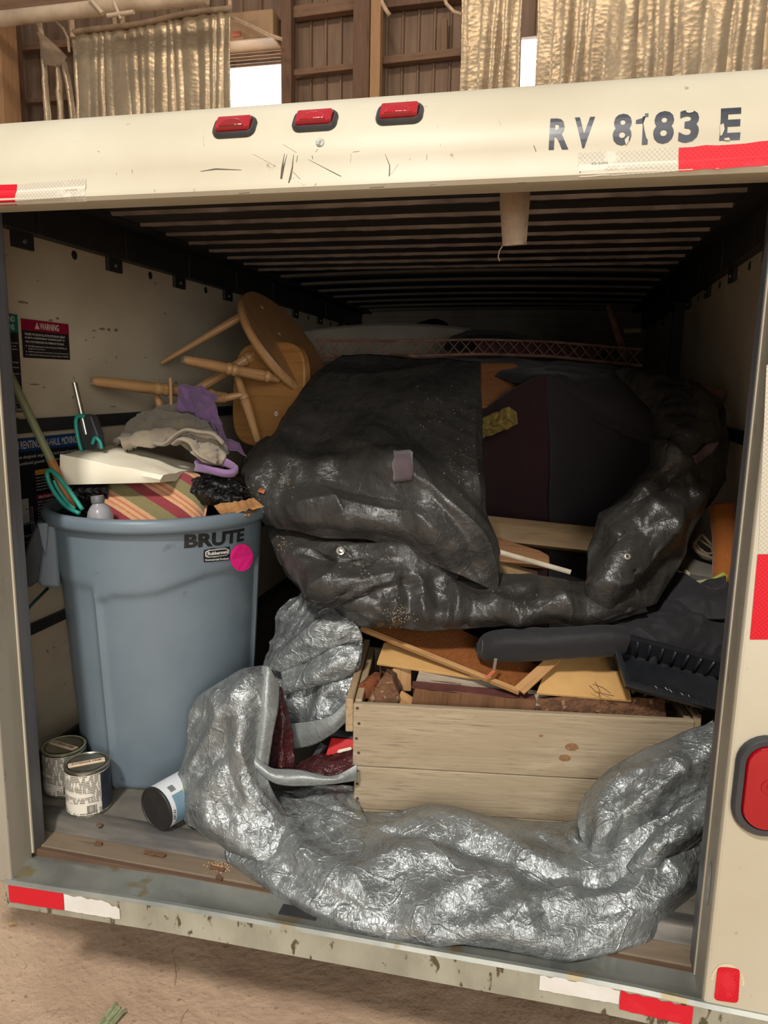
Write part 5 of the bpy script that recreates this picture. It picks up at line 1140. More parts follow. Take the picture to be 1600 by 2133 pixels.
tp([[(546, 1387, .262), (562, 1391, .256), (583, 1428, .27)], [(537, 1450, .225), (556, 1450, .215), (580, 1475, .235)], [(529, 1530, .195), (548, 1530, .185), (568, 1535, .205)], [(523, 1568, .185), (540, 1582, .17), (560, 1600, .19)]], 60, 16, 29, 'hem_band', M['silverhem'], ((.05, .003),))
tp([[(524, 1565, .185), (562, 1600, .178), (620, 1603, .20), (692, 1616, .215), (744, 1592, .25)], [(530, 1590, .165), (570, 1616, .160), (625, 1620, .182), (696, 1624, .205), (744, 1608, .245)], [(540, 1604, .172), (578, 1632, .168), (632, 1638, .19), (702, 1632, .215), (744, 1626, .25)]], 16, 80, 30, 'hem_band', M['silverhem'], ((.05, .003),))
tp([[(590, 1660, .25), (640, 1640, .27), (700, 1635, .29), (746, 1640, .30)], [(600, 1690, .19), (650, 1670, .21), (705, 1665, .23), (750, 1680, .25)], [(610, 1720, .14), (660, 1710, .15), (715, 1715, .16), (770, 1720, .17)]], 50, 60, 31, lv=((.08, .008, None, .8), ('r', 0.05, 0.0042, (1, 0, .2), 3), ('r', 0.02, 0.00126, (.5, 0, 1), 2)))
# right hand fold standing up against the post
tp([[(1224, 1655, .315), (1290, 1592, .32), (1390, 1536, .335), (1492, 1496, .35)], [(1204, 1690, .235), (1280, 1630, .235), (1385, 1580, .27), (1490, 1545, .30)], [(1206, 1728, .195), (1275, 1685, .19), (1380, 1630, .23), (1488, 1600, .275)], [(1222, 1770, .175), (1270, 1740, .165), (1350, 1700, .205), (1486, 1655, .26)],
    [(1240, 1802, .165), (1275, 1785, .17), (1335, 1745, .215), (1484, 1690, .275)], [(1252, 1795, .20), (1285, 1775, .21), (1340, 1735, .25), (1484, 1690, .30)]], 90, 110, 32, 'right_fold', lv=((.16, .010, None, .9), ('r', .10, .009, (.9, 0, .6), 4), ('r', .04, .0018, (.8, 0, .9), 3), (.06, .002, None, .9)), folds=[([(1225, 1790), (1290, 1700), (1390, 1620), (1488, 1570)], 0.022, 30), ([(1260, 1640), (1250, 1720), (1240, 1800)], 0.016, 24), ([(1300, 1620), (1300, 1690), (1280, 1770)], -0.014, 22), ([(1340, 1590), (1400, 1590), (1440, 1640)], 0.012, 22), ([(1420, 1540), (1400, 1600), (1340, 1690)], 0.014, 24)])
tp([[(1290, 1790, .23), (1350, 1730, .25), (1420, 1680, .26), (1486, 1620, .29)], [(1300, 1800, .155), (1362, 1745, .165), (1428, 1700, .19), (1486, 1655, .24)], [(1325, 1830, .125), (1385, 1780, .14), (1440, 1740, .17), (1484, 1705, .22)], [(1340, 1850, .16), (1395, 1800, .18), (1445, 1760, .2), (1482, 1720, .25)]], 60, 80, 33, 'right_fold', lv=((.10, .010, None, .9), ('r', 0.07, 0.00588, (.8, 0, .7), 4), ('r', 0.03, 0.0021, (.8, 0, .9), 3), ('r', 0.02, 0.00105, (.2, 0, 1), 2.5)))
tp([[(1178, 1722, .26), (1200, 1715, .27), (1222, 1730, .27)], [(1176, 1745, .20), (1200, 1742, .19), (1225, 1760, .20)], [(1190, 1780, .18), (1215, 1790, .165), (1245, 1800, .18)]], 30, 30, 34, 'tarp_fold', lv=((.05, .006), ('r', 0.03, 0.0021, (.5, 0, 1), 2)))
# red and grey case under the tarp
rc = thing('red_case', at(700, 1580, .40), 'red plastic case with grey rim inside the tarp fold', 'case')
M['redp'] = mat('bright_red_plastic', srgb(214, 36, 40), srgb(186, 26, 32), rough=.4, vs=8)
plate('side', [(668, 1600, .36), (745, 1600, .36), (745, 1540, .40), (690, 1536, .40)], .01, M['redp'], rc, .003); plate('inner_face', [(690, 1540, .405), (748, 1552, .40), (750, 1530, .43), (700, 1530, .43)], .01, mat('deep_red_plastic', srgb(150, 14, 20), rough=.4), rc, .002)
plank('rim', at(684, 1520, .42), at(750, 1535, .41), .02, .018, cdir(0, .8, .6), M['candark'], rc, .004); plank('rim', at(640, 1600, .35), at(672, 1548, .38), .016, .02, cdir(-.2, .6, .7), M['candark'], rc, .003)
plate('paper', [(695, 1580, .352), (742, 1572, .352), (730, 1556, .36), (705, 1562, .36)], .001, M['paper'], rc, 0)
# ================================================================== BLACK COVER
M['vinyl'] = tarp_mat('black_vinyl_cover', srgb(58, 57, 55), srgb(48, 47, 45), 0.0, .33, .44, False, srgb(86, 74, 58))
M['nylon'] = fabric('black_nylon', (.022, .022, .025), (.032, .032, .035), .6, 500, 10, .35, .1)
cov = thing('black_cover', at(900, 1300, .5), 'dusty black vinyl cover thrown over the pile behind the crate', 'cover')
LV = ((.16, .014, None, .8), ('r', 0.1, 0.009, (.6, 0, -1), 3), ('r', 0.04, 0.0021, (.8, 0, .6), 2.5))
def bc(rows, nu, nv, seed, name='cover_fold', lv=LV, m=None, par=cov, solid=.002, folds=()): return tp(rows, nu, nv, seed, name, m or M['vinyl'], lv, solid, par, folds)
flap = bc([[(712, 738, 1.02), (790, 736, 1.04), (870, 744, 1.02), (940, 750, 1.0), (1000, 752, .98)], [(655, 775, .86), (760, 785, .81), (860, 795, .79), (935, 800, .80), (1000, 802, .84)], [(618, 830, .76), (730, 860, .69), (850, 870, .66), (935, 872, .68), (1000, 880, .74)],
    [(582, 905, .68), (700, 930, .61), (840, 940, .58), (940, 942, .60), (1003, 950, .66)], [(515, 962, .62), (660, 990, .53), (820, 1000, .505), (940, 1012, .53), (1010, 1030, .60)], [(503, 1010, .56), (640, 1040, .465), (800, 1050, .45), (940, 1080, .475), (1020, 1100, .56)],
    [(530, 1060, .51), (650, 1082, .43), (800, 1098, .42), (940, 1132, .445), (1030, 1162, .53)], [(552, 1092, .52), (660, 1116, .45), (790, 1132, .45), (960, 1200, .455), (1040, 1236, .505)]], 150, 130, 41, 'flap', ((.34, .012, None, .8), ('r', .24, .010, (.75, 0, -1), 3.5), ('r', .08, .0035, (.8, 0, -.9), 4)), folds=[([(640, 835), (570, 960), (515, 1035)], 0.026, 50), ([(690, 905), (800, 960), (930, 1080), (1022, 1205)], 0.034, 60), ([(700, 1000), (850, 1012), (960, 1100), (1040, 1215)], 0.03, 44), ([(570, 1062), (700, 1052), (850, 1078), (930, 1132)], 0.026, 40), ([(620, 1000), (760, 1030), (880, 1060)], -0.022, 40), ([(850, 1000), (950, 1120), (1000, 1210)], -0.024, 34), ([(770, 890), (840, 950), (870, 1040)], 0.014, 36), ([(640, 985), (690, 1030), (740, 1110)], 0.018, 34), ([(560, 960), (640, 970), (720, 960)], 0.016, 36), ([(990, 800), (985, 950), (1000, 1060)], 0.012, 20)])
bc([[(556, 908, .74), (596, 905, .74), (640, 870, .76)], [(512, 950, .68), (566, 945, .66), (630, 930, .68)], [(494, 1000, .64), (540, 1000, .60), (620, 980, .62)], [(505, 1035, .60), (545, 1040, .57), (620, 1030, .58)]], 50, 50, 42)
bc([[(545, 1082, .57), (650, 1108, .51), (760, 1122, .50), (870, 1122, .51), (960, 1185, .53)], [(563, 1130, .52), (650, 1142, .44), (750, 1146, .42), (860, 1138, .44), (950, 1208, .49)], [(600, 1182, .50), (670, 1192, .41), (760, 1198, .385), (840, 1188, .42), (930, 1228, .47)],
    [(648, 1226, .48), (710, 1240, .41), (780, 1236, .385), (850, 1240, .405), (940, 1258, .44)], [(700, 1268, .46), (760, 1282, .395), (820, 1286, .375), (880, 1282, .385), (960, 1286, .415)], [(745, 1302, .46), (790, 1309, .41), (840, 1314, .39), (900, 1314, .40), (980, 1306, .43)]], 110, 110, 43, 'lower_bulge', ((.2, .012, None, .8), ('r', .12, .009, (1, 0, .45), 3), ('r', .05, .004, (1, 0, .2), 3)), folds=[([(705, 1140), (700, 1190), (648, 1214)], 0.026, 30), ([(575, 1130), (650, 1200), (740, 1228), (855, 1196)], 0.03, 34), ([(830, 1205), (825, 1250), (815, 1300)], 0.02, 24), ([(868, 1185), (878, 1240), (890, 1300)], 0.02, 24), ([(620, 1150), (700, 1170), (820, 1160)], -0.024, 28), ([(740, 1240), (800, 1225), (870, 1215)], -0.022, 24), ([(660, 1230), (740, 1262), (800, 1300)], 0.014, 26), ([(920, 1200), (935, 1250), (925, 1305)], 0.016, 22)])
bc([[(830, 1188, .54), (920, 1192, .55), (1040, 1196, .57), (1120, 1198, .58), (1220, 1215, .59), (1290, 1180, .62)], [(840, 1230, .455), (930, 1232, .455), (1040, 1235, .465), (1130, 1236, .475), (1230, 1242, .49), (1310, 1200, .54)], [(850, 1278, .425), (950, 1282, .415), (1050, 1276, .425), (1140, 1270, .435), (1240, 1276, .455), (1330, 1235, .52)],
    [(880, 1312, .44), (960, 1310, .44), (1060, 1302, .45), (1150, 1299, .46), (1240, 1302, .475), (1345, 1272, .54)]], 60, 150, 44, 'bottom_run', ((.16, .010, None, .8), ('r', .09, .006, (.7, 0, 1), 2.5), ('r', .04, .0015, (.4, 0, -1), 2.5)), folds=[([(1000, 1235), (1060, 1262), (1110, 1292)], 0.018, 28), ([(930, 1205), (955, 1250), (945, 1305)], 0.02, 24), ([(1100, 1222), (1160, 1250), (1215, 1290)], 0.018, 26), ([(1030, 1290), (1120, 1270), (1230, 1240)], 0.014, 24), ([(960, 1220), (1050, 1230), (1150, 1225)], -0.012, 24)])
bc([[(1212, 1292, .50), (1260, 1292, .475), (1310, 1277, .50), (1362, 1257, .56)], [(1222, 1200, .565), (1280, 1190, .50), (1340, 1180, .53), (1405, 1190, .61)], [(1238, 1100, .63), (1310, 1090, .55), (1390, 1080, .58), (1440, 1110, .67)], [(1262, 1062, .69), (1330, 1010, .61), (1420, 990, .63), (1478, 1020, .71)],
    [(1342, 978, .75), (1390, 930, .68), (1450, 910, .68), (1506, 930, .75)], [(1372, 888, .81), (1400, 860, .74), (1460, 850, .74), (1508, 870, .81)], [(1332, 828, .90), (1380, 800, .87), (1430, 800, .87), (1495, 822, .88)], [(1272, 768, 1.0), (1330, 768, .98), (1380, 780, .97), (1455, 795, .97)]], 150, 80, 45, 'right_run', ((.2, .014, None, .8), ('r', .12, .012, (.35, 0, 1), 3), ('r', .05, .005, (.6, 0, 1), 3)), folds=[([(1250, 1080), (1300, 1130), (1270, 1200), (1235, 1270)], 0.024, 34), ([(1330, 1000), (1370, 1060), (1390, 1130)], 0.022, 32), ([(1350, 900), (1430, 970), (1440, 1080)], 0.026, 36), ([(1232, 1250), (1340, 1160), (1420, 1030)], 0.024, 34), ([(1300, 1050), (1400, 1010), (1470, 960)], -0.022, 32), ([(1380, 830), (1420, 900), (1500, 920)], 0.02, 30)])
bc([[(1448, 1080, .80), (1480, 1050, .80), (1512, 1000, .82)], [(1470, 980, .76), (1495, 950, .77), (1516, 920, .80)], [(1480, 900, .80), (1500, 880, .82), (1512, 860, .84)], [(1440, 810, .92), (1480, 820, .93), (1505, 830, .94)]], 50, 30, 46)
# fastening tab and grommet
G = np.array([[tuple(snap('flap', 820 + 39 * u + (1 if v_ > .5 else 0), 944 - 3 * u + 60 * v_ - 3 * u * v_, .004)) for v_ in np.linspace(0, 1, 7)] for u in np.linspace(0, 1, 5)])
b = MB(); b.grid(G); tab = b.build('fastening_tab', fabric('mauve_hook_tape', srgb(92, 80, 84), srgb(74, 62, 68), weave=700), cov, fix=False, smooth='all', solid=.002); tab['label'] = 'mauve hook tape tab'
pt = {k: snap('right_run', *k, .006) for k in ((1452, 938), (1470, 924), (1490, 919), (1440, 950), (1456, 952), (1476, 940), (1438, 948), (1446, 966), (1460, 954))}; ks = list(pt)
G = crom(np.array([[tuple(pt[ks[3 * r_ + c_]] - V(CF) * (.012 if c_ == 2 else 0)) for c_ in range(3)] for r_ in range(3)]), 10); G = crom(G.transpose(1, 0, 2), 10); b = MB(); b.grid(G); b.build('fastening_tab', mat('mauve_tab', srgb(116, 96, 100), srgb(96, 78, 84), rough=.8, vs=30), cov, smooth='all', fix=False, solid=.002)
for nm, px, py, r_, m_ in (('lower_bulge', 709, 1148, .0115, mat('bright_grommet', srgb(206, 204, 196), rough=.25, metal=.9)), ('right_run', 1307, 1160, .008, mat('dull_grommet', srgb(196, 190, 178), rough=.4, metal=.6))):
    gp_ = snap(nm, px, py, .002); b = MB(); b.lathe([(r_, -.002), (r_ * .96, .003), (r_ * .7, .004), (r_ * .45, .001), (r_ * .42, -.002)], 20, frame(gp_, gp_ + cdir(1, 0, 0), cdir(-.1, .3, .95))); b.build('grommet', m_, cov, smooth=40)
lf = snap('flap', 547, 1023, .005); b = MB(); b.add([lf + cdir(*q) * .012 for q in ((-1, 0, .2), (-.2, .5, .4), (1, .35, .2), (.3, -.35, .3))], [(0, 1, 2, 3)]); tag(b.build('dry_leaf', mat('orange_leaf', srgb(150, 88, 48), rough=.8), None, solid=.001), 'small orange dry leaf stuck on the black cover', 'leaf')
# dust and crumbs clinging to the cover
M['dust'] = mat('pale_dust', srgb(176, 158, 126), srgb(150, 132, 104), rough=.95, vs=80)
rs = np.random.RandomState(77); b = MB()
for nm, px, py, sx_, sy_, n in (('flap', 522, 1040, 16, 26, 90), ('flap', 600, 1005, 20, 30, 40), ('lower_bulge', 590, 1130, 10, 20, 40), ('lower_bulge', 830, 1280, 28, 22, 130), ('flap', 960, 960, 30, 60, 60), ('flap', 900, 850, 60, 40, 30), ('bottom_run', 1080, 1250, 60, 25, 30), ('lower_bulge', 760, 1190, 40, 30, 30)):
    for _ in range(n):
        p = snap(nm, px + rs.normal(0, sx_ * .6), py + rs.normal(0, sy_ * .6), .0014); a = rs.uniform(0, 6.3); l_ = rs.uniform(.0006, .0024); d1 = cdir(math.cos(a), math.sin(a), 0) * l_; d2 = cdir(-math.sin(a), math.cos(a), 0) * l_ * .5; up_ = cdir(0, .3, .9) * .0006
        b.add([p - d1, p + d2, p + d1, p - d2, p + up_], [(0, 1, 4), (1, 2, 4), (2, 3, 4), (3, 0, 4)])
tag(b.build('dust_crumbs', M['dust'], cov, fix=False), 'pale dust and crumbs', kind='stuff')
# maroon draped furniture behind the cover
M['maroonc'] = fabric('dark_maroon_canvas', srgb(62, 38, 43), srgb(48, 29, 34), .85, 300, 4, .3, .15)
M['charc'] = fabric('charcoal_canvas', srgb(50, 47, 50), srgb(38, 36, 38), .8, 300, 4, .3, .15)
mf = thing('maroon_canvas_cover', at(1140, 1380, 1.0), 'dark maroon peaked canvas cover deep in the middle of the pile', 'cover')
tp([[(1002, 858, 1.12), (1060, 815, 1.05), (1100, 793, 1.0), (1140, 778, .96)], [(992, 900, 1.1), (1045, 880, 1.03), (1100, 870, .98), (1142, 860, .94)], [(985, 990, 1.1), (1045, 985, 1.02), (1100, 975, .96), (1146, 960, .92)], [(985, 1090, 1.1), (1045, 1085, 1.02), (1100, 1085, .96), (1142, 1090, .92)], [(990, 1400, 1.1), (1045, 1390, 1.02), (1100, 1390, .96), (1140, 1390, .92)]], 60, 40, 51, 'left_panel', M['maroonc'], ((.2, .012, ((0, 0, 1), 2)), (.07, .003)), .003, mf)
tp([[(1140, 778, .96), (1180, 790, .98), (1230, 820, 1.0), (1300, 865, 1.04)], [(1142, 860, .94), (1210, 870, .98), (1280, 890, 1.0), (1370, 905, 1.05)], [(1146, 960, .92), (1215, 960, .97), (1280, 960, 1.0), (1375, 965, 1.05)], [(1142, 1090, .92), (1210, 1090, .97), (1270, 1090, 1.0), (1350, 1090, 1.05)], [(1140, 1390, .92), (1210, 1390, .97), (1270, 1390, 1.0), (1350, 1390, 1.05)]], 60, 50, 52, 'right_panel', M['charc'], ((.2, .014, ((0, 0, 1), 2)), (.07, .003)), .003, mf)
tp([[(990, 772, 1.25), (1080, 762, 1.2), (1180, 766, 1.16), (1280, 772, 1.12), (1330, 790, 1.1)], [(1085, 800, 1.08), (1120, 782, 1.04), (1190, 790, 1.0), (1260, 815, .98), (1335, 830, .98)], [(1140, 800, 1.0), (1165, 800, .98), (1220, 830, .96), (1290, 870, .95), (1375, 890, .95)], [(1170, 820, 1.02), (1200, 850, 1.0), (1250, 880, .98), (1310, 910, .97), (1370, 930, .97)]], 60, 80, 53, 'dark_cloth_fold', M['charc'], ((.12, .018, ((.8, 0, -.5), 2)), (.05, .007)), .003, mf)
# ================================================================== BLACK BAGS AND TRAY
bag = thing('tube_bag', at(1130, 1390, .43), 'black zipped nylon tube bag lying over the brown panel', 'bag')
cen = [(992, 1350, .43), (1010, 1348, .425), (1050, 1345, .42), (1110, 1342, .42), (1180, 1338, .425), (1260, 1335, .435), (1300, 1335, .45)]; rr2 = [.010, .036, .043, .043, .041, .040, .038]
C3 = crom(np.array([tuple(at(*p)) for p in cen]), 60); R3 = crom(np.array(rr2), 60); G = np.zeros((61, 33, 3))
for i in range(61):
    for j in range(33):
        a = 2 * math.pi * j / 32; c_, s__ = math.cos(a), math.sin(a); sq = lambda q: math.copysign(abs(q) ** .75, q)
        G[i, j] = C3[i] + np.array(cdir(.1, .8, .5)) * R3[i] * sq(c_) * .95 + np.array(cdir(0, -.5, .85)) * R3[i] * sq(s__) * .8
G = ridge(G, .06, .004, 61, (1, 0, .1), 2.5); G = crumple(G, .025, .0015, 62); b = MB(); b.grid(G); b.build('shell', M['nylon'], bag, smooth='all')
zp = [C3[i] + np.array(cdir(-.9, .3 * math.cos(a), .5)) * .002 for i, a in ((3, 0),)]
ring = [V(C3[6]) + cdir(.1, .8, .5) * R3[6] * math.cos(a) * 1.0 + cdir(0, -.5, .85) * R3[6] * math.sin(a) * .86 for a in np.linspace(0, 2 * math.pi, 40)[:-1]]
b = MB(); b.tube(ring, .0028, 6, closed=True); b.build('zip', mat('zip_teeth', srgb(96, 92, 88), srgb(40, 40, 42), rough=.4, metal=.4, vs=300), bag)
plank('zip_pull', at(1033, 1372, .365), at(1029, 1396, .365), .008, .002, cdir(0, .2, 1), mat('steel_pull', srgb(140, 136, 130), rough=.3, metal=.8), bag, .0005); plank('pull_cord', at(1030, 1396, .365), at(1012, 1414, .365), .008, .002, cdir(0, .5, .9), mat('orange_cord', srgb(170, 92, 58), rough=.8), bag, .0005)
tp([[(1262, 1298, .50), (1330, 1285, .56), (1400, 1225, .66), (1450, 1215, .68), (1512, 1200, .70)], [(1265, 1312, .47), (1335, 1310, .51), (1410, 1290, .56), (1460, 1290, .58), (1512, 1290, .60)], [(1270, 1340, .46), (1340, 1345, .48), (1410, 1350, .5), (1460, 1355, .52), (1512, 1360, .54)], [(1275, 1400, .47), (1340, 1420, .48), (1410, 1430, .5), (1460, 1440, .52), (1512, 1450, .54)]], 60, 80, 63, 'bag_body', M['nylon'], ((.12, .014, None, .8), ('r', .08, .012, (.4, 0, 1), 3), ('r', .04, .004, (1, 0, .3), 2)), .002, bag)
tp([[(1385, 1220, .68), (1420, 1195, .70), (1460, 1215, .66), (1490, 1225, .66), (1516, 1205, .68)], [(1390, 1250, .62), (1425, 1240, .63), (1460, 1245, .61), (1490, 1248, .61), (1516, 1240, .62)], [(1380, 1290, .58), (1420, 1290, .58), (1460, 1290, .58), (1490, 1290, .58), (1516, 1290, .58)]], 30, 50, 64, 'bag_mouth', M['nylon'], ((.06, .006),), .002, bag)
# tray
M['trayp'] = mat('black_tray_plastic', (.012, .014, .018), (.02, .022, .026), rough=.33, vs=14, bmp=.06, bsc=40)
tTL, tBL, tTR = at(1266, 1310, .47), at(1305, 1428, .345), at(1520, 1376, .50)
tx = (tTR - tTL).normalized(); tyv = (tTL - tBL); wT = (tyv - tx * tyv.dot(tx)).length; ty = (tyv - tx * tyv.dot(tx)).normalized(); tz = tx.cross(ty)
tO = tTL - ty * wT; TT = Matrix(((tx.x, ty.x, tz.x, tO.x), (tx.y, ty.y, tz.y, tO.y), (tx.z, ty.z, tz.z, tO.z), (0, 0, 0, 1))); LT = .335
tray = thing('plastic_tray', tO + tx * LT / 2 - tz * .06, 'shallow black ribbed plastic tray tilted on the crate\'s right end', 'tray')
shr = (tBL - tTL).dot(tx)     # near edge is shifted sideways
def tray_pt(u, v, z, inset): 
    x = inset + (LT - 2 * inset) * u; y = inset + (wT - 2 * inset) * v; return V((x + shr * (1 - y / wT) * (1 - x / LT), y, z))
def ringpts(inset, z, n=16):
    r = []; 
    for k in range(n): r.append(tray_pt(k / n, 0, z, inset))
    for k in range(n): r.append(tray_pt(1, k / n, z, inset))
    for k in range(n): r.append(tray_pt(1 - k / n, 1, z, inset))
    for k in range(n): r.append(tray_pt(0, 1 - k / n, z, inset))
    return r
lv_ = [ringpts(.0, -.012), ringpts(-.001, .0), ringpts(.003, .0025), ringpts(.014, .002), ringpts(.016, -.002), ringpts(.026, -.045), ringpts(.03, -.047)]
b = MB(); k = 64; b.add([p for r in lv_ for p in r], [(j * k + i, j * k + (i + 1) % k, (j + 1) * k + (i + 1) % k, (j + 1) * k + i) for j in range(len(lv_) - 1) for i in range(k)] + [tuple(range((len(lv_) - 1) * k, len(lv_) * k))])
b.build('pan', M['trayp'], tray, TT, local=True, smooth=35, solid=.002)
for u in np.linspace(.08, .92, 9):
    for v_, sg_ in ((1, -1), (0, 1)):
        a0 = tray_pt(u, v_, .0, .016); a1 = tray_pt(u, v_, -.043, .027); b = MB(); b.tube([a0, a0.lerp(a1, .5), a1], [.004, .0045, .005], 8); b.build('rib', M['trayp'], tray, TT, local=True, smooth='all')
    b = MB(); b.tube([tray_pt(u, 0, -.004, .012), tray_pt(u, 0, -.047, .022)], [.004, .005], 8); b.build('rib', M['trayp'], tray, TT, local=True, smooth='all')
for x0, y0, x1, y1 in ((.30, .26, .335, .14), (.335, .30, .40, .30), (.40, .30, .42, .24), (.44, .28, .475, .16), (.30, .16, .32, .12), (.37, .14, .39, .14), (.43, .16, .44, .14), (.55, .26, .575, .2), (.62, .26, .65, .15), (.60, .15, .63, .13), (.69, .14, .71, .11)):
    b = MB(); b.tube([tray_pt(x0, y0, -.0455, .03), tray_pt(x1, y1, -.0455, .03)], .0011, 6); b.build('embossed_mark', M['trayp'], tray, TT, local=True)
# ================================================================== PAINT CANS
def label_mat(name, base, ink, sc=(1, 1, 260), vsc=1.0, thr=.5):
    m, nt, bs = nodes(name); bs.inputs['Roughness'].default_value = .5
    v = coords(nt, (1, 1, 1)); sp = N(nt, 'ShaderNodeSeparateXYZ'); L(nt, v, sp.inputs[0])
    ml = N(nt, 'ShaderNodeMath', operation='MULTIPLY'); L(nt, sp.outputs[2], ml.inputs[0]); ml.inputs[1].default_value = 230
    fr = N(nt, 'ShaderNodeMath', operation='FRACT'); L(nt, ml.outputs[0], fr.inputs[0]); line = ramp(nt, fr.outputs[0], .42, .46)
    brk = ramp(nt, noise_t(nt, coords(nt, (240, 240, 60)), 1, 0), .38, .44); para = ramp(nt, noise_t(nt, coords(nt, (8, 8, 45)), 1.0, 0), .40, .42)
    a = mixc(nt, 1.0, line, brk, 'MULTIPLY'); a = mixc(nt, 1.0, a, para, 'MULTIPLY')
    c = mixc(nt, a, base, ink); c = mixc(nt, ramp(nt, noise_t(nt, v, 26, 5), .62, .72), c, srgb(150, 140, 120)); L(nt, c, bs.inputs['Base Color']); return m
M['label'] = label_mat('printed_white_label', srgb(226, 220, 206), srgb(92, 88, 82))
M['tin'] = mat('bright_tin', srgb(190, 186, 172), srgb(150, 146, 132), rough=.28, metal=.9, vs=20)
M['tindark'] = mat('stained_tin', srgb(110, 106, 88), srgb(74, 70, 56), rough=.3, metal=.8, vs=24)
M['mask'] = mat('masking_tape', srgb(226, 204, 176), srgb(206, 180, 150), rough=.8, vs=30)
def paint_can(base, label, yaw, rimc):
    t = thing('paint_can', base, label, 'paint can', 'paint cans by the left wall'); T = Matrix.Translation(base) @ Matrix.Rotation(yaw, 4, 'Z'); r, h = .0545, .123
    b = MB(); b.lathe([(r - .002, 0), (r, .001), (r + .0006, .003), (r, .006), (r, h - .006), (r + .001, h - .004), (r + .001, h)], 48); b.build('tin', M['tin'], t, T, local=True, smooth=40)
    b = MB(); b.lathe([(r + .0006, .007), (r + .0006, h - .008)], 48, cap=False); lb = b.build('paper_label', M['label'], t, T, local=True, smooth=40, fix=False)
    b = MB(); b.lathe([(r + .0012, h - .003), (r + .0015, h + .001), (r - .0015, h + .002), (r - .004, h), (r - .006, h - .004)], 48, cap=False); b.build('rim', rimc, t, T, local=True, smooth=50)
    b = MB(); b.lathe([(r - .005, h - .003), (r - .006, h + .0005), (r - .009, h + .001), (r - .011, h - .002), (.004, h - .002)], 48); lid = b.build('lid', M['tindark'], t, T, local=True, smooth=50)
    b = MB(); q = Matrix.Rotation(math.radians(18), 4, 'Z'); b.box((-.045, -.010, h - .001), (.043, .008, h + .0022), q); mk = b.build('masking_tape', M['mask'], lid, T, local=True, bevel=.001)
    vs, fs = textbox('EXTERIOR TRIM', -.036, .034, -.005, .003, .02); b = MB(); b.add([q @ V((x, y, h + .0027)) for x, y in vs], fs); b.build('handwriting', mat('brown_pen', srgb(120, 84, 66), rough=.7), lid, T, local=True, fix=False)
    ang = -math.pi / 2 - yaw + .75                                           # barcode towards the viewer's right
    b = MB(); rs = np.random.RandomState(int(base.x * 1e4) % 97); a = ang - .22
    while a < ang + .22:
        wv = rs.choice([.008, .014, .02]); z0, z1 = .012, .034
        b.add([((r + .0012) * math.cos(q_), (r + .0012) * math.sin(q_), z_) for q_, z_ in ((a, z0), (a + wv, z0), (a + wv, z1), (a, z1))], [(0, 1, 2, 3)]); a += wv + rs.choice([.01, .018, .024])
    b.build('barcode', M['blackink'], lb, T, local=True, fix=False)
    b = MB(); a0, a1 = ang + .45, ang + 1.9; G = np.array([[((r + .0013) * math.cos(a), (r + .0013) * math.sin(a), z) for z in (.010, h - .010)] for a in np.linspace(a0, a1, 18)]); b.grid(G); b.build('front_label', mat('navy_front_label', srgb(34, 40, 54), srgb(50, 56, 70), rough=.45, vs=30), lb, T, local=True, fix=False, smooth='all')
    return t
pc1 = at(187, 1690, .150); paint_can(V((pc1.x, .150, FZ + .001)), 'front paint can with white printed label and taped lid', 0.35, M['tin'])
pc2 = at(139, 1650, .212); paint_can(V((pc2.x, .212, FZ + .001)), 'rear paint can with green rim against the left wall', -.5, mat('green_paint_rim', srgb(132, 140, 104), srgb(160, 156, 132), rough=.4, metal=.3, vs=40))
# can lying on its side, black base towards us
rL = .0545; dc = atz(326, 1685, FZ + rL + .001); axd = V((.34, .94, 0)).normalized()
lc_ = thing('paint_can', V((dc.x, dc.y, FZ)) + axd * .08, 'paint can lying on its side with black base towards us', 'paint can', 'paint cans by the left wall')
TL = frame(dc, dc + axd) @ Matrix.Rotation(math.pi / 2, 4, 'Y')
b = MB(); b.lathe([(rL - .003, .0), (rL - .0005, .0015), (rL, .004), (rL, .15), (rL - .004, .152)], 56); b.build('tin', mat('white_blue_label', srgb(214, 218, 222), srgb(198, 204, 210), rough=.4, vs=8), lc_, TL, local=True, smooth=40)
b = MB(); b.lathe([(rL + .0006, .003), (rL + .0006, -.001), (rL - .001, -.003), (rL - .004, -.0032), (rL - .0055, -.0014), (.003, -.0012)], 56); b.build('black_base', mat('glossy_black_base', (.012, .012, .013), (.02, .02, .02), rough=.5, vs=30, speck=srgb(190, 184, 172), speck_s=120, speck_t=.74), lc_, TL, local=True, smooth=40)
def band(a0, a1, x0, x1, m, off, name):
    b = MB(); G = np.array([[((rL + off) * math.cos(a), (rL + off) * math.sin(a), x) for x in (x0, x1)] for a in np.linspace(a0, a1, 14)]); b.grid(G); return b.build(name, m, lc_, TL, local=True, fix=False, smooth='all')
up_a = math.atan2((TL.inverted().to_3x3() @ V((0, 0, 1))).y, (TL.inverted().to_3x3() @ V((0, 0, 1))).x); sgn = 1 if (TL.inverted().to_3x3() @ V((.6, -.8, 0))).dot(V((math.cos(up_a + math.pi / 2), math.sin(up_a + math.pi / 2), 0))) > 0 else -1
band(up_a + sgn * .75, up_a + sgn * 2.2, .016, .148, mat('blue_grey_band', srgb(120, 150, 168), srgb(104, 134, 154), rough=.4, vs=10), .0006, 'colour_band')
band(up_a + sgn * .70, up_a + sgn * .95, .05, .075, mat('lime_spot', srgb(176, 206, 60), rough=.4), .0009, 'colour_spot')
for i in range(9): band(up_a + sgn * (.30 + .035 * i), up_a + sgn * (.30 + .035 * i + (.012 if i % 2 else .02)), .02, .036, M['blackink'], .0009, 'barcode_bar')
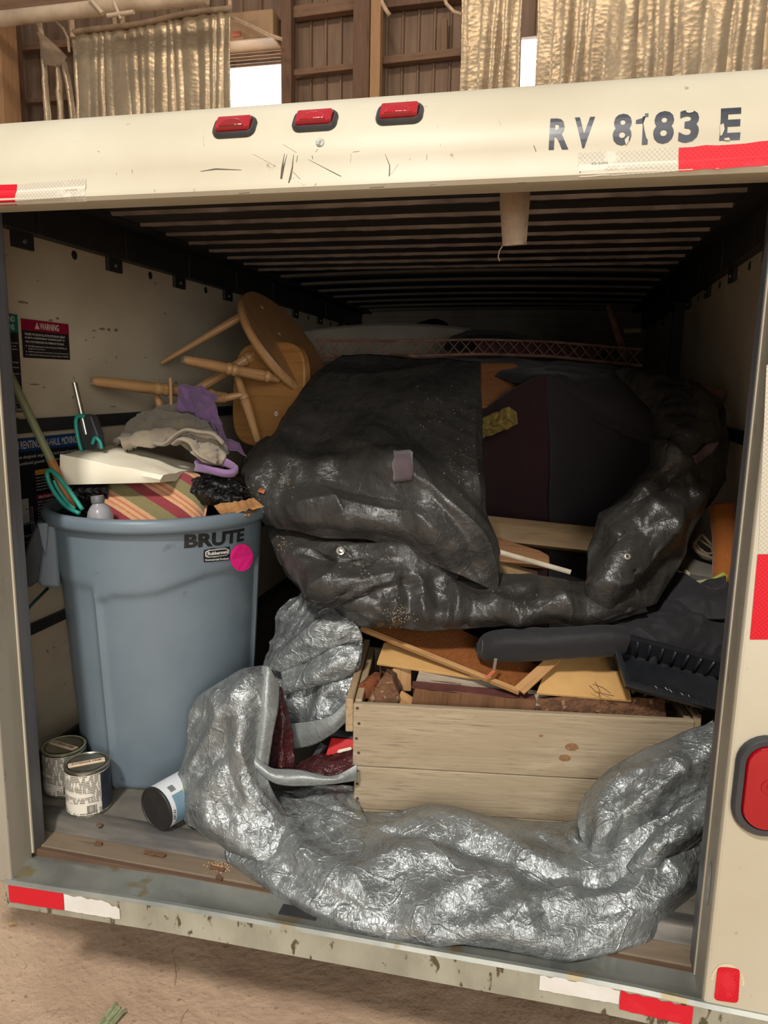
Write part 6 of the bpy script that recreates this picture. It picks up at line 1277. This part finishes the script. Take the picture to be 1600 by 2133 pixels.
vs, fs = textbox('ULTRA', 0, 1, 0, 1, .02); b = MB(); b.add([((rL + .001) * math.cos(up_a + sgn * (1.35 + .5 * x)), (rL + .001) * math.sin(up_a + sgn * (1.35 + .5 * x)), .006 + .007 * (1 - y)) for x, y in vs], fs); b.build('lettering', M['blackink'], lc_, TL, local=True, fix=False)
# wood chips on the sill
M['chip'] = wood('reddish_chip', srgb(122, 84, 62), srgb(88, 58, 44), 60, .8, 0, .3)
for i, (p, q, lb_) in enumerate((((198, 1754), (213, 1756), 'small dark wood chip on the sill below the front paint can'), ((301, 1772), (327, 1778), 'largest reddish wood chip on the sill'), ((327, 1777), (344, 1780), 'pale splinter beside the largest wood chip'), ((438, 1803), (468, 1810), 'wood chip near the tarp edge on the sill'), ((452, 1822), (462, 1828), 'tiny wood chip below the sawdust on the sill'))):
    plank('wood_chip', atz(*p, .009), atz(*q, .009), .008, .006, V((0, 0, 1)), M['chip'], None, .001, lb_, 'wood chip', 'wood chips on the sill', rough=.0015, seed=i)
b = MB(); sd_ = atz(455, 1806, .002)
for i in range(120):
    p = sd_ + V((RS.normal(0, .014), RS.normal(0, .008), 0)); s_ = RS.uniform(.0008, .002); b.add([p + V((-s_, 0, 0)), p + V((s_, s_ * .4, 0)), p + V((0, s_, s_ * 1.2))], [(0, 1, 2)])
tag(b.build('sawdust', mat('pale_sawdust', srgb(206, 160, 116), rough=.9), None), 'scatter of pale sawdust on the wooden sill', 'sawdust', kind='stuff')
# ================================================================== SIGNS ON THE LEFT WALL
def wrect(y0, y1, z0, z1, m, off, name, par, r=0):
    poly = [(y0, z0), (y1, z0), (y1, z1), (y0, z1)]; b = MB(); b.add([(XL + off, y, z) for y, z in poly], [(0, 1, 2, 3)]); return b.build(name, m, par)
def wtext(body, y0, y1, z0, z1, m, off, par, bold=.0, shear=0, name='lettering'):
    vs, fs = textbox(body, y0, y1, z0, z1, bold, shear); b = MB(); b.add([(XL + off, y, z) for y, z in vs], fs); return b.build(name, m, par, fix=False)
M['signblack'] = mat('black_sign_vinyl', (.012, .012, .016), (.018, .018, .022), rough=.35, vs=20)
M['signred'] = mat('crimson_sign_vinyl', srgb(152, 22, 56), srgb(134, 18, 48), rough=.4, vs=20); M['signteal'] = mat('teal_sign_vinyl', srgb(10, 118, 104), srgb(8, 102, 92), rough=.4, vs=20)
M['signblue'] = mat('blue_sign_vinyl', srgb(24, 58, 110), srgb(30, 66, 122), rough=.4, vs=20); M['signorange'] = mat('orange_sign_vinyl', srgb(206, 140, 46), rough=.4); M['signwhite'] = mat('white_sign_ink', srgb(222, 218, 208), srgb(200, 196, 186), rough=.5, vs=90)
wsn = wrect(.330, .522, 1.172, 1.272, M['signblack'], .0015, 'warning_sign', wl); wsn['label'] = 'black warning sign with red heading'
wrect(.330, .522, 1.243, 1.272, M['signred'], .0022, 'heading_band', wsn); wtext('WARNING', .400, .478, 1.2485, 1.266, M['signwhite'], .003, wsn, .02)
b = MB(); b.add([(XL + .003, y, z) for y, z in ((.380, 1.249), (.398, 1.249), (.389, 1.267))], [(0, 1, 2)]); b.build('warning_triangle', M['signwhite'], wsn); b = MB(); b.box((XL + .0031, .3882, 1.2545), (XL + .0036, .3898, 1.262)); b.box((XL + .0031, .3882, 1.251), (XL + .0036, .3898, 1.253)); b.build('triangle_mark', M['signred'], wsn)
for body, y1, z in (('FAILURE TO FOLLOW ALL INSTRUCTIONS MAY RESULT', .503, 1.2305), ('IN DEATH, DISMEMBERMENT OR SERIOUS INJURY TO', .500, 1.2205), ('YOU, YOUR PASSENGERS OR OTHERS ON THE ROAD.', .497, 1.2105)): wtext(body, .340, y1, z, z + .0062, M['signwhite'], .003, wsn, .015)
for body, y1, z in (('FAILURE to load heavier in front will result in WHIPPING and', .508, 1.2005), ('dangerous loss of control.', .415, 1.1935), ('NEVER overload trailer or tow cargo on the outside of this trailer.', .515, 1.1855), ('UNBALANCED CARGO may still be resulting in dangerous WHIPPING.', .515, 1.1775)): wtext(body, .350, y1, z, z + .0045, M['signwhite'], .003, wsn, .008)
for z in (1.2015, 1.1865, 1.1785): wrect(.341, .344, z, z + .003, M['signwhite'], .003, 'bullet', wsn)
ls = wrect(.10, .318, 1.030, 1.280, M['signblack'], .0015, 'loading_sign', wl); ls['label'] = 'tall black loading sign with teal heading'
wrect(.10, .318, 1.234, 1.280, M['signteal'], .0022, 'heading_band', ls); wtext('LOADING AND', .205, .306, 1.2605, 1.275, M['signwhite'], .003, ls, .015); wtext('INSTRUCTIONS', .195, .303, 1.2405, 1.255, M['signwhite'], .003, ls, .015)
LT_ = 'load heavier in front keep cargo low secure all goods before towing check lights chains and coupler'.split()
rs = np.random.RandomState(5)
for z, y1 in ((1.205, .312), (1.197, .305), (1.189, .308), (1.168, .285), (1.156, .31), (1.143, .31), (1.108, .30), (1.083, .292), (1.066, .312), (1.059, .295)): wtext(' '.join(rs.choice(LT_, 6)), .13, y1, z, z + .005, M['signwhite'], .003, ls)
wtext('CAUTIONS,', .22, .292, 1.043, 1.051, M['signwhite'], .003, ls, .01); wtext('INSTRUCTIONS.', .22, .312, 1.033, 1.041, M['signwhite'], .003, ls, .01)
for z in (1.129, 1.097, 1.054): wrect(.12, .312, z, z + .0012, M['signwhite'], .003, 'rule', ls)
bg = wrect(.08, .575, .655, .962, M['signblack'], .0013, 'rental_sign', wl); bg['label'] = 'large black rental recommendations sign with blue heading'
wrect(.08, .575, .925, .962, M['signblue'], .002, 'heading_band', bg); wtext('RECOMMENDATIONS ON RENTING A U-HAUL MOVING VAN', .085, .572, .933, .954, M['signwhite'], .0028, bg, .012)
wtext('U-Haul Moving Vans are designed, engineered and manufactured', .16, .53, .905, .916, M['signwhite'], .0028, bg, .006, .25); wtext('to move your household goods safely and easily', .17, .50, .888, .899, M['signwhite'], .0028, bg, .006, .25)
wrect(.345, .452, .858, .872, M['signorange'], .0028, 'orange_band', bg); wrect(.345, .47, .790, .803, M['signred'], .0028, 'red_band', bg); wtext('We Focus on Function', .352, .462, .7925, .8005, M['signwhite'], .0034, bg, .01)
for i in range(22):
    z = .848 - i * .0083
    if .783 < z < .807: continue
    wtext(' '.join(rs.choice(LT_, 7)), .347, rs.uniform(.46, .545), z, z + .0045, M['signwhite'], .0028, bg)
for (y0, y1, z0, z1) in ((.262, .312, .735, .80), (.268, .306, .765, .79), (.268, .306, .738, .762), (.262, .33, .70, .732), (.318, .326, .705, .775), (.255, .322, .682, .698)):
    b = MB(); e = .0012
    for q in ((y0, y1, z0, z0 + e), (y0, y1, z1 - e, z1), (y0, y0 + e, z0, z1), (y1 - e, y1, z0, z1)): b.add([(XL + .003, y, z) for y, z in ((q[0], q[2]), (q[1], q[2]), (q[1], q[3]), (q[0], q[3]))], [(0, 1, 2, 3)])
    b.build('van_drawing', M['signwhite'], bg, fix=False)
wrect(.263, .311, .736, .799, mat('grey_drawing_fill', srgb(176, 172, 164), rough=.5), .0026, 'van_drawing', bg)
for p, q in (((.30, .772), (.345, .765)), ((.27, .705), (.345, .674))):
    b = MB(); b.tube([(XL + .0034, *p), (XL + .0034, *q)], .001, 5); b.build('callout_line', M['signred'], bg)
gs = wrect(.12, .345, .612, .653, M['signteal'], .0015, 'caution_sign', wl); wtext('INFORMATION', .14, .325, .620, .645, M['signwhite'], .0025, gs, .02); gs['label'] = 'teal sign strip below the rental sign'
b = MB(); b.tube([atx(46, 1282, XL + .012), atx(70, 1255, XL + .02), atx(100, 1225, XL + .03)], .004, 8); tag(b.build('teal_cord', mat('dark_teal_cord', srgb(24, 70, 74), rough=.6), None, smooth='all'), 'dark teal cord hanging on the wall below the can handle', 'cord')
# ================================================================== PILE DEEP IN THE TRAILER
M['rust'] = mat('rusty_steel', srgb(184, 142, 122), srgb(140, 98, 82), rough=.75, metal=.2, vs=20, bmp=.2, bsc=60)
M['plankw'] = wood('old_tan_plank', srgb(150, 124, 88), srgb(112, 88, 60), 22, .7, 0, .4)
plank('old_plank', at(1008, 1098, .80), at(1250, 1124, .84), .075, .03, cdir(.1, .25, .95), M['plankw'], None, .002, 'tan plank lying across the dark gap below the maroon canvas', 'plank')
plate('brown_board', [(1000, 1165, .70), (1146, 1178, .72), (1146, 1150, .74), (1125, 1138, .75), (1000, 1108, .78)], .02, wood('brown_board', srgb(138, 98, 62), srgb(104, 70, 44), 16, .6, 0), None, .004, 'small brown board with clipped corner under the tan plank', 'board')
plank('white_board', at(1020, 1142, .645), at(1190, 1190, .62), .014, .007, cdir(.1, .8, .6), mat('white_painted_edge', srgb(206, 196, 176), srgb(170, 158, 138), rough=.6, vs=14), None, .001, 'thin white painted board edge in the dark gap', 'board')
plate('tan_board', [(1000, 1185, .66), (1120, 1215, .64), (1120, 1190, .68), (1000, 1160, .70)], .01, M['plankw'], None, .001, 'pale tan board end just above the black cover', 'board')
plank('mossy_post', at(975, 893, .92), at(1062, 858, .86), .045, .045, cdir(-.2, .45, .85), mat('mossy_wood', srgb(150, 132, 62), srgb(104, 84, 44), rough=.85, vs=30, bmp=.8, bsc=60, bd=.01), None, .003, 'yellow mossy wood end poking out beside the black flap', 'wood', rough=.003, seed=3)
plate('brown_cabinet_side', [(1000, 850, 1.12), (1072, 846, 1.12), (1100, 790, 1.16), (1098, 768, 1.18), (1070, 756, 1.2), (1000, 755, 1.2)], .025, wood('orange_brown_wood', srgb(150, 98, 56), srgb(118, 74, 42), 10, .55, 0), None, .006, 'orange brown wooden panel behind the mossy post', 'panel')
heap([[(790, 742, 1.22), (830, 738, 1.24), (870, 748, 1.26), (894, 766, 1.26)], [(800, 748, 1.14), (835, 750, 1.14), (868, 758, 1.15), (892, 768, 1.18)], [(815, 752, 1.12), (845, 765, 1.12), (870, 770, 1.13), (890, 772, 1.16)]], 20, 30, [], 8, 'chair_crest', M['pine'], 'curved golden wood crest showing above the black cover', 'chair part', solid=.012)
# expanded metal ramp
rp_ = thing('mesh_ramp', at(1000, 745, 1.6), 'long rusty expanded metal ramp lying across the pile', 'ramp'); YR = 1.6
topl = [(655, 709), (800, 711), (1000, 707), (1150, 712), (1335, 728)]; botl = [(660, 740), (800, 742), (1000, 735), (1150, 740), (1335, 760)]
def lerp_l(l, x): a = np.array(l, float); return float(np.interp(x, a[:, 0], a[:, 1]))
for row in range(1):
    for sg_ in (0, 1):
        pts = []; x = 658; k = 0
        while x < 1340:
            a, c = lerp_l(topl, x), lerp_l(botl, x); lo_ = a + (c - a) * (.0); hi_ = a + (c - a) * 1.0; up_ = (k + sg_) % 2
            pts.append(at(x, lo_ if up_ else hi_, YR - .02 * row)); x += 25; k += 1
        b = MB(); b.tube(pts, .0032, 6); b.build('strand', M['rust'], rp_)
b = MB(); b.tube([at(x, lerp_l(botl, x) + 2, YR) for x in range(658, 1345, 40)], .006, 8); b.build('edge_bar', M['rust'], rp_); b = MB(); b.tube([at(x, lerp_l(topl, x), YR + .03) for x in range(658, 1345, 40)], .005, 8); b.build('edge_bar', M['rust'], rp_)
plate('deck_strip', [(990, 737, YR + .05), (1250, 745, YR + .05), (1250, 716, YR + .06), (990, 709, YR + .06)], .01, mat('dark_red_strip', srgb(84, 40, 38), srgb(60, 30, 30), rough=.7, vs=14), rp_)
for i in range(14):
    x = 662 + i * 6; b = MB(); b.tube([at(x, 738 + 2 * (i % 3), YR - .03), at(x + 3 * math.sin(i), 752 + 6 * (i % 4), YR - .04)], .0018, 5); b.build('frayed_wire', M['rust'], rp_)
r2 = thing('mesh_ramp', at(1400, 830, 1.25), 'short rusty mesh ramp end with angle iron at the right wall', 'ramp')
for sg_ in (0, 1):
    b = MB(); b.tube([at(1308 + 18 * k, (768 if (k + sg_) % 2 else 792) + 6.0 * k, 1.20) for k in range(6)], .0032, 6); b.build('strand', M['rust'], r2)
plank('angle_iron', at(1370, 788, 1.18), at(1508, 826, 1.08), .045, .008, cdir(0, .5, .85), M['rust'], r2, .002); plank('angle_iron', at(1370, 796, 1.20), at(1506, 836, 1.10), .04, .008, cdir(0, .9, -.3), M['rust'], r2, .002)
# pale slab, sticks and dark humps in front of the front wall
sA, sB = at(628, 690, 2.3), at(1075, 684, 2.3); zt_ = (sA.z + sB.z) / 2
G = np.zeros((31, 14, 3))
for i in range(31):
    u = i / 30; x = sA.x + (sB.x - sA.x) * u; sag = .035 * math.sin(math.pi * min(1, u * 1.1)) - .03 * max(0, u - .75) * 4
    sec = [(2.3, zt_ - .45), (2.29, zt_ - .12), (2.285, zt_ - .05), (2.29, zt_ - .015), (2.31, zt_ - .003), (2.34, zt_), (2.6, zt_ + .01), (2.9, zt_), (2.94, zt_ - .015), (2.95, zt_ - .06), (2.95, zt_ - .2), (2.95, zt_ - .45), (2.6, zt_ - .46), (2.3, zt_ - .45)]
    for j, (y, z) in enumerate(sec): G[i, j] = (x, y, z + (sag if z > zt_ - .3 else 0))
b = MB(); b.grid(G); k = 14; b.add([tuple(p) for p in G[0]] + [tuple(p) for p in G[-1]], [tuple(range(k)), tuple(range(k, 2 * k))]); tag(b.build('foam_mattress', fabric('pale_foam', srgb(190, 180, 164), srgb(166, 156, 140), .9, 200, 6), None, smooth=50), 'pale foam slab lying behind the mesh ramp', 'mattress')
heap([[(940, 700, 1.95), (985, 688, 2.0), (1030, 688, 2.0), (1080, 696, 1.98), (1130, 708, 1.95)], [(930, 712, 1.85), (985, 700, 1.85), (1035, 698, 1.85), (1085, 706, 1.85), (1140, 716, 1.85)], [(925, 730, 1.85), (985, 730, 1.85), (1035, 730, 1.85), (1085, 735, 1.85), (1145, 740, 1.85)]], 20, 50, [(.05, .01)], 9, 'dark_rug', M['nylon'], 'dark rug bunched on the pale foam slab', 'rug')
heap([[(850, 685, 2.75), (875, 672, 2.8), (905, 664, 2.82), (930, 672, 2.8), (938, 685, 2.75)], [(848, 690, 2.65), (875, 678, 2.65), (905, 670, 2.65), (928, 678, 2.65), (940, 690, 2.65)], [(846, 705, 2.62), (875, 705, 2.6), (905, 705, 2.6), (928, 705, 2.6), (942, 705, 2.62)]], 20, 30, [(.06, .006)], 10, 'black_bag', M['bagfilm'], 'rounded black bag against the front wall', 'bag')
b = MB(); b.cyl(at(1268, 640, 1.9), at(1302, 740, 1.75), .011, .016, 14); tag(b.build('wooden_stick', M['rust'], None, smooth=40), 'reddish brown stick leaning at the right of the mesh ramp', 'stick')
b = MB(); b.cyl(at(1300, 690, 2.2), at(1335, 688, 2.2), .012, n=12); tag(b.build('pale_rod', M['steel'], None, smooth=40), 'short pale rod end beside the reddish stick', 'rod')
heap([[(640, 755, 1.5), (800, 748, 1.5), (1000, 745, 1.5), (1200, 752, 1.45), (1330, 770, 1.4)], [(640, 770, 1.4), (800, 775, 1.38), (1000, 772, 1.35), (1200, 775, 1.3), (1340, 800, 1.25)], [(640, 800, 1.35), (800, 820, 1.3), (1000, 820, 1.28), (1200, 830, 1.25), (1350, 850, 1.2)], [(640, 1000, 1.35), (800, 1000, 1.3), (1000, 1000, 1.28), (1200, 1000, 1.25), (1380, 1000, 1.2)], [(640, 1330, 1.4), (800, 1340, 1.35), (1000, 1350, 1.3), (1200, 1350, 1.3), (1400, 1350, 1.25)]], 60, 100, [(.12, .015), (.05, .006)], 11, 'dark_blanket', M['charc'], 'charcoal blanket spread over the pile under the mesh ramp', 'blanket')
# ================================================================== THINGS AT THE RIGHT WALL
b = MB(); P = [at(1503, 1048, .78), at(1506, 1075, .77), at(1511, 1120, .755), at(1512, 1165, .74), at(1510, 1215, .73)]
b.tube(crom(np.array([tuple(p) for p in P]), 30), [.02] + [.034] * 29 + [.03], 18, sq=(1, .8)); tag(b.build('orange_bolster', fabric('rust_orange_fabric', srgb(168, 100, 44), srgb(140, 80, 34), .85, 300, 8), None, smooth='all'), 'rust orange padded bolster standing by the right jamb', 'bolster')
fr_ = thing('folded_frame', at(1470, 1165, .80), 'small beige folded frame with looped cord on the books', 'frame'); M['beige'] = mat('beige_plastic', srgb(150, 134, 112), srgb(120, 106, 88), rough=.6, vs=20)
for pts, r in ((((1462, 1112), (1478, 1130), (1494, 1148), (1501, 1165)), .004), (((1445, 1135), (1455, 1150), (1475, 1160), (1492, 1166)), .006), (((1455, 1122), (1470, 1133), (1482, 1142), (1483, 1152), (1472, 1152), (1460, 1144)), .003), (((1445, 1135), (1452, 1125), (1462, 1112)), .005), (((1450, 1130), (1460, 1145), (1485, 1164)), .003)):
    b = MB(); b.tube(crom(np.array([tuple(at(px, py, .79)) for px, py in pts]), 24), r, 8); b.build('frame_rod', M['beige'], fr_, smooth='all')
plank('grey_book', at(1416, 1168, .80), at(1504, 1182, .80), .12, .022, cdir(0, .85, .45), mat('grey_book_cover', srgb(120, 116, 106), srgb(96, 92, 84), rough=.6, vs=10), None, .003, 'grey book below the folded beige frame', 'book')
plank('navy_book', at(1408, 1184, .79), at(1506, 1198, .79), .13, .03, cdir(0, .85, .45), mat('navy_book_cover', srgb(36, 38, 52), srgb(28, 30, 42), rough=.6, vs=10), None, .003, 'navy book under the grey book', 'book')
pr_ = thing('pruning_shears', at(1470, 1218, .72), 'yellow green handled pruning shears in the black bag mouth', 'shears')
plate('handle', [(1440, 1214, .70), (1470, 1210, .70), (1485, 1205, .70), (1508, 1192, .70), (1518, 1200, .70), (1514, 1216, .70), (1486, 1217, .70), (1462, 1226, .70), (1444, 1224, .70)], .012, mat('yellow_green_grip', srgb(170, 172, 74), srgb(142, 146, 56), rough=.5, vs=20), pr_, .004)
plate('blade_grip', [(1439, 1213, .695), (1476, 1207, .695), (1480, 1218, .695), (1462, 1226, .695), (1444, 1225, .695)], .014, mat('pale_grip', srgb(164, 160, 128), srgb(140, 136, 106), rough=.5, vs=20), pr_, .003)
b = MB(); pv = at(1447, 1219, .69); b.lathe([(.006, -.004), (.006, .003), (.003, .004), (.0025, .002)], 16, frame(pv, pv + cdir(1, 0, 0), cdir(0, .1, 1))); b.build('pivot', M['rubber'], pr_)
plate('ivory_hook', [(1408, 1187, .70), (1424, 1193, .70), (1428, 1186, .70), (1439, 1194, .70), (1436, 1208, .70), (1430, 1214, .70), (1426, 1204, .70)], .012, mat('ivory_plastic', srgb(186, 178, 150), srgb(160, 152, 124), rough=.5, vs=20), None, .003, 'ivory plastic hook beside the pruning shears', 'hook')
